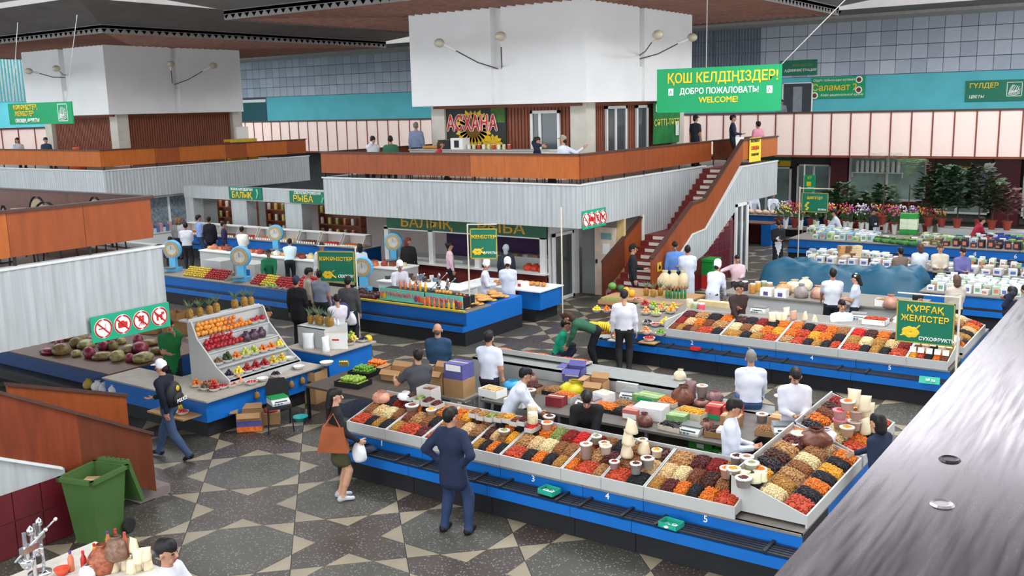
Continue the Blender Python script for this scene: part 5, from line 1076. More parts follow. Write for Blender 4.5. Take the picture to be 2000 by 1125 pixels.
for t_ in range(400):
    x, y = rgx.uniform(-9.7, -5.0), rgx.uniform(13.25, 14.55)
    if any(abs(x-a) < .36 and abs(y-b) < .30 for a, b in used_): continue
    used_.append((x, y)); nb += 1; q = nb % 6
    lb_ = ordn(nb)+' of the mixed boxes filling the work table'
    if q in (0, 3): carton('shallow open box of %s, %s' % (FOOD[['dt', 'oa', 'bk', 'hz', 'mr', 'cs'][nb % 6 if nb % 6 < 6 else 0]][0], lb_), (x, y, TZ), .32, .26, .09, [M_CARD, MATS['pale_carton'], M_BLK][nb % 3], rgx.uniform(-.2, .2), ['dt', 'oa', 'bk', 'hz', 'mr', 'cs'][nb % 6])
    elif q in (1, 4): carton('closed carton, '+lb_, (x, y, TZ), .30, .24, .12+.1*rgx.random(), [M_CARD, MATS['white_carton'], MATS['dark_red_carton'], MATS['green_print_carton']][nb % 4], rgx.uniform(-.3, .3))
    elif q == 2: sack('knotted plastic bag, '+lb_, (x, y, TZ), .13, .2, [MATS['nut_bag'], M_POLY, MATS['nut_bag']][nb % 3], t_)
    else: tub('clear tub of %s, %s' % (FOOD[['gd', 'rd', 'al'][nb % 3]][0], lb_), (x, y, TZ), .09, .12, ['gd', 'rd', 'al'][nb % 3])
# bags and tubs on the back counter
pouch('purple brown nut packet standing on the back counter', (-6.82, 15.05, .80), .2, .30, mat('nut_packet', (140, 104, 104), .4, var=.3, scale=24)); tub('tub of tan nuts on the back counter', (-6.6, 15.02, .80), .09, .24, 'hz'); sack('small white bag on the back counter edge', A(1328, 742, 1.0), .10, .2, M_CREAMP, .3); sack('slumped nut packet at the right of the back counter tub', (-6.38, 15.05, .8), .13, .2, MATS['nut_packet'], .8)
tub('tall tub of tan nuts between the two men in white', (-5.25, 15.05, .80), .09, .26, 'hz'); sack('clear bag of nuts right of the man in the white shirt', (-4.72, 15.05, .8), .15, .2, MATS['nut_bag'], .2)
# tubs and packets standing among the trays
k = 0
for (px, py, r, h, f) in [(1145, 872, .085, .20, 'hz'), (1165, 858, .075, .10, 'gn'), (1180, 866, .075, .10, 'hz'), (1183, 885, .08, .10, 'cs'), (1200, 890, .07, .09, 'br'), (1242, 900, .075, .13, 'dt'), (1255, 873, .07, .10, 'hz'), (1265, 895, .09, .12, 'mr'), (1283, 892, .07, .09, 'yl'), (1420, 920, .09, .12, 'oa'), (1432, 932, .09, .11, 'yl'), (1452, 945, .10, .11, 'mr'), (1458, 910, .09, .12, 'hz'), (1483, 932, .09, .1, 'oa'), (1440, 905, .09, .11, 'dt'), (1475, 963, .09, .14, 'gn')]:
    k += 1; tub('clear tub of %s, %s from the left among the near trays' % (FOOD[f][0], ordn(k)), A(px, py, 1.1) if k < 16 else (-4.32, 11.4, 1.13), r, h, f, group=None)
for k, (px, py) in enumerate([(1228, 900), (1212, 872), (1205, 906)]): pass
for k, (px, py, z) in enumerate([(-6.12, 11.42, 1.03), (-6.1, 11.42, 1.2), (-6.06, 11.44, 1.37), (-5.95, 11.6, 1.08)]): pouch('cream paper packet, %s of the stack on the near trays' % ordn(k+1), (px, py, z), .22, .19, M_CREAMP, -.5)
for k, (px, py, z, f) in enumerate([(1640, 835, 1.05, 'rd'), (1668, 832, 1.05, 'cs'), (1640, 815, 1.2, 'rd'), (1655, 822, 1.22, 'yl'), (1672, 806, 1.25, 'oa'), (1655, 800, 1.34, 'oa')]): tub('stacked tub of %s, %s at the far end tray corner' % (FOOD[f][0], ordn(k+1)), A(px, py, z), .10, .12, f, rim=(220, 120, 140) if f == 'rd' else (230, 226, 220))
for k, (px, py, z) in enumerate([(1668, 782, 1.45), (1688, 790, 1.4), (1695, 808, 1.2), (1708, 822, 1.08), (1690, 825, 1.1)]): pouch('cream pointed packet, %s at the far end tray corner' % ordn(k+1), A(px, py, z), .2, .24, M_CREAMP, .3*k)
sack('heap of clear nut bags at the inner corner of the end tray', A(1590, 870, 1.0), .22, .26, MATS['nut_bag'], .5); sack('second clear nut bag at the inner corner of the end tray', A(1612, 862, 1.0), .16, .2, M_POLY, 1.2); tub('tub of pale nuts before the man in the white coat', A(1560, 868, 1.0), .11, .16, 'cr'); tub('low tub of hazelnuts before the man in the white coat', A(1545, 878, 1.0), .10, .09, 'hz')
for k, (px, py) in enumerate([(-4.36, 11.26), (-4.16, 11.3), (-4.2, 11.22)]): pouch('pale packet, %s of three at the low corner of the end tray' % ordn(k+1), (px, py, 1.10), .17, .12, mat('pale_green_packet', (216, 214, 176), .4), .4*k)
jar('clear jar of cream nuts beside the vendor in black, upper', A(1040, 800, 1.35), .08, .17, (206, 190, 150)); jar('clear jar of cream nuts beside the vendor in black, lower', A(1040, 818, 1.12), .08, .22, (200, 184, 140)); tub('tub of orange fruit beside the clear jars', (-7.62, 11.72, 1.05), .085, .1, 'oa'); tub('tub of maroon cherries beside the vendor in black', A(1073, 822, 1.12), .085, .08, 'mr')
for k, (px, py, f) in enumerate([(805, 780, 'dt'), (822, 784, 'gn'), (837, 788, 'mr'), (853, 792, 'mr'), (930, 808, 'hz'), (945, 812, 'gd'), (962, 815, 'gn'), (980, 818, 'gd'), (995, 820, 'yl'), (1010, 823, 'ck'), (1025, 828, 'mr'), (1040, 833, 'rd')]): carton('clear box of %s, %s along the back of the near trays' % (FOOD[f][0], ordn(k+1)), A(px, py, 1.10), .14, .24, .07, M_CLEAR, 0, f, name='clear_box')
sack('white paper cone of nuts behind the near trays', A(792, 780, 1.1), .12, .14, M_POLY, .4); tub('white tub of brown nuts at the left trays', A(805, 795, 1.05), .11, .08, 'ck'); carton('clear jar crate with spice bags near the white polo vendor', A(838, 790, 1.0), .3, .26, .3, M_CLEAR, 0, 'ck', name='clear_box'); tub('tub of yellow fruit standing on the second near tray', A(842, 800, 1.08), .08, .07, 'yl'); tub('tub of green candied fruit in front of the vendor in black', A(985, 843, 1.02), .08, .05, 'gn')
o = carton('teal plastic basket with papers on the rack under number 3', (*A(1073, 965, .52)[:2], .535), .26, .2, .07, mat('teal_plastic', (40, 160, 136), .4), -.1, lid='open', name='basket', cat='basket'); o = carton('teal plastic basket with scraps on the rack under number 5', (*A(1311, 1026, .52)[:2], .535), .27, .2, .07, MATS['teal_plastic'], -.1, lid='open', name='basket', cat='basket')
for k, (px, py) in enumerate(((1066, 963), (1078, 966), (1303, 1027), (1318, 1028))): sack('crumpled paper scrap on the %s in the %s teal basket' % (('left side', 'right side')[k % 2], ('left', 'left', 'right', 'right')[k]), (*A(px, py, .53)[:2], .545), .05, .05, M_SW, k, cat='paper', name='paper_scrap')
sack('dark blue cloth bundle on the rack under number 1', (*A(717, 880, .52)[:2], .535), .14, .12, mat('navy_cloth', (46, 52, 74), .9), .4, peak=0); carton('small red plastic dish on the rack of the second stall', (*A(1358, 685, .52)[:2], .535), .2, .14, .06, mat('red_plastic', (200, 46, 40), .4), 0, lid='open', name='dish', cat='dish')
o = thing('price_plate', 'teal cardboard tag on the rack at the right of the second stall', 'tag', (*A(1815, 748, .53)[:2], .54), .1); MB().cbox((0, 0, .04), (.36, .02, .14), 0, tilt=-.6).build('plate', MATS['teal_plastic'], o); text('lettering', '№ 5а', .07, M_SW, o, (.02, -.03, .05), rot=(math.pi/2-.6, 0, 0))
# left end of the near stall: limes, apples, oranges
tb = thing('crate_table', 'low crate table of limes and oranges at the left end of the near stall', 'table', (-13.65, 12.5, 0)); MB().box(0, 0, .62, 1.95, 1.9, .66).build('table_top', mat('dark_plank', (74, 62, 54), .8), tb); [MB().box(x, y, 0, x+.05, y+.05, .62).build('leg', M_BLK, tb) for x in (.02, 1.88) for y in (.02, 1.83)]
def fruit_crate(label, pos, w, d, fr, nx, ny, nz, rot=0, m=M_BLK, h=.1):
    o = thing('fruit_crate', label, 'crate', pos, rot); t = .01
    for (a, b, c, e) in ((-w/2, -d/2, w/2, -d/2+t), (-w/2, d/2-t, w/2, d/2), (-w/2, -d/2, -w/2+t, d/2), (w/2-t, -d/2, w/2, d/2)): MB().box(a, b, 0, c, e, h).build('side', m, o)
    MB().box(-w/2, -d/2, 0, w/2, d/2, t).build('bottom', m, o); r = FRUIT[fr][1]
    c, s = math.cos(rot), math.sin(rot)
    for z in range(nz):
        for i in range(nx-z):
            for j in range(ny-z):
                x, y = (i-(nx-z-1)/2)*(w-.06)/nx, (j-(ny-z-1)/2)*(d-.06)/ny
                fruit(fr, (pos[0]+x*c-y*s, pos[1]+x*s+y*c, pos[2]+.02+h*.25+z*r*1.5), '%s piled in the %s' % (fr.replace('_', ' '), label.split(' crate')[0]+' crate'), label[:60])
    return o
fruit_crate('black crate of green apples near the brown bag woman', A(690, 752, .66), .58, .42, 'green_apple', 7, 5, 2, .1); fruit_crate('black crate of limes behind the green apples', A(712, 732, .66), .50, .42, 'lime', 8, 6, 3, .1); fruit_crate('dark crate of orange mandarins behind the limes', A(738, 722, .66), .52, .4, 'mandarin', 8, 6, 3, .1)
banana_bunch(A(668, 722, .68), 2.2, 'small banana bunch beside the limes', 4, 1.2); banana_bunch((-14.55, 15.2, .85), .4, 'bananas at the right edge of the second fruit display', 5, .9)
carton('open brown carton with teal packets behind the mandarins', A(775, 740, .66), .5, .36, .2, M_CARD, .1, flaps=True, lid='open'); sack('white polythene packets left of the polo vendor', A(770, 770, 1.0), .2, .16, M_POLY, .3); sack('clear bag of pink nuts at the left end of the near trays', (-10.85, 11.62, 1.0), .15, .2, mat('pink_nut_bag', (196, 140, 116), .4, var=.25, scale=25), 0)
# ------------------------------------------------------------------ stepped fruit display
SD = (-14.55, 11.5, .73)
def on(y, x, z): return (SD[0]+x, SD[1]+y, SD[2]+z)
rows = [(-.17, .14, ['plum', 'lemon', 'red_apple', 'red_apple', 'red_apple', 'yellow_apple', 'yellow_apple', None]), (-.46, .36, ['kiwi', 'avocado', 'mandarin', 'pear', 'pear', 'mandarin', 'mandarin', 'lemon'])]
for ri, (x, z, fr) in enumerate(rows):
    for k, f in enumerate(fr): bowl(on(.11+k*.22, x, z), f, 11 if f not in ('plum', 'kiwi', 'lemon') else 16, '%s on the %s step of the white display' % (ordn(k+1), ('lowest', 'second')[ri]))
for z in range(3):
    for i in range(9-z):
        for j in range(2 if z == 0 else 1): fruit('pomegranate', on(.09+i*.098+z*.05, -.79+j*.09-.04*z+.02, .62+z*.075), 'pomegranate in the sloping rows of the white display', 'pomegranates on the stepped display')
for z in range(3):
    for i in range(14-2*z):
        for j in range(2 if z == 0 else 1): fruit('orange' if i > 6 else 'grapefruit', on(.07+i*.098+z*.05, -1.03+j*.09-.02*z, .86+z*.075), 'orange in the upper rows of the white display', 'oranges on the stepped display', 'orange')
for k in range(3):
    sack('clear bag of purple grapes, %s on the white display' % ordn(k+1), on(1.02+k*.2, -.72, .62), .11, .2, mat('grape_bag', (74, 50, 66), .3, var=.4, scale=30, spec=.5), k)
bowl(on(1.47, -.98, .86), 'strawberry', 18, 'at the right of the top step of the white display'); bowl(on(1.65, -.98, .86), 'pomegranate', 3, 'at the right end of the top step')
for k, (y, dx) in enumerate([(.12, 0), (.36, .0), (.58, .02), (.76, 0), (1.22, 0), (1.46, 0), (1.62, .02)]): pineapple(on(y, -1.22+dx, 1.17), 'pineapple, %s from the left on top of the white display' % ordn(k+1), None)
lo = [(-.05, .22, 'peach'), (-.05, .05, 'strawberry'), (-.1, -.12, 'strawberry'), (-.1, -.3, 'red_apple'), (-.3, -.15, 'mandarin'), (-.3, -.35, 'kiwi'), (-.62, -.3, 'mandarin'), (-.55, -.1, 'strawberry'), (.17, .35, 'strawberry'), (.17, .62, None), (.17, .95, 'plum'), (.12, 1.6, None)]
for k, (x, y, f) in enumerate(lo): bowl(on(y, x, 0), f, 12, '%s on the counter before the white display' % ordn(k+1))
for k in range(6):
    p = on(.35+k*.29, .30, -.10); o = thing('hanging_bag', 'net bag of nuts, %s hanging from the edge of the display counter' % ordn(k+1), 'bag', (p[0], p[1], p[2]-.16)); MB().ball((0, 0, .06), (.055, .055, .08), 8, 6, jit=.2).build('net_bag', mat('net_nuts', (150, 112, 60), .7, var=.4, scale=40), o, smooth=True); MB().tube([(0, 0, .13), (-.02, 0, .24)], .006, 5).build('tie', mat('tie_blue', (80, 130, 170), .5), o)
banana_bunch((-15.05, 10.5, .45), .2, 'banana bunch on the side shelf beside the walking man', 7, 1.3); bowl((-14.72, 10.52, .45), 'strawberry', 16, 'on the side shelf beside the bananas')
# second display
for k in range(5): pineapple((-15.45+.15*k, 14.45+.06*(k % 2), 1.29), 'pineapple, %s from the left on the second fruit display' % ordn(k+1), None)
for k, (x, y, f) in enumerate([(-14.75, 15.0, 'lemon'), (-14.62, 14.75, 'kiwi'), (-14.55, 15.1, 'plum'), (-14.95, 15.15, 'green_apple')]): bowl((x, y, .85 if k != 3 else 1.0), f, 12, '%s beside the second fruit display' % ordn(k+1))
for k, (px, py, z, sx) in enumerate([(603, 665, .95, .16), (637, 672, .9, .12), (628, 655, 1.0, .1)]): sack('white carrier bag, %s hanging at the second fruit display' % ordn(k+1), A(px, py+14, z-.1), sx, .42, M_POLY, k, peak=0) if False else pouch('white carrier bag, %s hanging at the second fruit display' % ordn(k+1), A(px, py+16, .85), sx*1.6, .34, M_POLY, .5+k)
carton('printed white card sheet leaning on the second fruit display', (-14.62, 14.35, .85), .5, .03, .36, M_SW, .5, prnt=[(M_SRED, .5, .6, .3)])
for k in range(8): bottle('small white yoghurt bottle under the pineapples', (-15.5+.1*k, 14.62, 1.29), (226, 232, 234), .14, .03, group='white bottles of the second display')
carton('tall brown carton with slots beside the second counter', A(613, 783, 0), .46, .40, .66, M_CARD, .1, prnt=[(mat('carton_slot', (70, 50, 36), .9), .62, .72, .6)], fill='dt'); carton('green fruit carton, top of the stack by the second counter', A(637, 745, .0)[:2]+(.5,), .5, .4, .24, mat('green_carton', (40, 140, 60), .6, var=.15), .05, prnt=[(M_SW, .2, .6, .5)]); carton('yellow fruit carton in the middle of the stack', A(637, 745, .0)[:2]+(.26,), .5, .4, .24, mat('yellow_carton', (200, 170, 50), .6, var=.2), .05, prnt=[(M_GREEN, .2, .5, .6)]); carton('red and blue fruit carton at the bottom of the stack', A(637, 745, .0), .5, .4, .26, mat('red_blue_carton', (160, 50, 50), .6, var=.3), .05, prnt=[(M_BLUE, .2, .6, .5)])
bowl((*A(638, 712, .76)[:2], .74), None, 0, 'empty on the green carton stack', 1.2)
# chair with scale, carton of oranges, basin
ch = thing('office_chair', 'black visitor chair holding a green scale before the fruit display', 'chair', A(548, 838, 0)[:2]+(0,), .9)
MB().box(-.22, -.2, .44, .22, .22, .50).build('seat', mat('chair_fabric', (38, 38, 40), .9), ch); MB().prism([(-.2, .56), (.2, .56), (.21, .8), (.14, .92), (-.14, .92), (-.21, .8)], 'y', .23, .27).build('backrest', MATS['chair_fabric'], ch)
for (x, y) in ((-.2, -.18), (.2, -.18)): MB().tube([(x, y+.03, .45), (x*1.15, y-.06, 0)], .014, 6).build('leg', M_BLK, ch)
for x in (-.2, .2): MB().tube([(x, .28, 0), (x, .2, .45), (x, .25, .62)], .014, 6).build('leg', M_BLK, ch)
escale('white scale with a green plate resting on the black chair', (ch.location[0], ch.location[1], .50), 1.2, mat('green_plate', (40, 150, 80), .4))
o = carton('brown carton with orange fruit print before the fruit display', A(490, 838, 0)[:2]+(0,), .46, .34, .34, M_CARD, .75, flaps=True, lid='open', prnt=[(MATS['blue_carton'], .3, .62, 1.0), (mat('print_orange', (226, 110, 40), .6, var=.3, scale=16), .02, .3, 1.0)]); carton('red tray with leftovers inside the fruit print carton', (*A(490, 838, 0)[:2], .345), .36, .24, .05, MATS['red_plastic'], .75, fill='cr'); carton('plain brown carton under the black chair', A(530, 825, 0)[:2]+(0,), .34, .3, .22, M_CARD, .8)
sack('red apples in a plastic bag on the floor box beside the chair', (*A(530, 825, 0)[:2], .22), .12, .10, mat('red_bag', (190, 80, 70), .4, var=.3), .3, peak=0)
MB().lathe([(.10, 0), (.15, .09), (.155, .09), (.145, .085), (.09, .012), (0, .01)], 18).build('basin', mat('turquoise_plastic', (64, 190, 190), .4), None, A(587, 822, 0), smooth=True); tag(bpy.data.objects['basin'], 'turquoise plastic basin on the floor beside the chair', 'basin')
# ------------------------------------------------------------------ wheelie bin
bn = thing('wheelie_bin', 'open green wheelie bin beside the dark red tiled stair wall', 'bin', (-12.17, 7.2, 0), .25); gm = mat('bin_green', (66, 98, 50), .45, var=.08, scale=3)
def taper(x0, y0, x1, y1, X0, Y0, X1, Y1, z0, z1): 
    vs = [(x0, y0, z0), (x1, y0, z0), (x1, y1, z0), (x0, y1, z0), (X0, Y0, z1), (X1, Y0, z1), (X1, Y1, z1), (X0, Y1, z1)]; return MB().add(vs, [(3, 2, 1, 0), (0, 1, 5, 4), (1, 2, 6, 5), (2, 3, 7, 6), (3, 0, 4, 7)])
taper(-.2, -.24, .2, .2, -.27, -.34, .27, .3, 0, .95).build('bin_body', gm, bn); taper(-.18, -.22, .18, .18, -.25, -.32, .25, .28, .3, .96).build('bin_lining', gm, bn)
for (a, b, c, d) in ((-.31, -.38, .31, -.32), (-.31, .28, .31, .34), (-.31, -.38, -.26, .34), (.26, -.38, .31, .34)): MB().box(a, b, .93, c, d, .99).build('rim', gm, bn)
MB().prism([(.34, .98), (.40, 1.0), (.62, .36), (.56, .34)], 'x', -.27, .27).build('lid', gm, bn); LID = bn.children[-1]; MB().box(-.26, .33, .96, .26, .4, 1.02).build('hinge', gm, bn)
for k in range(6): MB().box(-.22+k*.085, .38, 1.0, -.18+k*.085, .42, 1.03).build('handle_rib', gm, LID)
for x in (-.27, .27):
    w_ = MB().lathe([(0, -.03), (.10, -.03), (.105, 0), (.10, .03), (0, .03)], 18).build('wheel', mat('rubber_black', (32, 32, 33), .7), bn, (x, .26, .105)); w_.rotation_euler = (0, math.pi/2, 0)
b_ = carton('flattened cardboard lying in the green wheelie bin', (-12.17, 7.18, .84), .3, .26, .02, M_CARD, .6)
# ------------------------------------------------------------------ juice stall at the bottom left
jt = thing('juice_table', 'juice and nut table at the lower left edge', 'table', (-10.45, 4.55, 0)); MB().box(0, 0, .76, 1.9, 1.55, .80).build('table_top', mat('juice_table_white', (206, 200, 190), .5), jt); MB().box(.05, .05, 0, 1.85, 1.5, .76).build('table_body', M_BLUE, jt)
def juicer(label, pos, rot, s=1.0):
    o = thing('lever_juicer', label, 'juicer', pos, rot); o.scale = (s, s, s); cm_ = mat('chrome', (200, 202, 206), .18, .95, var=.03)
    MB().lathe([(0, 0), (.12, 0), (.12, .015), (.03, .03)], 16).build('base', cm_, o, smooth=True); MB().tube([(0, .08, .02), (0, .08, .5)], .018, 8).build('column', cm_, o); MB().lathe([(.02, .0), (.05, .03), (.07, .08), (.075, .09)], 14, (0, 0, .2)).build('juice_cup', cm_, o, smooth=True)
    MB().box(-.03, -.05, .36, .03, .12, .42).build('press_head', cm_, o); MB().tube([(0, 0, .28), (0, 0, .56)], [.03, .02], 8).build('ram', cm_, o); MB().lathe([(.0, .1), (.03, .07), (.04, .03), (.02, 0)], 12, (0, .08, .5)).build('finial', cm_, o, smooth=True)
    for a in (.75, -2.4): MB().tube([(0, .05, .4), (.27*math.cos(a), .05, .4+.27*math.sin(a))], [.012, .009], 6).build('lever_arm', cm_, o); MB().ball((.29*math.cos(a), .05, .4+.29*math.sin(a)), .022).build('lever_knob', M_BLK if a < 0 else cm_, o.children[-1])
    return o
juicer('chrome lever juicer, taller one, on the lower left table', (-9.96, 5.02, .80), .3, 1.15); juicer('chrome lever juicer behind the taller one', (-10.22, 5.28, .80), .5, 1.05)
for k, (px, py, c, cc) in enumerate([(165, 1100, (176, 40, 34), (206, 50, 60)), (187, 1085, (222, 150, 30), (206, 60, 50)), (140, 1100, (206, 120, 90), (90, 60, 140)), (213, 1060, (180, 120, 60), (90, 60, 140)), (228, 1055, (170, 60, 40), (200, 50, 60)), (246, 1062, (190, 90, 60), (220, 90, 90))]): bottle('juice bottle with coloured cap, %s on the lower left table' % ordn(k+1), A(px, py+12, .82)[:2]+(.80,), c, .24, .034, cc)
for k, (px, py, z) in enumerate([(262, 1075, 1.05), (255, 1098, .93), (270, 1098, .93), (285, 1095, .93), (248, 1112, .80), (268, 1115, .80), (290, 1112, .80), (225, 1116, .80)]): pouch('pale nut packet, %s of the pile on the lower left table' % ordn(k+1), A(px, py, z)[:2]+(z,), .13, .16, M_CREAMP, .3*k)
sack('clear bag of brown nuts on the lower left table', A(228, 1092, .95)[:2]+(.95,), .13, .28, mat('brown_nut_bag', (120, 90, 74), .4, var=.4, scale=26), .2); sack('clear bag of dried fruit slices on the lower left table', A(200, 1110, .85)[:2]+(.80,), .13, .34, mat('slice_bag', (150, 84, 56), .4, var=.5, scale=22), .6); sack('grey bag lying behind the pale nut packets', A(270, 1062, 1.0)[:2]+(1.0,), .14, .16, mat('grey_bag', (110, 100, 94), .5, var=.2), 1.0, peak=.8)
sack('white knotted bag at the front of the lower left table', A(172, 1122, .82)[:2]+(.80,), .09, .14, M_POLY, .2); MB().lathe([(.05, 0), (.085, .06), (.09, .075), (.075, .075), (.05, .02), (0, .015)], 16).build('strainer_cup', mat('orange_plastic', (220, 80, 44), .4), None, A(122, 1122, .8), smooth=True); tag(bpy.data.objects['strainer_cup'], 'orange plastic strainer cup on the lower left table', 'cup')
# ------------------------------------------------------------------ dark stall under the near-left mezzanine: bagged vegetables
cols = [(160, 60, 50), (176, 150, 70), (120, 100, 60), (90, 120, 60), (206, 200, 190), (130, 40, 60), (200, 90, 50), (110, 60, 80), (150, 140, 90)]
k = 0
for (px0, px1, py0, py1, z) in [(105, 320, 655, 668, .85), (120, 330, 672, 690, .78), (95, 310, 690, 712, .75)]:
    for i in range(9):
        f = i/8; k += 1; p = A(px0+(px1-px0)*f, py0+(py1-py0)*f, z); c = cols[(k*5+i) % 9]
        sack('plastic bag of vegetables, %s on the dark stall below the near-left mezzanine' % ordn(k), (min(p[0]+.08*math.sin(k*3), -17.7), max(p[1], 11.0), .75+.0), .15+.05*math.sin(k*1.7), .20+.06*math.sin(k*2.9), neck=False, m= mat('vegbag_%d' % ((k*5+i) % 9), c, .35, var=.45, scale=16, spec=.5), rot=i, peak=.2)
for k, (px, py) in enumerate([(188, 752), (210, 755), (228, 757), (245, 762)]): sack('pale plastic bag, %s on the low shelf of the dark stall' % ordn(k+1), (A(px, py, .42)[0], 10.75, .40), .11, .2, M_POLY if k else mat('vegbag_1', cols[1]), k)
# ------------------------------------------------------------------ second stall fruit corner
for k, (px, py) in enumerate([(1196, 566), (1212, 566)]):
    o = MB().ball((0, 0, .10), (.11, .11, .10), 14, 10).build('watermelon', mat('melon_green_%d' % k, ((90, 140, 60), (46, 78, 44))[k], .4, var=.35, scale=14, stretch=(1, 1, .2)), None, A(px, py, .98), smooth=True); tag(o, ('light green', 'dark striped')[k]+' watermelon at the back corner of the second stall', 'watermelon')
for k, (px, py) in enumerate([(1223, 572), (1234, 577)]): o = MB().ball((0, 0, .09), (.09, .09, .10), 14, 10).build('melon', mat('melon_yellow', (228, 166, 40), .45), None, A(px, py, .96), smooth=True); tag(o, 'yellow melon, %s of two beside the watermelons' % ('left', 'right')[k], 'melon')
o = thing('fruit_rack', 'sloping grey rack under the fruit bowls of the second stall', 'display stand', (-11.2, 19.5, .68)); MB().prism([(0, 0), (2.6, .26), (2.6, 0)], 'x', 0, 1.72).build('sloping_board', M_WTOP, o); MB().box(1.70, 0, 0, 1.74, 2.6, .34).build('side_board', M_TRAY, o); MB().box(0, 1.0, -.68, 1.7, 2.58, 0).build('rack_base', M_BLUE, o)
def rz(y): return .68+.26*max(0, (y-19.5))/2.6
sl = [(1166, 604, 'lemon'), (1185, 604, 'mandarin'), (1205, 622, 'mandarin'), (1206, 640, 'strawberry'), (1262, 607, 'peach'), (1282, 610, 'pear'), (1292, 598, 'peach'), (1310, 603, 'grapefruit'), (1265, 630, 'plum'), (1280, 634, 'strawberry'), (1298, 632, 'lemon'), (1302, 628, 'lemon'), (1290, 648, 'lime'), (1262, 645, 'peach'), (1260, 590, 'red_apple'), (1277, 593, 'green_apple'), (1295, 595, 'green_apple'), (1315, 595, 'yellow_apple'), (1245, 575, 'strawberry')]
for k, (px, py, f) in enumerate(sl):
    p = A(px, py+6, .82); p = A(px, py+6, rz(p[1])+.02); bowl((p[0], p[1], rz(p[1])+.005), f, 12, '%s in the fruit corner of the second stall' % ordn(k+1), 1.05)
for k in range(3): p = A(1165+17*k, 640, .72); banana_bunch((p[0], p[1], rz(p[1])), -1.4, 'banana bunch, %s of three in front of the second stall fruit' % ordn(k+1), 6, 1.3)
o = bowl((*A(1208, 664, .53)[:2], .56), 'mandarin', 16, 'on the front rack beside the man in white', 1.2); bowl((*A(1268, 668, .53)[:2], .56), 'strawberry', 24, 'on a board on the front rack of the second stall', 1.2)
o = carton('small brown board under the strawberry bowl', (*A(1268, 670, .52)[:2], .53), .4, .3, .025, M_CARD, 0); carton('brown board under the mandarin bowl on the front rack', (*A(1208, 666, .52)[:2], .53), .4, .3, .025, M_TRAY, 0)
carton('open box of green cucumbers at the left of the fruit corner', (*A(1192, 590, .95)[:2], .92), .5, .4, .1, M_CARD, .1, 'gn'); carton('white crate with red scraps at the left foot of the second stall', (*A(1176, 662, .45)[:2], .53), .40, .3, .12, M_SW, .6, 'oa')
for k in range(4): pineapple((*A(1262+14*k, 575+3*(k % 2), .95)[:2], .93), 'pineapple, %s behind the bowls of the second stall' % ordn(k+1), None)
for r in range(2):
    for k in range(6): bottle('green glass bottle in the block behind the second stall fruit', (*A(1303+7*k, 576+5*r, .95)[:2], .93), (30, 110, 60), .26, .035, (220, 60, 50), 'green glass bottles of the second stall')
for k, (px, py, c) in enumerate([(1347, 605, (206, 190, 150)), (1358, 608, (150, 160, 120)), (1370, 610, (206, 70, 90)), (1470, 560, (190, 130, 60)), (1480, 556, (200, 150, 70)), (1492, 555, (140, 150, 110)), (1503, 558, (170, 140, 100)), (1455, 555, (60, 40, 46))]): jar('jar of preserves, %s along the second stall' % ordn(k+1), A(px, py+6, .95)[:2]+(.86 if px > 1400 else 1.08,), .085, .26, c)
escale('electronic scale beside the man in the dark brown shirt', A(1483, 612, .95)[:2]+(.98,), 0); escale('electronic scale behind the trays right of the vendor in white', A(1677, 612, 1.1)[:2]+(1.06,), .1); escale('electronic scale at the far right table of the second stall', (-6.95, 24.1, .86), .1)
carton('pale board box behind the first tray of the second stall', A(1402, 605, .9)[:2]+(.86,), 1.0, .2, .24, mat('plywood', (206, 184, 140), .7), 0); carton('white and blue box beside the man in dark brown', (-8.8, 24.05, .86), .3, .24, .2, M_SW, 0, prnt=[(MATS['blue_carton'], .1, .6, .4)]); carton('second white and blue box right of the first', (-8.42, 24.05, .86), .3, .24, .2, M_SW, 0, prnt=[(MATS['blue_carton'], .1, .6, .4)])
for k, (px, py) in enumerate([(1508, 625), (1520, 622), (1532, 622), (1512, 608), (1524, 606), (1536, 608), (1550, 624), (1552, 608), (1572, 626), (1574, 610), (1590, 626), (1592, 610)]): pouch('cream paper packet, %s of the cluster on the second stall' % ordn(k+1), A(px, py, 1.1+.14*(py < 615))[:2]+(1.1+.14*(py < 615),), .17, .2, M_CREAMP if k not in (6, 7) else mat('pinkish_packet', (200, 150, 130), .5), .2*k)
for k, (px, py, c) in enumerate([(1550, 560, (222, 210, 180)), (1572, 556, (222, 210, 180)), (1565, 570, (150, 140, 136)), (1600, 572, (196, 150, 130)), (1530, 565, (196, 150, 100)), (1740, 590, (190, 140, 120))]): sack('bulging clear sack, %s on the table inside the second stall' % ordn(k+1), A(px, py, 1.0)[:2]+(.86,), .2, .34, mat('clearsack_%d' % k, c, .35, var=.2, scale=12), k)
carton('low box of red fruit behind the fourth tray of the second stall', A(1710, 622, 1.1)[:2]+(1.06,), .5, .36, .12, M_SW, 0, 'ra'); carton('white trough of nuts behind the second stall trays', (-5.75, 24.1, .86), .7, .3, .16, M_SW, 0, 'gd'); carton('grey crate of packets right of the trough', A(1760, 625, 1.0)[:2]+(.9,), .4, .3, .14, M_WTOP, 0, 'cs')
for k, (px, py, c) in enumerate([(1795, 645, (220, 220, 222)), (1820, 650, (110, 70, 60)), (1840, 645, (150, 110, 80)), (1868, 655, (140, 110, 80)), (1780, 638, (206, 206, 210))]): sack('clear bag, %s beside the price card tray' % ordn(k+1), A(px, py, 1.05)[:2]+(1.06,), .12, .18, mat('cardbag_%d' % k, c, .3, var=.3, scale=25), k)
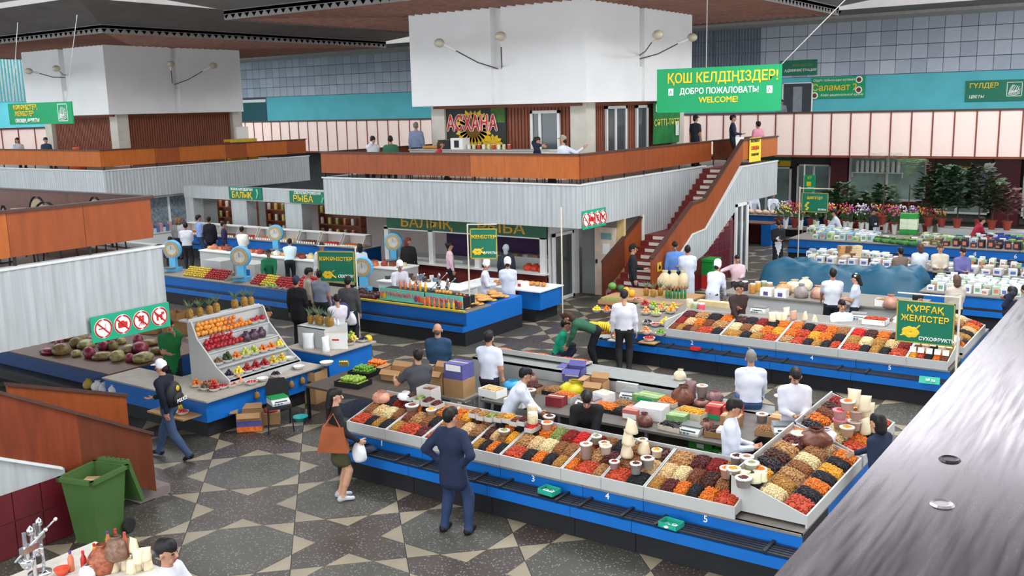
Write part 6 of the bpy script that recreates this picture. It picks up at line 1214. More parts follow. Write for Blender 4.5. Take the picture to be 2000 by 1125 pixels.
# ------------------------------------------------------------------ middle row: apples, juice, bread
def pyramid(fr, x0, x1, y0, z, nx, ny, nz, where):
    r = FRUIT[fr][1]; dx = (x1-x0)/nx; st_ = 1.25
    o = thing('fruit_stand', 'sloping stand under the fruit '+where, 'display stand', (x0, y0-.05, z)); MB().prism([(0, 0), (ny*r*1.95+.06, 0), (ny*r*1.95+.06, ny*r*st_)], 'x', 0, x1-x0).build('sloping_board', M_TRAYB, o); MB().box(0, ny*r*1.95+.06, 0, x1-x0, ny*r*1.95+.09, ny*r*st_).build('back_board', M_TRAY, o)
    for l in range(nz):
        for j in range(ny-l):
            for i in range(nx-(l if ny > 1 else 0)):
                fruit(fr, (x0+(i+.5+l*.5)*dx, y0+j*r*1.95+l*r*.8, z+.01+l*r*1.45+(j+.5)*r*st_), '%s stacked %s' % (fr.replace('_', ' '), where), '%s %s' % (fr, where))
for k, (px0, px1, fr, n) in enumerate([(333, 352, 'yellow_apple', 6), (356, 372, 'yellow_apple', 5), (374, 410, 'red_apple', 9), (462, 480, 'red_apple', 5), (482, 505, 'yellow_apple', 6), (506, 545, 'red_apple', 11), (546, 572, 'pomegranate', 6), (574, 590, 'yellow_apple', 4)]):
    a, b = A(px0, 540+(px0-330)*.13, .92), A(px1, 540+(px1-330)*.13, .92)
    pyramid(fr, a[0], b[0]+.1, 18.72, .86, n, 5, 2, ('left of the first blue dial scale', 'behind the grey fascia corner', 'in the red heap behind the first dial scale', 'at the left of the long red bank', 'in the yellow patch of the red bank', 'in the long red bank', 'at the right of the red bank', 'at the far right of the apple bank')[k])
for k in range(9):
    p = A(474+12*k, 566+1.6*k, .95); o = bowl((p[0], 18.66, .86), ('green_apple' if k < 2 else 'red_apple'), 8, '%s along the front of the apple counter' % ordn(k+1), .9)
fruit_crate('black crate of mandarins at the end of the apple bank', (A(590, 530, .95)[0], 19.4, .86), .5, .4, 'mandarin', 7, 5, 3)
dial_scale('sky blue dial scale beside the man in the black sweater', (A(357, 520, .9)[0]+.3, 19.3, .86), .45, 1.05); dial_scale('sky blue dial scale in the middle of the apple counter', (A(460, 545, .9)[0]+.2, 19.1, .86), .45, 1.1); dial_scale('sky blue dial scale at the juice counter with a painted dial', (-18.75, 19.6, .86), .45, 1.0)
for k, (px, py) in enumerate([(770, 480), (540, 460)]):
    p = A(px, py+25, 1.0); dial_scale(('sky blue dial scale before the fish shop windows', 'sky blue dial scale at the fish counters')[k], (p[0], p[1], .86), .45, 1.05, ped=.86)
carton('white cool box behind the apple counter', A(432, 535, .5)[:2]+(0,), .9, .7, 1.0, M_TRAY, 0); carton('white freezer chest behind the second dial scale', A(495, 535, .5)[:2]+(0,), 1.0, .7, .9, M_TRAY, 0, prnt=[(M_BLUE, .5, .8, .5)])
# cheese and sausage counter in the second line
o = thing('market_counter', 'white cheese and sausage counter behind the apple stall', 'counter', (-29.5, 22.4, 0)); MB().box(0, 0, 0, 9.6, .9, .3).build('plinth', M_PLINTH, o); MB().box(0, 0, .3, 9.6, .9, .92).build('body', M_TRAY, o); MB().box(-.02, -.03, .92, 9.62, .93, .96).build('worktop', M_SW, o)
cz = [(206, 150, 80), (214, 196, 150), (150, 60, 50), (190, 120, 96), (226, 222, 210), (120, 60, 44), (206, 110, 60)]
for k in range(34):
    x = -29.3+k*.275; c = cz[(k*3) % 7]; kind = k % 3
    if kind == 0: o = MB().lathe([(0, 0), (.12, 0), (.13, .05), (.11, .10), (0, .11)], 12).build('cheese_wheel', mat('cheese_%d' % ((k*3) % 7), c, .5, var=.2), None, (x, 22.75+.2*math.sin(k), .96), smooth=True); tag(o, 'round cheese, %s along the white cheese counter' % ordn(k+1), 'cheese')
    elif kind == 1: sack('wrapped sausage packet, %s along the white cheese counter' % ordn(k+1), (x, 22.7, .96), .12, .2, mat('cheese_%d' % ((k*3) % 7), c, .5, var=.2), k, cat='packet')
    else: carton('small box of delicacies, %s along the white cheese counter' % ordn(k+1), (x, 22.8, .96), .2, .2, .12, mat('cheese_%d' % ((k*3) % 7), c, .5, var=.2), 0, 'ck')
# juice boards, bottles, breads
bdm = mat('juice_board_teal', (110, 200, 180), .5, var=.08)
for k, (x0, x1, lb) in enumerate([(-17.35, -15.85, 'left'), (-15.8, -14.6, 'right')]):
    o = thing('juice_board', 'turquoise printed juice board, %s of two on the middle counter' % lb, 'sign', ((x0+x1)/2, 18.72, .9)); W = x1-x0
    MB().box(-W/2, 0, 0, W/2, .02, .32).build('board', bdm, o); text('lettering', 'НАТУРАЛЬНЫЙ СОК', .15, mat('juice_letter', (206, 96, 110), .5, var=0), o, (-.05, -.006, .17), bold=.03, sx=.92 if k == 0 else .7)
    for (fx, c) in ((-.44, (224, 120, 40)), (-.38, (206, 190, 60)), (.40, (210, 60, 50)), (.33, (120, 60, 110)), (.46, (226, 110, 60))): MB().ball((fx*W, -.01, .12), (.06, .008, .08), 8, 6).build('fruit_picture', mat('jp_%d_%d' % c[:2], c, .5), o)
    MB().box(-W/2, .06, 0, W/2, .5, .28).build('rack_box', M_BLK, o)
for k in range(6): bottle('orange juice bottle above the left juice board', (-16.85+k*.17, 18.98, 1.18), (222, 120, 70) if k < 4 else (230, 170, 40), .26, .036, (230, 170, 140), 'juice bottles above the left board')
for k in range(8): bottle('juice bottle standing before the right juice board', (-15.75+k*.155, 18.64, .9), (222, 110, 66) if k < 5 else ((230, 170, 40) if k < 7 else (110, 40, 50)), .26, .036, (226, 150, 120), 'juice bottles before the right board')
for k in range(9): fruit('grapefruit' if k < 6 else 'mandarin', (-15.6+.11*(k % 9), 18.95, 1.18), 'citrus fruit on the rack above the right juice board', 'citrus on the juice rack', 'citrus fruit')
juicer('chrome lever juicer, left one at the juice counter', (-16.9, 19.7, .86), .3, 1.0); juicer('chrome lever juicer, middle one at the juice counter', (-16.2, 19.75, .86), .3, 1.1); juicer('chrome lever juicer, right one at the juice counter', (-15.7, 19.5, .86), .3, 1.0)
for k in range(30):
    r, i = k // 10, k % 10; o = link('flat_bread', BREAD, None, (-14.72-.2*(k % 3), 18.95+i*.19, .87+r*.045)); o.rotation_euler = (random.uniform(-.12, .12), 0, random.random()*6); tag(o, 'round flat bread in the pile at the end of the juice counter', 'bread', 'flat breads on the juice counter end')
for k in range(12):
    o = link('bread_loaf', LOAF, None, (-16.0+.2*(k % 8), 22.4-.3*(k // 8), .87)); o.rotation_euler = (0, 0, .3*k); tag(o, 'golden loaf on the white cloth of the bread table', 'bread', 'loaves on the bread table')
carton('white box on the bread table cloth', (-15.5, 22.0, .87), .36, .24, .16, M_SW, 0); carton('second white box with red label on the bread table', (-15.1, 22.05, .87), .34, .24, .16, M_SW, 0, prnt=[(M_SRED, .2, .7, .3)])
o = thing('white_table', 'white covered preparation table behind the bread sellers', 'table', (-17.75, 20.6, 0)); MB().box(0, 0, 0, 1.6, .8, .9).build('table_skirt', M_SW, o); MB().box(-.04, -.04, .9, 1.64, .84, .93).build('table_top', M_SW, o)
o = thing('display_table', 'white paper covered table of small goods behind the juicers', 'table', (-19.4, 20.9, 0)); MB().box(0, 0, 0, 1.8, .8, .86).build('table_skirt', M_SW, o); MB().box(-.04, -.04, .86, 1.84, .84, .89).build('table_top', M_SW, o)
for k in range(14): carton('small goods box, %s on the paper covered table' % ordn(k+1), (-19.3+.13*k, 21.2+.15*(k % 3), .89), .11, .12, .1+.04*(k % 3), mat('smallgoods_%d' % (k % 5), [(60, 60, 66), (200, 200, 206), (120, 90, 60), (90, 120, 150), (170, 60, 60)][k % 5], .5), .2*k)
for k in range(12): sack('dark packet of dried berries, %s left of the juice boards' % ordn(k+1), (-18.1+.12*(k % 5)-.5*(k // 10), 18.75+.25*(k//5), .86), .09, .16, mat('berry_packet', (74, 36, 36), .35, var=.5, scale=30), k)
# ------------------------------------------------------------------ fish shop below the middle mezzanine
fs = thing('fish_shop', 'white framed fish shop with purple back wall under the mezzanine', 'shop', (-22.0, 24.2, 0))
MB().box(0, 0, 0, 6.3, .1, .82).build('front_panel', mat('shop_dark_red', (110, 38, 32), .55, var=.1), fs); MB().box(-.05, -.12, .82, 6.35, .5, .87).build('sill', M_FRAME, fs)
for x in (0, 1.9, 3.75, 6.2): MB().box(x-.08, -.02, .87, x+.1, .1, 2.0).build('post', M_FRAME, fs)
MB().box(-.08, -.02, 1.9, 6.3, .1, 1.98).build('head_rail', M_FRAME, fs); MB().box(1.2, 1.7, 0, 6.3, 1.8, 2.38).build('back_wall', mat('purple_wall', (62, 34, 78), .7), fs); MB().box(0, .1, 0, 6.3, 1.7, .3).build('shop_floor', M_CONC, fs)
MB().box(.3, .5, .5, 2.8, 1.3, .95).build('chest', M_FRAME, fs); MB().box(3.0, 1.2, .5, 6.2, 1.6, 1.1).build('chest', M_FRAME, fs)
window('door_6', 24.35, 0, 25.5, 2.05, -15.55, axis='x', mull=()); struct(MB().box(-15.66, 24.3, 0, -15.6, 26.0, 2.4).build('wall_shop_side', M_FRAME))
for k in range(14): carton('frozen fish tray, %s behind the fish shop glass' % ordn(k+1), (-18.6+.19*k, 25.55, 1.1+.12*(k % 2)), .17, .26, .08, mat('fishtray_%d' % (k % 4), [(130, 120, 110), (170, 120, 80), (90, 80, 76), (190, 180, 170)][k % 4], .4, var=.3), .1)
for k in range(3): sack('red plastic bag of fish, %s at the right fish shop window' % ordn(k+1), (-16.5+.25*k, 24.5, .87), .16, .22, mat('red_poly', (210, 70, 40), .4), k)
# grey framed fish counters between the mezzanines
gf = thing('fish_counter_frame', 'grey metal clad frame of pillars above the fish counters', 'frame', (-35.6, 26.5, 0))
for x in (0, 3.0, 6.2): MB().box(x, 0, 0, x+(.55 if x == 0 else .95), .5, 2.3).build('pillar', M_CORR, gf)
MB().box(0, -.03, 2.3, 11.5, .5, 2.8).build('top_band', M_CORR, gf)
fc = blue_stall('blue fish counter with glass cases between the mezzanines', -34.9, 25.3, 10.7, 1.0, top=.92)
for k in range(9):
    o = thing('glass_case', 'glass fronted chilled case, %s along the blue fish counter' % ordn(k+1), 'display case', (-34.7+k*1.15, 25.55, .92)); MB().box(0, .5, 0, 1.05, .55, .42).build('case_back', M_FRAME, o); MB().prism([(0, 0), (.5, 0), (.5, .4), (.25, .4)], 'x', 0, .02).build('case_end', M_CLEAR, o); MB().prism([(0, 0), (.5, 0), (.5, .4), (.25, .4)], 'x', 1.03, 1.05).build('case_end', M_CLEAR, o); MB().box(0, .22, .4, 1.05, .55, .43).build('case_top', M_FRAME, o)
    q = heap_mesh(['oa', 'cs', 'ck', 'ra'][k % 4], 1.0, .42, .08, 5, 'fish_pieces'); tag(link('fish_pieces', q, o, (.52, .25, .0)), kind='stuff')
    pr = MB()
    for i in range(8): MB().box(.05+i*.125, -.06, .0, .13+i*.125, -.05, .08).build('price_tag', M_SW, o)
for k in range(3):
    o = thing('goods_shelf', 'brown shelf of tinned fish, %s behind the fish counters' % ordn(k+1), 'shelf', (-34.9+k*3.1, 27.6, 0)); 
    for z in (.9, 1.35, 1.8): MB().box(0, 0, z, 2.3, .3, z+.03).build('shelf_board', M_WOODW, o)
    for x in (0, 2.27): MB().box(x, 0, 0, x+.03, .3, 2.2).build('upright', M_WOODW, o)
    MB().box(0, .3, 0, 2.3, .33, 2.2).build('back_panel', M_WOODW, o)
for k in range(45):
    s, i = k % 3, k // 3; c = [(206, 190, 90), (150, 160, 70), (190, 110, 60), (220, 214, 200)][(i+s) % 4]; jar('tin or jar on the shelves behind the fish counters', (-34.8+3.1*(i // 5)+.42*(i % 5), 27.72, .93+.45*s), .07, .26, c, 'tins behind the fish counters')
# windows of the shop under the left mezzanine
wv = window('window_2', 24.2, .75, 28.0, 2.36, -37.1, axis='x', mull=(.33, .66), glass=mat('shop_glass_goods', (120, 130, 138), .2, var=.4, scale=9)); 
o = thing('window_shelf', 'narrow white shelf inside the far left shop window', 'shelf', (-37.08, 24.2, 0)); MB().box(0, 0, .74, .24, 3.8, .78).build('shelf_board', M_FRAME, o); MB().box(0, .05, 0, .2, 3.75, .74).build('shelf_body', M_FRAME, o)
for k in range(22): carton('blue and white packet, %s in the far left shop window' % ordn(k+1), (-36.95, 24.35+.16*k, .78), .14, .14, .2+.1*(k % 3), mat('winpack_%d' % (k % 3), [(190, 206, 214), (90, 120, 160), (206, 150, 160)][k % 3], .5), 0)
# ------------------------------------------------------------------ third stall: tarpaulin and dairy goods
blue_stall('blue counter under the teal tarpaulin of the third stall', -10.0, 26.9, 4.3, 1.0); blue_stall('blue counter of white dairy boxes in the third stall', -5.6, 26.3, 3.4, 2.4); blue_stall('inner counter of the third stall piled with boxes', -9.9, 29.6, 7.6, 1.95)
tp = MB(); NX, NY = 40, 16
for i in range(NX+1):
    for j in range(NY+1):
        u, v = i/NX, j/NY; x = -10.15+4.6*u; y = 26.75+1.35*v
        edge = min(u, 1-u)*NX/3; ze = .86+.34*min(1, min(v, 1-v)*5)*min(1, edge)+.09*math.sin(u*23+v*3)*math.sin(v*9+u*5)+.06*math.sin(u*9)+.03*math.sin(u*61+v*17)*math.sin(v*23)+.02*math.sin(u*37-v*31)
        if v < .08: ze = .48+.10*math.sin(u*17)
        if v > .92: ze = .6
        if u < .02 or u > .98: ze = min(ze, .6)
        tp.v.append((x+.03*math.sin(v*12), y, ze))
for i in range(NX):
    for j in range(NY): a = i*(NY+1)+j; tp.f.append((a, a+NY+1, a+NY+2, a+1)); tp.m.append(0)
o = tp.build('tarpaulin', mat('teal_tarpaulin', (20, 80, 106), .45, var=.1, scale=3, bump=.25, bscale=7), smooth=True); tag(o, 'teal tarpaulin draped over the goods of the third stall', 'tarpaulin'); sm_ = o.modifiers.new('thick', 'SOLIDIFY'); sm_.thickness = .008
def block(px0, py0, px1, py1, z, n, w, h, cols_, lb, gp, cat='box', rows_=1, ylift=0, nm='goods_packet'):
    for r in range(rows_):
        for k in range(n):
            f = (k+.5)/n; p = A(px0+(px1-px0)*f, py0+(py1-py0)*f, z); c = cols_[(k*7+r*3) % len(cols_)]; hh = h*(1+.3*math.sin(k*2.3+r))
            key = 'bx_%g_%g' % (w, h)+str(c)
            if key not in HEADS: HEADS[key] = (MB().box(-w/2, -w/2, 0, w/2, w/2, h).mesh('packet_body', mat('pk_%d_%d_%d' % c, c, .5, var=.08)), MB().box(-w*.3, -w/2-.004, h*.25, w*.3, -w/2, h*.7).mesh('printed_label', mat('pkl_%d' % (sum(c) % 3), [(120, 160, 120), (90, 110, 170), (206, 120, 90)][sum(c) % 3], .5)))
            o = thing(nm, lb, cat, (p[0], p[1]+.26*r, z+ylift*r), .1*math.sin(k*3.1), gp); o.scale = (1, 1, hh/h); link('packet_body', HEADS[key][0], o); link('printed_label', HEADS[key][1], o)
Wc = [(228, 228, 226), (216, 218, 220), (206, 214, 206)]
block(1885, 555, 1998, 580, .86, 14, .15, .16, Wc, 'white dairy carton on the right of the third stall', 'dairy cartons of the third stall', rows_=3, nm='dairy_carton'); block(1578, 500, 1640, 500, .86, 9, .18, .16, Wc+[(150, 160, 170)], 'white packet on the left back of the third stall', 'white packets of the third stall', rows_=2, nm='flour_packet')
block(1682, 500, 1735, 505, .86, 8, .2, .12, Wc, 'pale tray on the inner counter of the third stall', 'pale trays of the third stall', rows_=2, nm='pale_tray'); block(1890, 520, 1990, 530, .86, 14, .14, .22, [(226, 228, 226), (150, 180, 140), (60, 50, 56)], 'bottle shaped dairy packet at the back right of the third stall', 'tall dairy packets of the third stall', rows_=2, nm='dairy_bottle')
for k in range(18): carton('orange brown tea box, %s in the tall stack of the third stall' % ordn(k+1), (*A(1648+11*(k % 3), 505, .9)[:2], .86+.075*(k // 3)), .34, .24, .07, mat('tea_box_%d' % (k % 3), [(200, 150, 90), (120, 80, 56), (214, 190, 150)][k % 3], .6), .05*k)
block(1740, 512, 1790, 518, .86, 6, .22, .16, [(150, 140, 136), (196, 130, 96), (60, 60, 66), (206, 200, 196)], 'mixed goods bundle beside the tall tea stack', 'mixed bundles of the third stall', nm='goods_bundle')
# ------------------------------------------------------------------ fourth stall and flowers
for (a, b, nm, px) in [(-11.95, -9.3, 'behind the herbs sign post', 1680), (-9.3, -6.9, 'behind the two women talking', 1757), (-6.9, -4.4, 'behind the woman in violet', 1905), (-4.4, -1.2, 'at the right edge of the picture', 1985)]:
    o = blue_stall('blue counter of the fourth stall '+nm, a, 34.6, b-a, 2.65); q = {1680: '1', 1757: '2', 1905: '4', 1985: '6'}[px]; text('numeral', q, .2, M_SW, o, (aty(px, 480, 34.76)[0]-a, .155, .68), bold=.01)
block(1578, 455, 1650, 463, .86, 12, .17, .2, [(214, 220, 226), (150, 190, 214), (190, 206, 140), (226, 226, 226)], 'bagged groceries on the left of the fourth stall', 'bagged groceries of the fourth stall', rows_=4, nm='grocery_bag'); block(1650, 462, 1690, 466, .86, 9, .14, .16, [(70, 60, 60), (200, 160, 80), (226, 226, 226)], 'jars and boxes stacked on the fourth stall', 'stacked jars of the fourth stall', rows_=4, nm='jam_jar')
block(1905, 470, 1945, 474, .86, 9, .13, .2, [(52, 46, 60), (216, 216, 220)], 'dark jar with pale lid on the fourth stall', 'dark jars of the fourth stall', rows_=3, nm='pickle_jar'); block(1948, 476, 1998, 482, .86, 11, .14, .24, [(30, 60, 140), (40, 70, 160), (120, 190, 90)], 'blue packet on the right of the fourth stall', 'blue packets of the fourth stall', rows_=3, nm='pasta_packet'); block(1800, 466, 1880, 474, .86, 12, .17, .14, [(170, 180, 140), (206, 206, 200), (120, 140, 100)], 'tray of greens on the fourth stall', 'green trays of the fourth stall', rows_=3, nm='greens_tray')
def grid_goods(x0, x1, y0, y1, z, nx, ny, w, h, cols_, lb, gp, nm='goods_packet'):
    for j in range(ny):
        for k in range(nx):
            c = cols_[(k*5+j*3+(k*j) % 4) % len(cols_)]; key = 'bx_%g_%g' % (w, h)+str(c)
            if key not in HEADS: HEADS[key] = (MB().box(-w/2, -w/2, 0, w/2, w/2, h).mesh('packet_body', mat('pk_%d_%d_%d' % c, c, .5, var=.08)), MB().box(-w*.3, -w/2-.004, h*.25, w*.3, -w/2, h*.7).mesh('printed_label', mat('pkl_%d' % (sum(c) % 3), [(120, 160, 120), (90, 110, 170), (206, 120, 90)][sum(c) % 3], .5)))
            o = thing(nm, lb, nm.replace('_', ' '), (x0+(x1-x0)*(k+.5)/nx+.03*math.sin(k*7+j), y0+(y1-y0)*(j+.5)/ny+.03*math.sin(k*3+j*5), z), .3*math.sin(k*3+j), gp); o.scale = (1, 1, .7+.6*abs(math.sin(k*2.1+j))); link('packet_body', HEADS[key][0], o); link('printed_label', HEADS[key][1], o)
grid_goods(-11.2, -9.0, 34.95, 36.0, .86, 9, 4, .19, .2, [(200, 210, 220), (150, 180, 200), (190, 206, 150), (226, 226, 226)], 'grocery pack on the front left of the fourth stall', 'grocery packs on the fourth stall front', nm='grocery_pack')
grid_goods(-8.9, -6.9, 34.95, 35.7, .86, 8, 3, .2, .13, [(96, 130, 70), (150, 160, 120), (206, 206, 196), (120, 90, 60)], 'small crate of greens at the front of the fourth stall', 'small green crates on the fourth stall front', nm='greens_crate')
grid_goods(-6.8, -1.4, 34.95, 36.0, .86, 20, 4, .18, .22, [(52, 46, 60), (216, 216, 220), (30, 60, 140), (120, 170, 90), (150, 60, 50)], 'jar or packet on the front right of the fourth stall', 'jars and packets on the fourth stall front right', nm='spice_jar')
grid_goods(-5.5, -2.4, 26.6, 28.5, .86, 14, 7, .17, .17, [(228, 228, 226), (216, 218, 220), (206, 214, 206), (176, 196, 176)], 'white dairy box on the front right counter of the third stall', 'dairy boxes on the third stall front right', nm='dairy_box')
grid_goods(-9.8, -2.4, 29.75, 30.5, .86, 22, 3, .22, .15, [(222, 222, 220), (190, 180, 160), (150, 110, 80), (206, 214, 206), (70, 66, 74)], 'mixed box on the inner counter of the third stall', 'mixed boxes on the third stall inner counter', nm='mixed_box')
for k in range(10): sack('bundle of green herbs, %s on the fourth stall' % ordn(k+1), (*A(1700+9*k, 465+k, .95)[:2], .86), .2, .18, mat('herb_green_%d' % (k % 2), [(80, 130, 60), (50, 110, 60)][k % 2], .8, var=.4, scale=18), k, cat='herbs')
for k in range(4): carton('green and white vegetable crate, %s in the stack by the black suited seller' % ordn(k+1), (*A(1775, 455, .9)[:2], .86+.2*k), .6, .4, .19, MATS['green_carton'] if k in (0, 3) else mat('white_green_carton', (206, 216, 190), .6), .1)
# flower stands
o = thing('flower_bench', 'white flower bench with potted plants before the far shops', 'bench', (-7.6, 38.6, 0)); MB().box(0, 0, .95, 7.5, .8, 1.0).build('bench_top', M_TRAY, o); [MB().box(x, 0, 0, x+.08, .8, .95).build('bench_leg', M_TRAY, o) for x in (0, 2.4, 4.9, 7.4)]; MB().box(0, -.03, .75, 7.5, 0, 1.0).build('bench_front', M_TRAY, o)
o = thing('flower_bench', 'low grey bench of cut flowers left of the potted plants', 'bench', (-14.2, 39.4, 0)); MB().box(0, 0, .55, 6.4, 1.0, .6).build('bench_top', M_WTOP, o); [MB().box(x, 0, 0, x+.08, 1.0, .55).build('bench_leg', M_WTOP, o) for x in (0, 3.0, 6.3)]
M_TERR = mat('terracotta', (150, 62, 46), .7)
POTM = MB().lathe([(.10, 0), (.16, .3), (.18, .3), (.18, .34), (.14, .34), (.13, .28), (0, .28)], 12).mesh('pot', M_TERR)
def plant(label, pos, h, spread, n, kind, potm=POTM, c=(48, 84, 44)):
    o = thing('potted_plant', label, 'plant', pos, random.random()*6); link('pot', potm, o); lf = MB(); stem = MB()
    n = int(n*1.8) if kind != 'palm' else n+8
    for k in range(n):
        a = k*2.399; t = (k+.5)/n; base = v3(0, 0, .3)
        if kind == 'palm':
            d = v3(math.cos(a), math.sin(a), 0); b0 = base+v3(0, 0, h*.6); e = v3(-math.sin(a), math.cos(a), 0)
            for q in range(7):
                u0 = q/7; p0 = b0+d*spread*u0+v3(0, 0, h*.45*math.sin(u0*2.4+.5*t)); L = .16*(1-u0*.5); lf.add([p0, p0+e*L+d*.1, p0+d*.08], [(0, 1, 2)]); lf.add([p0, p0-e*L+d*.1, p0+d*.08], [(0, 2, 1)])
        else:
            z = h*(.25+.75*t); rr = spread*(1-abs(t-.45))*(.4+.6*random.random()); p0 = base+v3(rr*math.cos(a), rr*math.sin(a), z); L = .22+.14*random.random(); d = v3(math.cos(a), math.sin(a), random.uniform(-.4, .6)); e = v3(-math.sin(a), math.cos(a), .3)*L*.35
            lf.add([p0, p0+d*L*.5+e, p0+d*L, p0+d*L*.5-e], [(0, 1, 2, 3)])
    stem.tube([(0, 0, .28), (.02, .01, .3+h*.6)], [.03, .015], 5); tag(lf.build('foliage', mat('leaf_%d_%d_%d' % c, c, .55, var=.4, scale=9), stem.build('stem', mat('plant_stem', (80, 70, 44), .8), o)), kind='stuff'); return o
PL = [(1835, 398, 'palm', 2.1, .75, 26, (110, 140, 70), 'tall pale green palm'), (1800, 392, 'palm', 2.3, .9, 22, (70, 104, 60), 'spreading palm left of the pale one'), (1885, 405, 'bush', 2.0, .55, 150, (40, 66, 40), 'tall dark leafy shrub'), (1915, 405, 'bush', 1.9, .5, 150, (44, 72, 44), 'second dark leafy shrub'), (1948, 410, 'bush', 2.0, .5, 140, (52, 60, 48), 'dark shrub with upright twigs'), (1970, 412, 'bush', 1.5, .4, 110, (64, 80, 50), 'shorter green shrub'), (1860, 405, 'bush', 1.6, .5, 120, (46, 78, 46), 'green shrub between palm and dark shrubs'), (1995, 415, 'bush', 1.2, .35, 80, (110, 70, 70), 'reddish leafed pot plant')]
PL += [(1650+27*q, 0, 'bush', 1.0+.35*(q % 3), .5, 110, [(52, 84, 48), (70, 100, 58), (44, 70, 44)][q % 3], 'leafy green shrub %s behind the cut flowers' % ('far left', 'left', 'left of centre', 'right of centre', 'right', 'far right')[q]) for q in range(6)]
for k, (px, py, kd, h, s_, n_, c, lb) in enumerate(PL): p = A(px, (py or 392)+14, 1.0); plant(lb+(' on the white flower bench' if py else ''), (p[0], 39.0, 1.0) if py else (p[0]*1.02, 41.2, .35), h, s_, n_, kd, c=c)
WPOT = MB().lathe([(.07, 0), (.11, .34), (.12, .34), (.10, .3), (0, .3)], 12).mesh('vase', M_SW); fc_ = [(226, 222, 226), (200, 90, 170), (226, 150, 60), (206, 60, 90), (230, 206, 90), (180, 120, 190)]
for k in range(30):
    x = -14.1+.215*k; o = thing('flower_vase', 'vase of cut flowers, %s along the low flower bench' % ordn(k+1), 'flowers', (x, 39.65+.4*math.sin(k*2.2), .6), k*1.0); o.scale = (1, 1, 1.1)
    link('vase', WPOT if k % 3 else POTM, o); c = fc_[(k*5+k//4) % 6]; fl = MB(); st_ = MB()
    for q in range(22):
        a = q*2.4; r_ = .24*math.sqrt((q+.5)/22); p = (r_*math.cos(a), r_*math.sin(a), .62+.35*random.random()); fl.ball(p, .035, 5, 4)
        if q % 3 == 0: st_.tube([(0, 0, .28), p], .008, 4)
    for q in range(24): a = q*2.4; p = v3(.2*math.cos(a)*random.random(), .2*math.sin(a)*random.random(), .4+.3*random.random()); st_.add([p, p+v3(.06*math.cos(a), .06*math.sin(a), .05), p+v3(0, .02, .12)], [(0, 1, 2)])
    tag(fl.build('blossoms', mat('blossom_%d' % ((k*5+k//4) % 6), c, .6, var=.2), o, smooth=True), kind='stuff'); tag(st_.build('stems', mat('stem_green', (64, 100, 54), .7, var=.3), o), kind='stuff')
o = thing('flower_bench', 'low dark bench behind the cut flowers', 'bench', (-12.0, 40.8, 0)); MB().box(0, 0, .3, 4.5, .8, .35).build('bench_top', M_WTOP, o); [MB().box(x, 0, 0, x+.08, .8, .3).build('bench_leg', M_WTOP, o) for x in (0, 2.2, 4.4)]
# shop fronts below the far gallery
def shopfront(n, x0, x1, z0, z1, mull, gl=None): return window('window_%d' % n, x0, z0, x1, z1, 49.3, mull=mull, depth=.12, glass=gl or mat('shop_glass', (110, 132, 128), .15, var=.35, scale=.9, spec=.6))
shopfront(3, -19.5, -16.9, 0.05, 2.45, (.5,)); shopfront(4, -16.6, -14.9, 0.05, 2.6, (.5,)); shopfront(5, -14.0, -10.4, .9, 3.1, (.5,), mat('shop_glass_lit', (150, 176, 166), .15, var=.3, scale=1.2, spec=.6)); shopfront(6, -10.0, -7.6, .4, 3.1, (.4,)); shopfront(7, -6.3, -2.5, .3, 2.3, (.33, .66), mat('shop_glass_warm', (150, 130, 90), .2, var=.5, scale=2))
for k, (x0, x1) in enumerate([(-14.85, -14.05), (-10.38, -10.02), (-7.5, -6.4)]): struct(MB().box(x0, 49.0, 0, x1, 49.4, 3.2).build('trim_%d' % (k+3), M_REDT))
struct(MB().box(-14.0, 49.05, 0, -10.4, 49.35, .9).build('trim_6', M_REDT)); struct(MB().box(-66, 49.25, 0, -20, 49.5, 3.2).build('wall_shops', mat('far_shop_wall', (84, 88, 90), .7, var=.2)))
o, W, H = board('shop_sign', 'pale green shop sign with three grey letters at the far right', -6.2, -2.6, 2.2, 3.12, 49.1, mat('pale_green_sign', (126, 196, 110), .5, var=.08)); txt(o, 'bio', .62, mat('grey_letter', (90, 110, 96), .5, var=0), -.1, .6, bold=.0, sx=1.2); MB().ball((-1.2, -.01, .35), (.35, .01, .15)).build('flower_picture', mat('pink_flower_pic', (210, 150, 170), .5), o); MB().ball((1.0, -.01, .35), (.4, .01, .18)).build('flower_picture', MATS['pink_flower_pic'], o)
o, W, H = board('shop_sign', 'green and yellow shop sign under the gallery beside the stairs', -19.0, -16.9, 2.5, 3.1, 49.1, M_GREEND); MB().box(-1.05, -.02, 0, 1.05, 0, .28).build('yellow_band', M_YEL, o); txt(o, 'СОЛТЭМ', .22, M_GREEND, 0, .15, y=-.025, bold=.03); [MB().box(x, 0, .6, x+.05, .05, 1.25).build('bracket', M_BLK, o) for x in (-.8, .8)]
o, W, H = board('shop_sign', 'dark shop sign with a yellow strip above the palms', -10.0, -7.6, 2.5, 3.1, 49.05, mat('dark_brown_sign', (70, 52, 34), .5)); MB().box(-1.2, -.02, 0, 1.2, 0, .12).build('yellow_band', mat('dull_yellow', (150, 130, 40), .6), o)
for k in range(9): jar('white vase on the shelf inside the far shop window', (-13.6+.24*k, 49.14, 2.28), .09, .55, (226, 228, 222), 'white vases in the far shop window')
o = thing('wall_shelf', 'white shelf of vases in the far shop window', 'shelf', (-13.85, 49.0, 2.22)); MB().box(0, 0, 0, 2.4, .24, .05).build('shelf_board', M_FRAME, o); MB().box(0, .1, -.2, .05, .2, 0).build('bracket', M_FRAME, o); MB().box(2.35, .1, -.2, 2.4, .2, 0).build('bracket', M_FRAME, o)
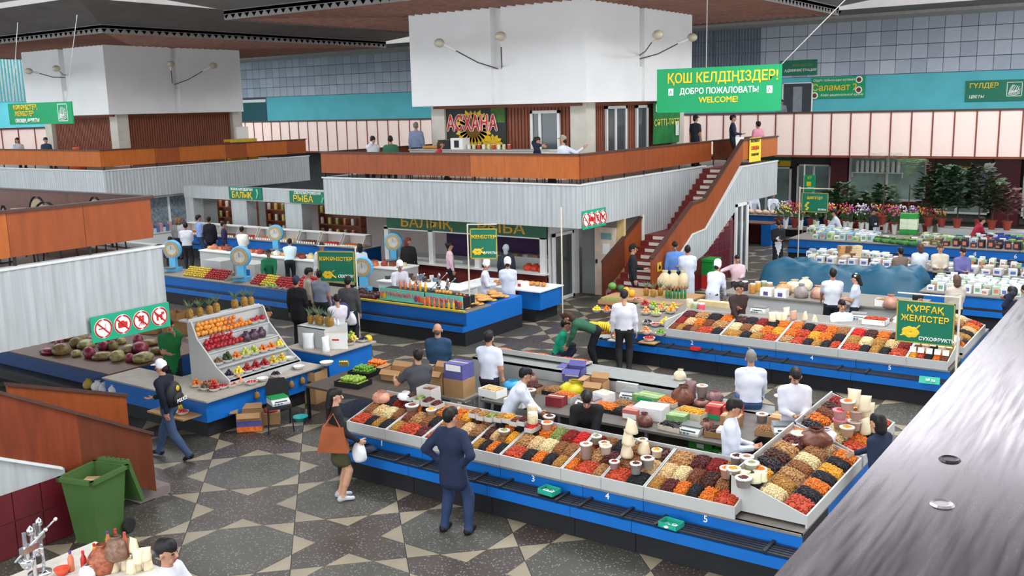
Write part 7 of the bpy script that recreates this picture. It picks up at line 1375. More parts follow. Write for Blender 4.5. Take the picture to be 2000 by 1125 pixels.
# poultry stall behind the stairs
blue_stall('blue poultry counter behind the stairs', -17.3, 41.3, 4.6, 1.2); o = thing('red_table', 'dark red and blue side table below the poultry stall', 'table', (-15.4, 38.2, 0)); MB().box(0, 0, .85, 1.5, .9, .9).build('table_top', mat('brown_worktop', (96, 66, 52)), o); MB().box(0, 0, 0, .08, .9, .85).build('side_panel', M_STEPR, o); MB().box(1.1, 0, 0, 1.5, .9, .85).build('side_panel', M_BLUE, o); MB().box(.08, .8, 0, 1.1, .88, .85).build('back_panel', M_STEPR, o)
for k in range(26): o = MB().ball((0, 0, .09), (.16, .12, .09), 8, 6, jit=.2).build('chicken', mat('chicken_skin', (216, 180, 156), .5, var=.12), None, (-17.1+.17*k, 41.75+.3*(k % 2), .86), smooth=True) if k == 0 else link('chicken', bpy.data.meshes['chicken'], None, (-17.1+.17*k, 41.75+.3*(k % 2), .86), k*1.3); tag(o, 'plucked chicken on the poultry counter behind the stairs', 'chicken', 'chickens on the poultry counter')
# ------------------------------------------------------------------ cafe on the middle mezzanine
cc = thing('cafe_counter', 'pale cafe counter with cups and machines below the mural', 'counter', (-21.9, 25.45, 3.55)); MB().box(0, 0, 0, 5.2, .6, .88).build('counter_body', mat('pale_counter', (210, 196, 184), .6), cc); MB().box(-.03, -.03, .88, 5.23, .63, .92).build('counter_top', M_TRAY, cc)
for k in range(9): jar('cup or canister on the cafe counter', (-19.6+.2*k, 25.75, 4.47), .06, .16, [(226, 226, 222), (214, 206, 150), (190, 60, 50)][k % 3], 'cups on the cafe counter')
carton('white coffee machine on the cafe counter', (-20.0, 25.8, 4.47), .5, .4, .36, M_SW, 0, prnt=[(M_BLK, .15, .8, .4)]); carton('black and white microwave on the cafe counter', (-20.55, 25.8, 4.47), .5, .36, .3, M_BLK, 0); 
for k in range(6): o = link('bread_loaf', LOAF, None, (-21.4+.13*k, 25.7, 4.47)); tag(o, 'golden pastry on the cafe counter below the mural', 'pastry', 'pastries on the cafe counter')
carton('white chest freezer beside the cafe window', (-16.6, 25.9, 3.55), 1.2, .6, .85, M_FRAME, 0)
fr = thing('fridge', 'grey steel fridge at the left end of the cafe', 'fridge', (-23.4, 28.5, 3.55)); MB().box(0, 0, 0, 1.4, .7, 1.15).build('fridge_body', M_CORR, fr); MB().box(.68, -.02, .05, .7, 0, 1.1).build('door_gap', M_BLK, fr)
def cafe_chair(pos, rot, label, gp):
    o = thing('cafe_chair', label, 'chair', pos, rot, gp); MB().box(-.2, -.2, .43, .2, .2, .47).build('seat', MATS['chair_fabric'], o); MB().box(-.19, .18, .55, .19, .21, .85).build('backrest', MATS['chair_fabric'], o)
    for (x, y) in ((-.18, -.18), (.18, -.18), (-.18, .18), (.18, .18)): MB().tube([(x*1.1, y*1.1, 0), (x, y, .45 if y < 0 else .85)], .012, 5).build('leg', M_BLK, o)
    return o
proto = cafe_chair((-23.0, 24.0, 3.55), 0, 'black cafe chair behind the middle mezzanine rail', 'cafe chairs on the middle mezzanine')
for k in range(1, 16): copy_tree(proto, (-23.0+.58*k, 24.0+.25*(k % 2), 3.55), .7*k)
pt = thing('cafe_table', 'round cafe table on the near-left mezzanine', 'table', (-15.6, 8.0, 3.55)); MB().lathe([(0, .70), (.4, .70), (.4, .74), (0, .74)], 20).build('table_top', M_TRAY, pt); MB().tube([(0, 0, 0), (0, 0, .7)], .03, 8).build('pedestal', M_BLK, pt); MB().lathe([(0, 0), (.25, 0), (.25, .02), (0, .04)], 14).build('foot', M_BLK, pt)
def round_chair(pos, rot, label):
    o = thing('bentwood_chair', label, 'chair', pos, rot, 'round backed chairs on the near-left mezzanine'); MB().lathe([(0, .43), (.2, .43), (.21, .47), (0, .49)], 16).build('seat', mat('beige_seat', (176, 160, 132), .7), o)
    ring = [(.24*math.cos(a), .20, .72+.24*math.sin(a)) for a in np.linspace(0, 2*math.pi, 21)]; MB().tube(ring, .018, 6).build('back_hoop', M_BLK, o); d = MB().lathe([(0, 0), (.2, 0), (.2, .02), (0, .02)], 16).build('back_pad', MATS['beige_seat'], o, (0, .21, .72)); d.rotation_euler = RX
    for (x, y) in ((-.15, -.15), (.15, -.15), (-.15, .15), (.15, .15)): MB().tube([(x*1.2, y*1.2, 0), (x, y, .45)], .014, 5).build('leg', M_BLK, o)
    return o
for k, (y, r) in enumerate([(7.95, 2.8), (8.55, 3.4), (9.45, 3.0)]): round_chair((-14.75, y, 3.55), r, 'round backed beige chair, %s behind the near-left brown rail' % ordn(k+1))
round_chair((-15.9, 8.7, 3.55), 0, 'round backed beige chair at the far side of the near-left table')
for k, (x, y, c) in enumerate([(-15.5, 7.9, (216, 96, 40)), (-15.4, 8.3, (214, 80, 34))]): carton('orange napkin box, %s on the near-left mezzanine table' % ordn(k+1), (x, y, 4.29), .22, .16, .1, mat('orange_box', (216, 92, 40), .5), k)
sack('red cloth bundle on the far left mezzanine rail', (-39.2, 23.9, 3.55), .35, 1.0, mat('red_cloth', (206, 80, 50), .7), 0, cat='cloth'); carton('white notice board standing on the left mezzanine', (-38.4, 32.2, 3.55), .7, .1, 1.6, M_SW, 1.57); carton('yellow and red goods box on the left mezzanine', (-37.6, 31.4, 3.55), .5, 1.6, 1.05, MATS['yellow_carton'], 0, prnt=[(M_SRED, .6, .9, .8)])
# floodlights on bent arms at the towers
def flood(base, tip, label):
    o = thing('floodlight', label, 'lamp', base); d = np.array(tip)-np.array(base); u = d/np.linalg.norm(d); m0 = d*.35+v3(0, 0, -.08)
    MB().tube([(0, 0, 0), m0, d*.8], .022, 6).build('lamp_arm', mat('arm_grey', (110, 108, 106), .5, .5), o); MB().tube([d*.72, d*.93], [.045, .05], 8).build('lamp_sleeve', M_SW, o)
    MB().ball(d, (.17, .17, .14), 14, 8).build('lamp_globe', mat('lamp_bowl', (200, 192, 170), .25, var=.2, scale=4), o, smooth=True); MB().lathe([(0, -.13), (.1, -.11), (.15, -.05)], 14, tuple(d)).build('lamp_glass', mat('amber_glass', (150, 120, 70), .2), o, smooth=True); return o
T = (-15.23, 25.9)
flood((T[0]-3.3, T[1]+.1, 7.0), aty(858, 84, 24.6), 'floodlight reaching left from the middle tower, left arm'); flood((T[0]-3.15, T[1]+.1, 7.0), aty(978, 71, 24.6), 'floodlight upright at the middle tower notch')
flood((T[0]-.1, T[1]+3.6, 7.35), atx(1285, 68, -13.6), 'floodlight on the right side of the middle tower, upper'); flood((T[0]-.1, T[1]+3.65, 7.25), atx(1352, 73, -14.0), 'floodlight on the right side of the middle tower, reaching right')
T = (-39.6, 25.9)
flood((T[0]-3.3, T[1]+.1, 7.6), aty(56, 139, 24.4), 'floodlight reaching left from the far left tower'); flood((T[0]-3.2, T[1]+.1, 7.7), aty(110, 134, 24.6), 'shorter floodlight on the left face of the far left tower'); flood((T[0]-.1, T[1]+3.5, 7.2), atx(333, 125, -38.8), 'floodlight upright at the far left tower notch'); flood((T[0]-.1, T[1]+3.6, 7.2), atx(417, 128, -38.6), 'floodlight reaching right from the far left tower')
# bins and oddments by the stair foot
o = thing('storage_bin', 'bright green storage bin behind the man in the white coat at the stairs', 'bin', (*A(1378, 560, 0)[:2], 0)); MB().box(-.35, -.3, .0, .35, .3, .42).build('red_crate', mat('red_plastic', (200, 46, 40)), o); MB().box(-.35, -.3, .42, .35, .3, .86).build('bin_body', mat('green_plastic', (30, 140, 60), .4), o); MB().box(-.38, -.33, .86, .38, .33, .94).build('lid', MATS['green_plastic'], o)
for k in range(3): sack('tall cream sack, %s on the second stall before the man with the tie' % ordn(k+1), (*A(1298+18*k, 560, .95)[:2], .9), .17, .5, mat('tan_sack', (206, 186, 150), .7, var=.1), k, peak=0)
for k, (px, py, w_, h_) in enumerate([(345, 632, .5, .35), (380, 630, .5, .3), (350, 650, .7, .3), (290, 650, .6, .3), (262, 640, .6, .3)]): carton('empty wooden crate, %s behind the left fruit stall' % ordn(k+1), A(px, py, 0)[:2]+(0,), w_, .4, h_, mat('crate_wood', (150, 112, 70)), .2*k, lid='open')
# ------------------------------------------------------------------ the people of the market
def who(px, py, label, face, h=1.72, z0=0., stand=None, **k):
    top = z0+h*(1.0 if k.get('legs', 'stand') in ('stand', 'apart', 'walk') else {'sit': (k.get('seat', .46)+.93*h/1.74)/h, 'squat': .66, 'bend': .8}[k['legs']])
    L = k.get('lean', 0); hl = .80*h/1.74 if True else 0
    dz = hl*(1-math.cos(L)); p = at(px, py, top-dz)
    f = math.radians(face); x, y = p[0]-math.sin(f)*hl*math.sin(L), p[1]-math.cos(f)*hl*math.sin(L)          # feet stay behind a leaning head
    if stand: x, y = stand
    d = math.hypot(x, y); k.setdefault('res', .022 if d < 17 else .028 if d < 28 else .036)
    return person(label, (x, y, 0), face, h=h, z0=z0, **k)
WH = (206, 211, 224); NAVY = (34, 42, 66); JEANS = (52, 70, 104); BLKC = (28, 28, 32); GREENC = (16, 112, 84)
# aisle in front
who(636, 750, 'woman with long dark hair, black jacket and olive skirt at the near stall', 40, 1.68, stand=(-10.25, 9.98), head_style='long', skin='b', top=(30, 30, 34), bot=(74, 72, 50), bare=True, skirt=True, shoe=(190, 190, 196), arms=('down', (.22, .30, 1.0)), turn=15, hands=('rest', 'grip'), res=.018)
who(882, 793, 'man in navy suit jacket and jeans, hands on hips, back turned', -8, 1.74, stand=(-8.03, 9.95), top=NAVY, bot=(44, 60, 92), shoe=(26, 26, 30), arms=('hips', 'hips'), legs='apart', turn=25, coat=.17, res=.018)
who(314, 706, 'man in white cap and dark jacket walking past the fruit stall', -112, 1.68, stand=(-14.0, 9.75), head_style='cap', top=(30, 34, 46), bot=(58, 76, 104), hat=(232, 232, 236), legs='walk', arms=('back', 'front'), lean=.12, res=.02)
who(325, 1066, 'dark haired man in white shirt with black collar at the bottom edge', 62, 1.74, top=(208, 210, 216), turn=10, lean=.06, arms=('table', 'table'), res=.02)
# near stall
who(815, 688, 'vendor in charcoal polo reaching out with a bag at the near stall', -62, 1.74, top=(64, 64, 70), sleeves='short', arms=((-.30, .42, 1.2), 'table'), lean=.08, skin='a')
who(852, 645, 'bald man in teal and navy jacket standing beyond the cartons', -30, 1.76, stand=(-11.5, 13.95), top=(40, 66, 92), head_style='bald', hair=(80, 66, 60), bot=(40, 44, 60), arms=('front', 'front'))
who(932, 655, 'vendor in white shirt with his back turned inside the near stall', -10, 1.76, stand=(-10.25, 13.85), top=WH, sleeves='short', arms=('table', 'down'), lean=.05)
who(1033, 727, 'vendor in loose white coat leaning over boxes in the near stall', 58, 1.66, top=WH, coat=.35, lean=.5, arms=('reach', 'reach'), sleeves='long', head_style='short', hair=(20, 20, 24))
who(1118, 788, 'vendor in black leaning down to the heaps of the near stall', 150, 1.74, stand=(-7.3, 12.35), top=(28, 27, 30), lean=.62, nod=.35, arms=('reach', 'table'))
who(1455, 700, 'grey haired man in white shirt sitting on the back counter', -25, 1.76, z0=.36, stand=(-5.72, 14.98), top=WH, bot=(60, 86, 130), head_style='grey', hair=(120, 116, 112), legs='sit', seat=.44, lean=.18, arms=('front', 'table'))
who(1553, 724, 'vendor in loose white shirt looking down at his hands', 150, 1.76, top=(208, 208, 218), arms=('front', 'front'), nod=.45, coat=.1, skin='a', hands=('grip', 'grip'))
who(1500, 800, 'vendor in open white coat over dark shirt beside the tubs', 70, 1.74, stand=(-4.95, 12.25), top=WH, coat=.3, arms=('front', 'front'), nod=.3, apron=(52, 36, 38), hands=('grip', 'grip'))
who(1682, 862, 'woman with dark hair reaching over the right end trays', -70, 1.62, stand=(-3.05, 12.95), top=(34, 44, 66), head_style='bob', arms=('down', 'reach'), lean=.25, skin='b')
# aisle behind, second stall
who(1103, 650, 'person in green jacket squatting on the aisle floor', 60, 1.66, stand=at(1093, 715, 0)[:2], legs='squat', top=(22, 140, 108), bot=(38, 46, 62), arms=('front', 'front'), lean=.35, hair=(30, 26, 26))
who(1140, 645, 'person in dark green vest bending over beside the second stall', -120, 1.68, stand=at(1166, 722, 0)[:2], top=(46, 88, 66), bot=(24, 24, 26), lean=1.2, arms=((-.12, .72, .5), (.12, .72, .45)), nod=.3, hair=(60, 36, 28), head_style='bob')
who(1237, 592, 'man in white pullover and black trousers at the second stall', -28, 1.78, stand=(-9.95, 18.45), top=(208, 207, 214), bot=(40, 38, 40), nod=.3)
who(1443, 557, 'vendor in dark brown shirt with folded arms behind the second stall', 125, 1.74, top=(52, 38, 36), arms=('cross', 'table'), turn=-20)
who(1403, 516, 'vendor in white coat and white cap bent over inside the second stall', 5, 1.7, head_style='chef', top=WH, coat=.3, lean=.4, arms=('table', 'table'))
who(1255, 480, 'guard in black with cap leaning on the stair rail', 60, 1.84, stand=(-12.85, 24.35), head_style='cap', hat=(24, 24, 28), top=(34, 34, 38), bot=(32, 32, 36), arms=('front', 'down'))
who(1318, 476, 'man in blue shirt and dark tie at the foot of the stairs', 150, 1.78, top=(98, 138, 204), bot=(34, 38, 50), arms=('front', 'down'), apron=None, nod=.3)
who(1343, 484, 'man in white coat beside the man with the tie', -20, 1.78, top=WH, coat=.45, arms=('front', 'front'))
who(1440, 500, 'seated woman in pink top and dark jacket holding out a hand', 150, 1.62, legs='sit', seat=.5, top=(222, 190, 196), bot=(46, 46, 54), head_style='bun', skin='b', arms=('front', (.55, .2, 1.0)), hands=('rest', 'open'))
who(1530, 443, 'young woman in black suit looking at her phone in the aisle', 150, 1.68, stand=(-11.6, 32.6), top=(34, 34, 40), bot=(30, 30, 34), apron=(222, 222, 226), head_style='bun', arms=('front', 'front'), nod=.35, skin='b')
who(1627, 530, 'vendor in white polo shirt with navy sleeves, back turned', -25, 1.76, top=(208, 210, 218), sleeves='short', arms=('table', 'front'))
who(1672, 540, 'woman in white with a white hairband beside the white polo vendor', -95, 1.62, head_style='band', hat=(236, 236, 236), top=WH, sleeves='short', arms=('front', 'front'), skin='b')
who(1645, 588, 'vendor in white coat sitting low behind the second stall trays', 150, 1.72, legs='sit', seat=.5, top=WH, arms=('front', 'table'), apron=(40, 42, 60))
who(1838, 588, 'vendor in white coat bending behind the dried fruit sign', 60, 1.7, stand=(-5.1, 21.95), top=WH, bot=(34, 44, 70), coat=.4, lean=.7, arms=('reach', 'reach'))
who(1935, 592, 'man with dark hair phoning at the end trays of the second stall', -60, 1.76, stand=(-2.95, 22.6), top=(36, 42, 62), arms=('phone', 'down'), turn=10)
who(1963, 604, 'second dark haired man beside the phoning man', -60, 1.7, stand=(-2.75, 23.3), top=(34, 38, 56), nod=.2)
# third and fourth stalls
who(1803, 473, 'woman in white and green apron with her back turned at the third stall', -30, 1.64, stand=(-6.25, 29.3), head_style='bob', hair=(90, 62, 50), top=(222, 226, 232), apron=(120, 150, 200), arms=('front', 'front'))
who(1834, 466, 'woman in beige cardigan talking at the third stall', 160, 1.66, stand=(-5.7, 29.2), head_style='bun', hair=(84, 60, 48), top=(206, 194, 176), skin='b', arms=('front', 'front'))
who(1878, 499, 'woman in violet top looking down at the dairy boxes', 150, 1.62, stand=(-5.1, 29.1), head_style='bun', top=(106, 104, 156), skin='b', arms=('front', 'front'), nod=.3)
who(1768, 500, 'person in brown jacket seen behind the tarpaulin', -40, 1.6, stand=(-6.6, 28.5), top=(120, 104, 92), arms=('front', 'front')); who(1866, 545, 'person in pale cardigan beside the dried fruit sign', -35, 1.64, stand=(-4.35, 24.3), head_style='bob', hair=(90, 70, 56), top=(196, 186, 172), arms=('front', 'front'))
who(1708, 414, 'seller in black suit and white shirt at the fourth stall', 110, 1.72, stand=(-9.75, 37.6), top=(30, 32, 40), apron=(216, 216, 222), arms=('front', 'front'), nod=.35)
who(1922, 428, 'seller in crimson top leaning over the fourth stall', 65, 1.66, top=(150, 34, 60), head_style='bun', lean=.5, arms=('reach', 'reach')); who(1630, 418, 'seller in white with dark hair at the left of the fourth stall', -110, 1.64, stand=(-10.95, 37.6), top=WH, lean=.4, arms=('reach', 'reach'))
who(1507, 383, 'poultry seller in white with dark hair behind the counter', 150, 1.66, stand=(-15.5, 42.8), top=WH, arms=('table', 'table')); who(1480, 386, 'poultry seller in white at the left behind the counter', 140, 1.66, stand=(-16.4, 42.8), top=WH, head_style='bob', arms=('table', 'table')); who(1576, 385, 'poultry buyer in long white coat at the end of the counter', -60, 1.68, stand=(-12.45, 41.05), top=WH, coat=.45, head_style='bob', hair=(96, 66, 50), arms=('front', 'front'))
# middle mezzanine cafe
MZ = 3.55
who(722, 272, 'seated cafe guest in white with dark hair leaning on the rail', -60, 1.72, z0=MZ, legs='sit', stand=(-22.55, 24.35), top=(208, 208, 211), arms=('chin', 'table'), sleeves='short'); who(750, 266, 'seated cafe guest in dark green shirt', -40, 1.72, z0=MZ, legs='sit', stand=(-21.9, 24.5), top=(56, 104, 80))
who(807, 246, 'grey haired man in blue checked shirt standing in the cafe', -20, 1.74, z0=MZ, stand=(-22.05, 26.0), top=(124, 138, 166), head_style='grey', hair=(120, 116, 112), bot=(50, 52, 62)); who(826, 282, 'woman in red and white bending behind the cafe rail', 60, 1.64, z0=MZ, legs='sit', seat=.4, stand=(-20.0, 24.4), top=(196, 50, 56), lean=.4, hair=(60, 44, 36), head_style='bob')
who(1037, 274, 'cafe guest in navy pullover resting chin on hand', 60, 1.7, z0=MZ, legs='sit', seat=.42, stand=(-16.05, 24.4), top=(34, 38, 56), arms=('chin', 'chin')); who(1112, 268, 'old man in pale shirt and beige cap resting an arm on the rail', -90, 1.72, z0=MZ, legs='sit', seat=.46, stand=(-14.95, 24.1), head_style='cap', hat=(150, 142, 124), top=(206, 210, 222), arms=('front', (.42, -.42, 1.05)), hands=('rest', 'open'))
who(1350, 226, 'man in black shirt and dark cap standing at the end of the cafe rail', 20, 1.74, z0=MZ, stand=(-14.75, 32.7), head_style='cap', hat=(28, 28, 32), top=(46, 48, 58), sleeves='short', bot=(40, 42, 50)); who(1425, 244, 'man in dark pullover holding papers at the top of the stairs', 70, 1.72, z0=MZ, stand=(-13.55, 33.2), top=(40, 40, 60), arms=('front', 'front'), bot=(36, 36, 44)); who(1467, 246, 'man in pink shirt seated behind the yellow poster', -60, 1.66, z0=MZ, legs='sit', seat=.62, stand=(-13.0, 34.2), top=(214, 140, 160))
who(1527, 198, 'person standing in the far gallery doorway', 150, 1.62, z0=4.15, stand=(-16.85, 47.4), top=(120, 120, 130), head_style='bob'); who(10, 265, 'guest in striped top on the left mezzanine', 100, 1.7, z0=MZ, legs='sit', stand=(-44.3, 24.2), top=(206, 206, 212), head_style='bob'); who(45, 272, 'guest in dark blue on the left mezzanine', 90, 1.7, z0=MZ, legs='sit', stand=(-42.3, 24.4), top=(60, 76, 100))
who(10, 350, 'guest in red orange top on the near-left mezzanine', 60, 1.7, z0=MZ, legs='sit', stand=(-15.6, 7.15), top=(214, 92, 60), arms=((-.2, .4, .75), (.25, .45, .75)), sleeves='short')
# middle row
who(332, 466, 'young man in black sweater behind the first dial scale', 140, 1.7, top=(28, 28, 32), arms=('front', 'front')); who(362, 438, 'man in white shirt with his back turned behind the apple stall', -40, 1.76, top=(208, 210, 218), arms=('front', 'front')); who(388, 413, 'man in light blue pullover and jeans at the fish counters', 20, 1.76, stand=(-32.7, 24.9), top=(140, 162, 214), bot=JEANS, arms=('front', 'front')); who(407, 416, 'customer in black jacket at the fish counters', -30, 1.72, stand=(-32.05, 24.9), top=(30, 28, 38), coat=.1); who(436, 436, 'person in dark violet top before the fish counters', 40, 1.6, top=(54, 44, 84), hair=(24, 20, 24))
who(345, 428, 'woman with brown hair and grey top at the left shop window', -30, 1.64, head_style='bob', hair=(120, 84, 60), top=(120, 116, 116)); who(364, 424, 'woman with brown hair in a pale lilac top', -10, 1.64, stand=(-33.6, 24.7), head_style='bob', hair=(110, 84, 56), top=(170, 164, 174)); who(448, 399, 'shop assistant in white with green apron among the tins', 150, 1.66, stand=(-32.6, 27.1), head_style='bun', top=WH, apron=GREENC, skin='b', arms=('front', 'front'))
who(466, 455, 'cheese seller in white with dark hair', -20, 1.64, stand=(-28.6, 23.65), head_style='bun', top=(228, 226, 220), arms=('front', 'front')); who(580, 418, 'fish seller in white headscarf and green top', -110, 1.66, stand=(-29.9, 27.25), head_style='scarf', hat=(236, 236, 238), top=(30, 110, 90), arms=('front', 'front')); who(685, 421, 'fish seller in white with green apron under the mezzanine', -60, 1.66, head_style='scarf', hat=(226, 220, 210), top=WH, apron=GREENC); who(524, 498, 'fruit seller in green behind the long red apple bank', 140, 1.62, stand=(-23.1, 20.05), head_style='cap', hat=(46, 48, 52), top=(30, 106, 70), arms=('table', 'table'))
who(566, 470, 'seller in white and turquoise bending among the coolers', -40, 1.64, top=(206, 226, 232), lean=.5, arms=('reach', 'reach'), hair=(24, 22, 26)); who(628, 478, 'seller in white shirt, dark vest and cap near the vegetable sign', 150, 1.68, head_style='cap', hat=(60, 50, 56), top=(214, 214, 218), apron=(30, 30, 34)); who(702, 480, 'woman in white and teal near the second pole', -60, 1.62, top=(214, 222, 230), apron=(60, 170, 170), head_style='bob'); 
who(578, 545, 'customer in black coat and blue cap at the apple bank', -20, 1.72, head_style='cap', hat=(50, 56, 76), top=(28, 28, 32), bot=(30, 30, 34), coat=.2); who(600, 528, 'customer in beige jacket at the apple bank', 30, 1.72, top=(160, 152, 138), bot=(50, 50, 56), nod=.25); who(624, 532, 'customer in grey blue shirt at the apple bank', -20, 1.70, top=(126, 132, 148), sleeves='short', bot=(40, 40, 46), arms=('front', 'down')); who(679, 545, 'customer in dark striped pullover beside the vegetable sign pole', -30, 1.74, top=(70, 70, 72), bot=(40, 40, 48)); who(658, 580, 'boy in white shirt with a dark blue backpack', -60, 1.6, top=(212, 206, 214), sleeves='short', bot=(40, 44, 60), nod=.3, arms=('front', 'front'))
who(540, 617, 'fruit seller with dark hair behind the stepped display', 60, 1.62, stand=(-16.2, 13.9), head_style='bob', top=(60, 60, 62), apron=GREENC); who(330, 630, 'young fruit seller in green apron touching his chin', 120, 1.68, top=(36, 112, 60), arms=('chin', 'front'), apron=(30, 120, 62), sleeves='short')
who(958, 521, 'bread seller in white coat and cap, left of two', 60, 1.68, stand=(-15.5, 20.9), head_style='chef', top=WH, coat=.3, arms=('front', 'front'), nod=.25); who(998, 517, 'bread seller in white coat and cap, right of two, back turned', -30, 1.68, stand=(-15.1, 21.4), head_style='chef', top=WH, coat=.3, arms=('front', 'front')); who(833, 475, 'woman in black jacket with red brown hair at the fish shop', -20, 1.7, stand=(-20.5, 23.55), head_style='bob', hair=(96, 52, 38), top=(28, 28, 30), turn=60); who(922, 490, 'fish shop seller in pink blouse and green apron', 40, 1.64, stand=(-18.85, 23.6), head_style='bun', top=(226, 190, 200), apron=GREENC); who(1023, 482, 'customer in dark jacket and grey headscarf at the fish shop', -20, 1.7, stand=(-16.7, 23.6), head_style='scarf', hat=(160, 164, 170), top=(46, 50, 60), bot=(90, 90, 96)); who(742, 540, 'seller in pale striped apron beside the juicers', 120, 1.62, stand=(-18.0, 20.2), head_style='chef', top=(206, 206, 214), lean=.3, arms=('table', 'table'))
# things people carry
o = thing('tote_bag', 'large tan leather tote bag on the shoulder of the woman', 'bag', (-10.15, 9.80, .82), .55); MB().prism([(-.24, .02), (.22, 0), (.17, .40), (-.14, .42)], 'y', -.07, .07).build('bag_body', mat('tan_leather', (150, 78, 42), .45, var=.15, scale=5), o); MB().tube([(-.12, .05, .40), (-.02, .08, .62), (.12, .05, .40)], .012, 6).build('strap', MATS['tan_leather'], o); MB().tube([(-.12, -.05, .40), (.02, -.02, .60), (.12, -.05, .40)], .012, 6).build('strap', MATS['tan_leather'], o)
sack('thin plastic bag in the hand of the woman with the tote', (-9.95, 10.12, .62), .10, .34, M_POLY, .2); o = thing('backpack', 'black backpack with white lettering on the walking man', 'bag', (-13.80, 9.72, .98), -1.2); MB().ball((0, 0, .2), (.19, .11, .23), 12, 8).build('pack_body', mat('pack_black', (30, 30, 34), .6), o, smooth=True); MB().ball((0, .09, .13), (.14, .06, .12), 10, 6).build('front_pocket', MATS['pack_black'], o, smooth=True); text('lettering', 'POLICE', .09, M_SW, o, (.0, .155, .12), rot=(math.pi/2, 0, math.pi)); MB().ball((.02, .10, .32), (.05, .02, .05)).build('yellow_badge', mat('badge_yellow', (206, 180, 50), .5), o)
o = thing('backpack', 'dark blue backpack on the boy in the white shirt', 'bag', (*at(672, 620, 1.0)[:2], .95), .5); MB().ball((0, 0, .2), (.15, .11, .22), 10, 8).build('pack_body', mat('pack_blue', (40, 50, 96), .7), o, smooth=True); MB().tube([(-.06, -.1, .36), (-.07, -.16, .2), (-.06, -.08, .05)], .015, 5).build('strap', MATS['pack_blue'], o)
sack('white carrier bag in the hand of the striped customer', (*at(686, 628, .7)[:2], .62), .12, .34, M_POLY, .4); o = thing('smartphone', 'phone in the hands of the woman in the black suit', 'phone', (-11.44, 32.36, 1.14), .4); MB().box(-.035, -.006, 0, .035, .006, .14).build('phone_body', M_BLK, o); MB().box(-.03, -.008, .008, .03, -.006, .132).build('screen', M_GLASSD, o)
o = thing('paper_sheaf', 'white papers held by the man at the top of the stairs', 'papers', (-13.3, 33.22, 4.38), .3); [MB().cbox((.01*k, -.02*k, .01*k), (.3, .01, .36), .15*k, tilt=-.4).build('sheet', M_SW if k else mat('printed_sheet', (206, 200, 150), .7), o) for k in range(3)]
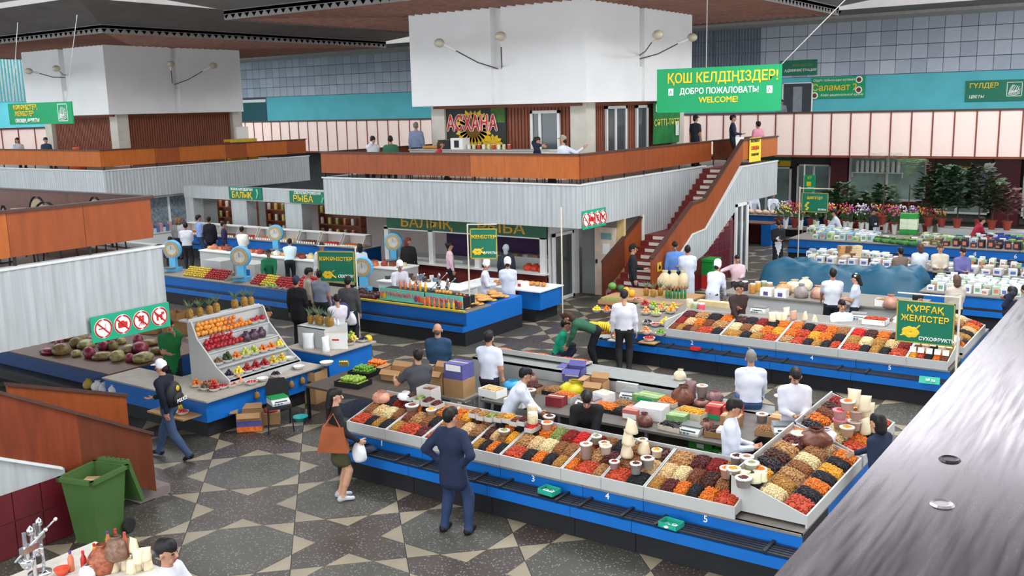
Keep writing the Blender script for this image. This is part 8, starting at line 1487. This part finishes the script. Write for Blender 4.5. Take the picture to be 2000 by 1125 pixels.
# small drops that bring loose goods to rest on the surface under them (metres: names)
REST = {0.004: 'tub.020 paper_scrap paper_scrap.001 green_apple.035 green_apple.042 lime.055 pomegranate.011 orange.004 orange.008 strawberry.111 dial_scale.003 dial_scale.004 carton.055 carton.148 carton.149 carton.150 carton.152', 0.005: 'lime.054 lime.080 lime.084 lime.092 mandarin.052 mandarin.088 mandarin.098 pomegranate grapefruit.001 grapefruit.002 grapefruit.007 orange.002 bowl.048 bowl.049 bowl.055 bowl.056 strawberry.119', 0.006: 'green_apple.047 lime.053 lime.081 lime.090 mandarin.069 lemon.011 pomegranate.024 grapefruit.006 grapefruit.013 orange.005 strawberry.124 strawberry.130 mandarin.233 mandarin.243 flat_bread.014 flat_bread.018', 0.007: 'green_apple.055 lime.058 lime.106 grapefruit.004 grapefruit.009 orange orange.007 mandarin.256', 0.008: 'green_apple.037 green_apple.045 mandarin.051 mandarin.060 mandarin.063 pomegranate.001 pomegranate.004 grapefruit.012 orange.009 strawberry.126 strawberry.127 mandarin.261 flat_bread.022 carton.138', 0.009: 'packet.002 packet.003 green_apple.049 green_apple.058 lime.056 lime.062 lime.076 lime.077 mandarin.071 pomegranate.009 orange.011 flat_bread.005 flat_bread.025', 0.01: 'green_apple.043 lime.061 lime.064 lime.068 pomegranate.008 orange.001 pineapple.012 pineapple.013 pineapple.014 pineapple.015 bottle.014 bottle.015 bottle.016 bottle.017 bottle.018 bottle.019 bottle.020 bottle.021 bottle.022 bottle.023 bottle.024 bottle.025 jar.055 jar.056 jar.057 jar.058 jar.059 jar.060 jar.061 jar.062 jar.063', 0.011: 'green_apple.036 green_apple.046 lime.096 mandarin.062 pomegranate.014 grapefruit packet.018 mandarin.228 mandarin.239', 0.012: 'lime.069 mandarin.077 mandarin.102 orange.010 pomegranate.034 packet.016', 0.013: 'green_apple.019 lime.072 lime.075 mandarin.078 pomegranate.010 strawberry.006 strawberry.008 banana_bunch.002 mandarin.237 mandarin.247 mandarin.254 mandarin.258', 0.014: 'clear_box.001 green_apple.017 green_apple.027 green_apple.039 green_apple.040 lime.065 mandarin.070 orange.012 strawberry strawberry.009 strawberry.010 bag.062 mandarin.257 flat_bread.024', 0.015: 'tub.018 tub.029 green_apple.033 green_apple.054 lime.103 mandarin.059 pomegranate.006 pomegranate.013 mandarin.224 mandarin.241 mandarin.255', 0.016: 'green_apple.021 lime.057 lime.074 lime.082 mandarin.072 mandarin.074 orange.003 strawberry.005 mandarin.240 mandarin.260 carton.139', 0.017: 'green_apple.026 green_apple.028 lime.063 mandarin.001 mandarin.025 orange.006 strawberry.001 strawberry.007 mandarin.250 flat_bread.027', 0.018: 'tub.022 clear_box.002 green_apple green_apple.044 lime.098 mandarin.033 mandarin.045 mandarin.082 mandarin.235', 0.019: 'green_apple.011 green_apple.029 lime.051 mandarin.004 mandarin.017 mandarin.218', 0.02: 'packet.001 green_apple.020 green_apple.030 lime.033 lime.059 lime.060 mandarin.018 mandarin.073 bag.016 bag.017 bag.018 bowl.016 bowl.017 mandarin.229 mandarin.232 mandarin.249', 0.021: 'clear_box.008 green_apple.001 green_apple.009 green_apple.012 green_apple.025 lime.012 lime.035 lime.042 lime.052 mandarin.008 mandarin.011 mandarin.013 mandarin.023 mandarin.034 mandarin.046 mandarin.194 mandarin.199 mandarin.244', 0.022: 'green_apple.007 green_apple.032 green_apple.038 green_apple.041 lime lime.002 lime.016 lime.026 lime.036 lime.043 lime.044 mandarin.003 mandarin.037 mandarin.040 mandarin.048 mandarin.055 mandarin.203 mandarin.204 mandarin.209 mandarin.220 mandarin.222 mandarin.226', 0.023: 'green_apple.003 green_apple.005 green_apple.006 green_apple.016 green_apple.024 green_apple.031 lime.001 lime.018 lime.038 lime.046 lime.049 lime.067 mandarin.009 mandarin.022 mandarin.026 mandarin.041 mandarin.047 mandarin.054 mandarin.067 pomegranate.031 mandarin.195 mandarin.205 mandarin.246', 0.024: 'green_apple.014 green_apple.018 green_apple.051 lime.015 lime.020 lime.022 lime.031 lime.040 mandarin.005 mandarin.007 mandarin.019 mandarin.028 mandarin.030 mandarin.066 bag.063 mandarin.206 mandarin.211 mandarin.236 carton.140', 0.025: 'green_apple.013 green_apple.023 green_apple.034 lime.009 lime.013 lime.030 lime.039 lime.045 mandarin.024 mandarin.035 mandarin.198 mandarin.217 mandarin.223 mandarin.251', 0.026: 'green_apple.002 lime.021 lime.029 lime.034 mandarin.006 mandarin.015 mandarin.027 mandarin.031 mandarin.043 mandarin.196 mandarin.201 mandarin.212 mandarin.213 mandarin.214 mandarin.216 mandarin.227', 0.027: 'clear_box.007 green_apple.010 lime.023 lime.032 mandarin.010 mandarin.029 mandarin.197 mandarin.207 mandarin.210 mandarin.215 mandarin.219 mandarin.253', 0.028: 'lime.004 lime.007 lime.014 lime.019 mandarin.014 mandarin.032 mandarin.044 mandarin.200 mandarin.202 mandarin.245', 0.029: 'green_apple.004 lime.005 lime.008 lime.047 mandarin.036 mandarin.042 mandarin.190 mandarin.192 mandarin.208 mandarin.225', 0.03: 'basket.001 bag.013 green_apple.015 green_apple.022 lime.024 lime.041 mandarin mandarin.065 melon melon.001 mandarin.252', 0.031: 'green_apple.008 lime.003 lime.011 lime.017 lime.025 lime.037 mandarin.020 mandarin.021 strawberry.079 packet.024 mandarin.189 mandarin.221', 0.032: 'lime.028 mandarin.191 mandarin.193 mandarin.234', 0.033: 'lime.010', 0.034: 'paper_scrap.002 paper_scrap.003 lime.006 mandarin.231', 0.035: 'clear_box.004 lime.050', 0.036: 'mandarin.238', 0.037: 'tub.015', 0.038: 'clear_box.003 tub.032', 0.04: 'bottle.032 bottle.033 bottle.034 bottle.035 bottle.036 bottle.037 bottle.038 bottle.039', 0.044: 'clear_box.006 clear_box.009', 0.045: 'clear_box.005', 0.048: 'electronic_scale.003', 0.05: 'packet.004', 0.054: 'tub.030', 0.056: 'tub.021', 0.06: 'tub.005 watermelon.001 carton.047 jar.002 packet.025', 0.066: 'packet.005 clear_box.011 packet.026', 0.068: 'banana_bunch.005', 0.069: 'strawberry.092', 0.07: 'packet.007', 0.073: 'mandarin.242', 0.075: 'pomegranate.026', 0.076: 'tub.031', 0.078: 'mandarin.230', 0.079: 'strawberry.091', 0.08: 'electronic_scale.006 carton.051 bag.065', 0.082: 'orange.017', 0.083: 'strawberry.093', 0.085: 'pomegranate.025', 0.087: 'tub.013', 0.091: 'tub.024', 0.099: 'tub.006', 0.1: 'carton.021 jar.003 jar.004', 0.102: 'packet.006', 0.107: 'green_apple.060', 0.109: 'packet.029', 0.113: 'green_apple.063', 0.12: 'carton.020 packet.034 carton.084 carton.086 carton.088 carton.090 carton.092 carton.094 carton.096', 0.122: 'strawberry.089', 0.123: 'strawberry.083', 0.124: 'tub.011 strawberry.088', 0.125: 'strawberry.084', 0.126: 'strawberry.085', 0.128: 'strawberry.082', 0.129: 'green_apple.062', 0.13: 'packet.017 bowl.039', 0.132: 'strawberry.090', 0.133: 'green_apple.059 green_apple.061 bag.064', 0.15: 'bag.003 bowl.034', 0.155: 'grapefruit.037', 0.163: 'packet.008', 0.171: 'tub.004 packet.009', 0.176: 'tub.009', 0.181: 'tub.008', 0.2: 'bag.022', 0.21: 'packet.027', 0.216: 'jar', 0.22: 'electronic_scale', 0.222: 'tub.023', 0.26: 'packet.028 packet.031 packet.033 packet.035', 0.32: 'bag.014', 0.339: 'carton.041'}
for dz_, ns_ in REST.items():
    for n_ in ns_.split():
        if n_ in bpy.data.objects: bpy.data.objects[n_].location.z -= dz_
flush_text()
